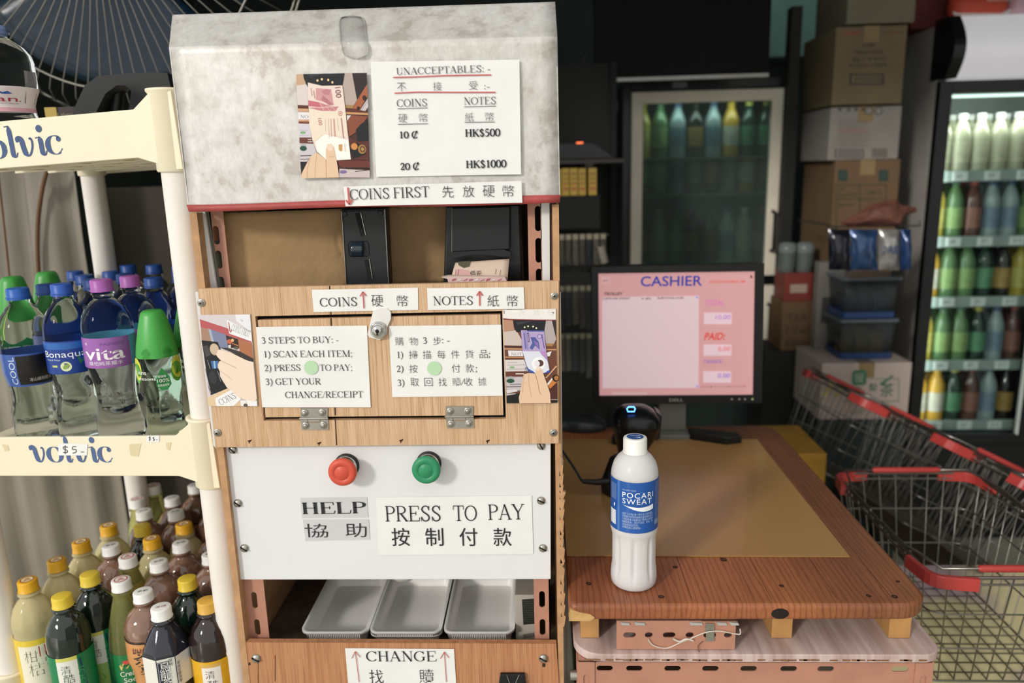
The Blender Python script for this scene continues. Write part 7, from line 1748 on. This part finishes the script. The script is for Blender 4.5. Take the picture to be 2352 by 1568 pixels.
# yellow crates low on the left of the baskets
for k, (x, y0, y1, Y, lab) in enumerate(((1835, 985, 1012, 2.1, 'yellow box, top of the low pile behind the table'), (1850, 1016, 1050, 2.05, 'yellow box in the middle of the low pile'), (1890, 1052, 1090, 2.0, 'yellow box at the bottom right of the low pile'))):
    pass
zz = 0.0; YX = .69; hY = PY(1835, 985, 2.2).z/6
for k in range(6):
    b = B(); h = hY-.0008; b.box2((YX-.09+.008*(k % 2), 1.98+.004*k, zz), (YX+.080+.004*((k+1) % 2), 2.24, zz+h))
    t2 = tag(b.build('yellow_crate', mat('yellow_box' if k % 2 else 'yellow_box2', 'b98a30' if k % 2 else 'b57430', rough=.5, var=.12, scale=15), bevel=.003), 'yellow carton behind the table, %s of the floor pile' % ['lowest', 'second lowest', 'third', 'fourth', 'second highest', 'topmost'][k], 'carton', 'yellow cartons on the floor'); zz += hY
# ---- fan, tarpaulin and goods behind the shelf
FYp = 1.72
fc_ = PY(228, -190, FYp)
t = thing('floor_fan', 'large black metal fan with wire guard and dark blue blades behind the shelf', 'fan', (fc_.x, FYp, 0))
GW = mat('guard_wire', '8b8a80', rough=.35, metal=.7, var=.1); R1 = 357/1750*FYp*.985; R2 = 415/1750*FYp
b = B(); n = 78
for k in range(n):
    a = 2*pi*k/n; ca, sa = cos(a), sin(a); tw = .02
    pth = []
    for f in (0, .25, .5, .75, 1.0):
        rr = .06+(R1-.06)*f; aa = a+tw*(1-f)*3; pth.append(fc_+V((cos(aa)*rr, -.03+.02*f*f, sin(aa)*rr)))
    for f in (.3, .7, 1.0): rr = R1+(R2-R1)*math.sin(f*pi/2); pth.append(fc_+V((ca*rr, -.01+.09*f*f, sa*rr)))
    b.tube(pth, .0013, 5, cap=False)
b.build('guard_wires', GW, t, kind='stuff')
for r, y in ((R1, -.012), (R2, .08), (R2+.004, .095)):
    b = B(); b.tube([fc_+V((cos(2*pi*k/72)*r, y, sin(2*pi*k/72)*r)) for k in range(72)], .0028, 6, closed=True); b.build('guard_ring', GW, t)
for k in range(3):
    a0f = 2*pi*k/3+.35; b = B(); vs = []; m_, n_ = 10, 12
    for j in range(m_+1):
        for i in range(n_+1):
            rr = .05+(R1*.97-.05)*j/m_; aa = a0f+(i/n_-.5)*(1.55+.3*j/m_); vs.append(fc_+V((cos(aa)*rr, .05+.03*(i/n_-.5)*2*(.4+j/m_*.6), sin(aa)*rr)))
    b.add(vs, [[j*(n_+1)+i, j*(n_+1)+i+1, (j+1)*(n_+1)+i+1, (j+1)*(n_+1)+i] for j in range(m_) for i in range(n_)], None, True); b.build('blade', mat('fan_blade', '10283a', rough=.3, var=.05), t, solid=.003)
b = B(); b.lathe([(.001, -.04), (.05, -.035), (.06, -.01), (.06, .05), (.08, .1), (.08, .22), (.001, .23)], 32, fc_, frame=(V((1, 0, 0)), V((0, 0, 1)), V((0, 1, 0)))); b.build('motor', MATBLACK(), t)
b = B(); b.cyl((fc_.x, FYp+.18, 0), (fc_.x, FYp+.18, fc_.z), .022); b.build('pole', MATBLACK(), t)
b = B(); b.lathe([(.25, 0), (.25, .02), (.03, .05)], 32, (fc_.x, FYp+.18, 0)); b.build('base', MATBLACK(), t)
# black casing with an arch opening standing on the shelf
P = front(1.30)
t = thing('plastic_casing', 'black plastic casing with an arched slot on the top shelf in front of the fan', 'casing', P.px(275, 280))
out = [(158, 292), (172, 245), (195, 195), (225, 174), (300, 168), (352, 166), (384, 168), (392, 200), (392, 292)]
hole = [(213, 292), (222, 255), (242, 215), (268, 196), (288, 196), (301, 207), (298, 240), (283, 292)]
b = B(); L_ = [out[0], out[1], out[2], out[3], hole[3], hole[2], hole[1], hole[0]]; b.prism([P.px(*p) for p in L_], (0, .05, 0))
b.prism([P.px(*p) for p in (out[3], out[4], out[5], out[6], out[7], out[8], hole[7], hole[6], hole[5], hole[4], hole[3])], (0, .05, 0)); b.build('shell', mat('casing_black', '121517', rough=.55), t)
b = B(); b.cyl(front(1.34).px(262, 292), front(1.34).px(274, 190), .012, 20); b.build('inner_tube', BLACK(), t)
b = B(); a = PY(106, 278, 1.33); c = PY(128, 246, 1.33); b.box2((a.x, 1.33, a.z-.01), (c.x, 1.36, c.z)); e_ = PY(160, 250, 1.332)
t2 = thing('snack_box', 'dark box with a yellow side and handwriting-like letters on the top shelf', 'box', (a.x, 1.34, a.z-.01)); b.build('yellow_side', mat('ybox', 'b49a4c', rough=.6), t2)
b = B(); b.box2((c.x+.0005, 1.332, a.z-.01), (e_.x+.03, 1.36, c.z)); bb_ = b.build('dark_side', mat('dbox', '2c1d1a', rough=.5), t2)
b = B(); P = front(1.3315); a_, b_ = P.uv(134, 268); sans(b, pl(P), 'Lakerol', a_, b_, .007, '8f8478', .0003, w=.03); b.build('lettering', PRINT(), bb_)
# tarpaulin
TPY = 1.66
b = B(); n = 40; vs = []; pa = PY(-120, 640, TPY).x; pb_ = PY(182, 500, TPY).x
for j in range(9):
    for i in range(n+1):
        u = i/n; z = 1.47-1.47*j/8; vs.append(V((pa-.1+(pb_-pa+.1)*u, TPY+.014*sin(u*21)+.006*sin(u*47+j*.4)+.01*sin(j*.8+u*4), z)))
b.add(vs, [[j*(n+1)+i, (j+1)*(n+1)+i, (j+1)*(n+1)+i+1, j*(n+1)+i+1] for j in range(8) for i in range(n)], None, True)
tag(b.build('tarpaulin', mat('tarp', '8f897c', rough=.7, var=.12, scale=4, bump=.4, bscale=9), solid=.002), 'grey beige tarpaulin hanging behind the shelf', 'tarpaulin')
b = B(); b.tube([PY(x, y, TPY-.03) for x, y in catmull([(110, 385), (98, 430), (88, 500), (86, 570), (90, 640), (100, 720)], 5)], .0045, 8); tag(b.build('strap', mat('brown_strap', '6a4a2c', rough=.6)), 'brown strap hanging in front of the tarpaulin', 'strap')
b = B(); b.tube([PY(x, y, TPY-.03) for x, y in catmull([(-5, 390), (4, 470), (14, 560), (24, 660)], 5)], .0022, 8); tag(b.build('cord', mat('brown_strap')), 'thin brown cord left of the strap on the tarpaulin', 'cord')
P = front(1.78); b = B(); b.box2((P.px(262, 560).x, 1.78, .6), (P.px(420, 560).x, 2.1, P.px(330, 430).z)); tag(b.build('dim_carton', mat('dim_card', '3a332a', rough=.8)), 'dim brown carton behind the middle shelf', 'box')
# ================================================================== wire shopping baskets
GUARD = mat('red_guard', 'b8403c', rough=.4, var=.05); WIRE = mat('basket_wire', '8f8c86', rough=.28, metal=.95, var=.08)
def make_basket(lab, L=.46, W=.31, H=.235):
    t = thing('shopping_basket', lab, 'basket', (0, 0, 0), 'wire shopping baskets')
    hl, hw = L/2, W/2; tl, tw = hl*.80, hw*.80        # bottom half sizes ; long side along Y
    def loop(f, r=.03, n=5):
        x = tw+(hw-tw)*f; y = tl+(hl-tl)*f; z = H*f
        return [V((a, b_, z)) for a, b_ in rrect(-x, -y, x, y, r, n)]
    b = B(); b.tube(loop(1), .0032, 8, closed=True); b.tube([p+V((0, 0, -.012)) for p in loop(.995)], .0022, 6, closed=True); b.build('rim', WIRE, t)
    b = B()
    for f in (.33, .66): b.tube(loop(f), .0017, 6, closed=True)
    b.tube(loop(.0, .02), .002, 6, closed=True); b.build('side_ring', WIRE, t, kind='stuff')
    b = B(); nx, ny = 8, 12
    for i in range(nx):
        f = -1+2*(i+.5)/nx
        b.tube([V((f*hw*.94, -hl, H-.004)), V((f*tw*.94, -tl, .004)), V((f*tw*.94, tl, .004)), V((f*hw*.94, hl, H-.004))], .00135, 5)
    for i in range(ny):
        f = -1+2*(i+.5)/ny
        b.tube([V((-hw, f*hl*.95, H-.004)), V((-tw, f*tl*.95, .001)), V((tw, f*tl*.95, .001)), V((hw, f*hl*.95, H-.004))], .00135, 5)
    b.build('wire_mesh', WIRE, t, kind='stuff')
    top = loop(1, .03, 5)
    for k in range(4):
        c = top[k*6:(k+1)*6]; nd = []
        # corner guard follows the rounded corner and runs a little along both sides
        d0 = (c[0]-c[1]).normalized(); d1 = (c[-1]-c[-2]).normalized()
        long0 = .045
        path = [c[0]+d0*long0, c[0]+d0*long0*.5]+c+[c[-1]+d1*long0*.5, c[-1]+d1*long0]
        b = B(); rs = []
        for i, p in enumerate(path):
            out = V((p.x, p.y, 0)).normalized()*.003 if False else V((0, 0, 0))
            a = path[min(i+1, len(path)-1)]-path[max(i-1, 0)]; a.normalize(); nn = V((a.y, -a.x, 0))
            rs.append([p+nn*.005+V((0, 0, .003)), p+nn*.006+V((0, 0, -.020)), p-nn*.004+V((0, 0, -.020)), p-nn*.005+V((0, 0, .003))])
        b.rings(rs, sm=False); b.build('corner_guard', GUARD, t, bevel=.0015)
    # two swing handles folded down on the rim, hinged on the long sides
    for s in (-1, 1):
        y0 = s*.035; yr = s*(hl-.01)
        pth = [V((-hw, y0, H+.004)), V((-hw-.002, s*.12, H+.007)), V((-hw+.008, yr-s*.06, H+.010)), V((-hw+.02, yr, H+.012)), V((hw-.02, yr, H+.012)), V((hw-.008, yr-s*.06, H+.010)), V((hw+.002, s*.12, H+.007)), V((hw, y0, H+.004))]
        b = B(); b.tube(pth, .0028, 8); h = b.build('handle', WIRE, t)
        b = B(); b.tube([V((-.075, yr, H+.012)), V((-.07, yr, H+.012)), V((.07, yr, H+.012)), V((.075, yr, H+.012))], [.0035, .0065, .0065, .0035], 10); b.build('grip', GUARD, h)
        for x in (-hw, hw):
            b = B(); b.tube([V((x, y0+.009*cos(a), H-.002+.009*sin(a))) for a in [2*pi*i/12 for i in range(12)]], .002, 6, closed=True); b.build('hinge_loop', WIRE, t)
    return t
zr_ = .72; fl_ = PZ(2150, 1335, zr_); bl_ = PZ(1905, 1085, zr_)
bk = make_basket('nearest wire basket with red corner guards, just right of the pine board')
bk.location = (fl_.x+.155+.002, (fl_.y+bl_.y)/2+.002, zr_-.235); bk.rotation_euler = (0, 0, R_(-.6))
def place_b(p0, p1, z, lab):
    # leaning basket: its long left rim runs between two floor-plan points and the rim plane tips to the right
    a = PZ(*p0, z); c = PZ(*p1, z); L_ = (a-c).length; Yb = (a-c).normalized()
    Zb = V((.45, .08, .89)); Zb = (Zb-Yb*Zb.dot(Yb)).normalized(); Xb = Yb.cross(Zb)
    o = dup(bk, (0, 0, 0), 0, lab); sy = L_/.47
    ctr = (a+c)/2+Xb*.157-Zb*.238
    M = Matrix(((Xb.x, Yb.x*sy, Zb.x, ctr.x), (Xb.y, Yb.y*sy, Zb.y, ctr.y), (Xb.z, Yb.z*sy, Zb.z, ctr.z), (0, 0, 0, 1)))
    o.location = ctr; o.rotation_euler = Matrix((Xb, Yb, Zb)).transposed().to_euler(); o.scale = (1, sy, 1)
    return o
place_b((1843, 842), (1990, 917), .785, 'farthest leaning wire basket, in front of the white tea carton')
place_b((1998, 921), (2190, 1014), .75, 'leaning wire basket in the middle of the rear row')
place_b((2200, 1019), (2360, 1104), .72, 'leaning wire basket at the right of the rear row, below the lit fridge')
# painted low stand the near basket stands on
t = thing('basket_stand', 'low board painted in yellow and purple patches under the nearest basket', 'stand', (.85, 1.5, 0))
b = B(); b.box2((.60, 1.12, .462), (1.12, 1.68, .4835)); b.build('board', mat('patch_paint', 'e9deac', rough=.6, col2='c9b2b6', scale=3.6, detail=1.5, lo=.40, hi=.46), t, bevel=.002)
for x, y in ((.62, 1.14), (1.08, 1.14), (.62, 1.64), (1.08, 1.64)):
    b = B(); b.box2((x, y, 0), (x+.03, y+.03, .462)); b.build('leg', SALMON(), t)
# stand under the rear baskets
t = thing('basket_stand', 'dark low stand holding the rear wire baskets', 'stand', (1.15, 2.0, 0))
zs = .69-.235-.001-.004
b = B(); b.box2((.95, 1.72, .375), (1.13, 2.43, .39)); b.build('board', mat('dark_board', '4a3a2c', rough=.8), t)
for x, y in ((.96, 1.74), (1.09, 1.74), (.96, 2.39), (1.09, 2.39)):
    b = B(); b.box2((x, y, 0), (x+.03, y+.03, .375)); b.build('leg', MATBLACK(), t)
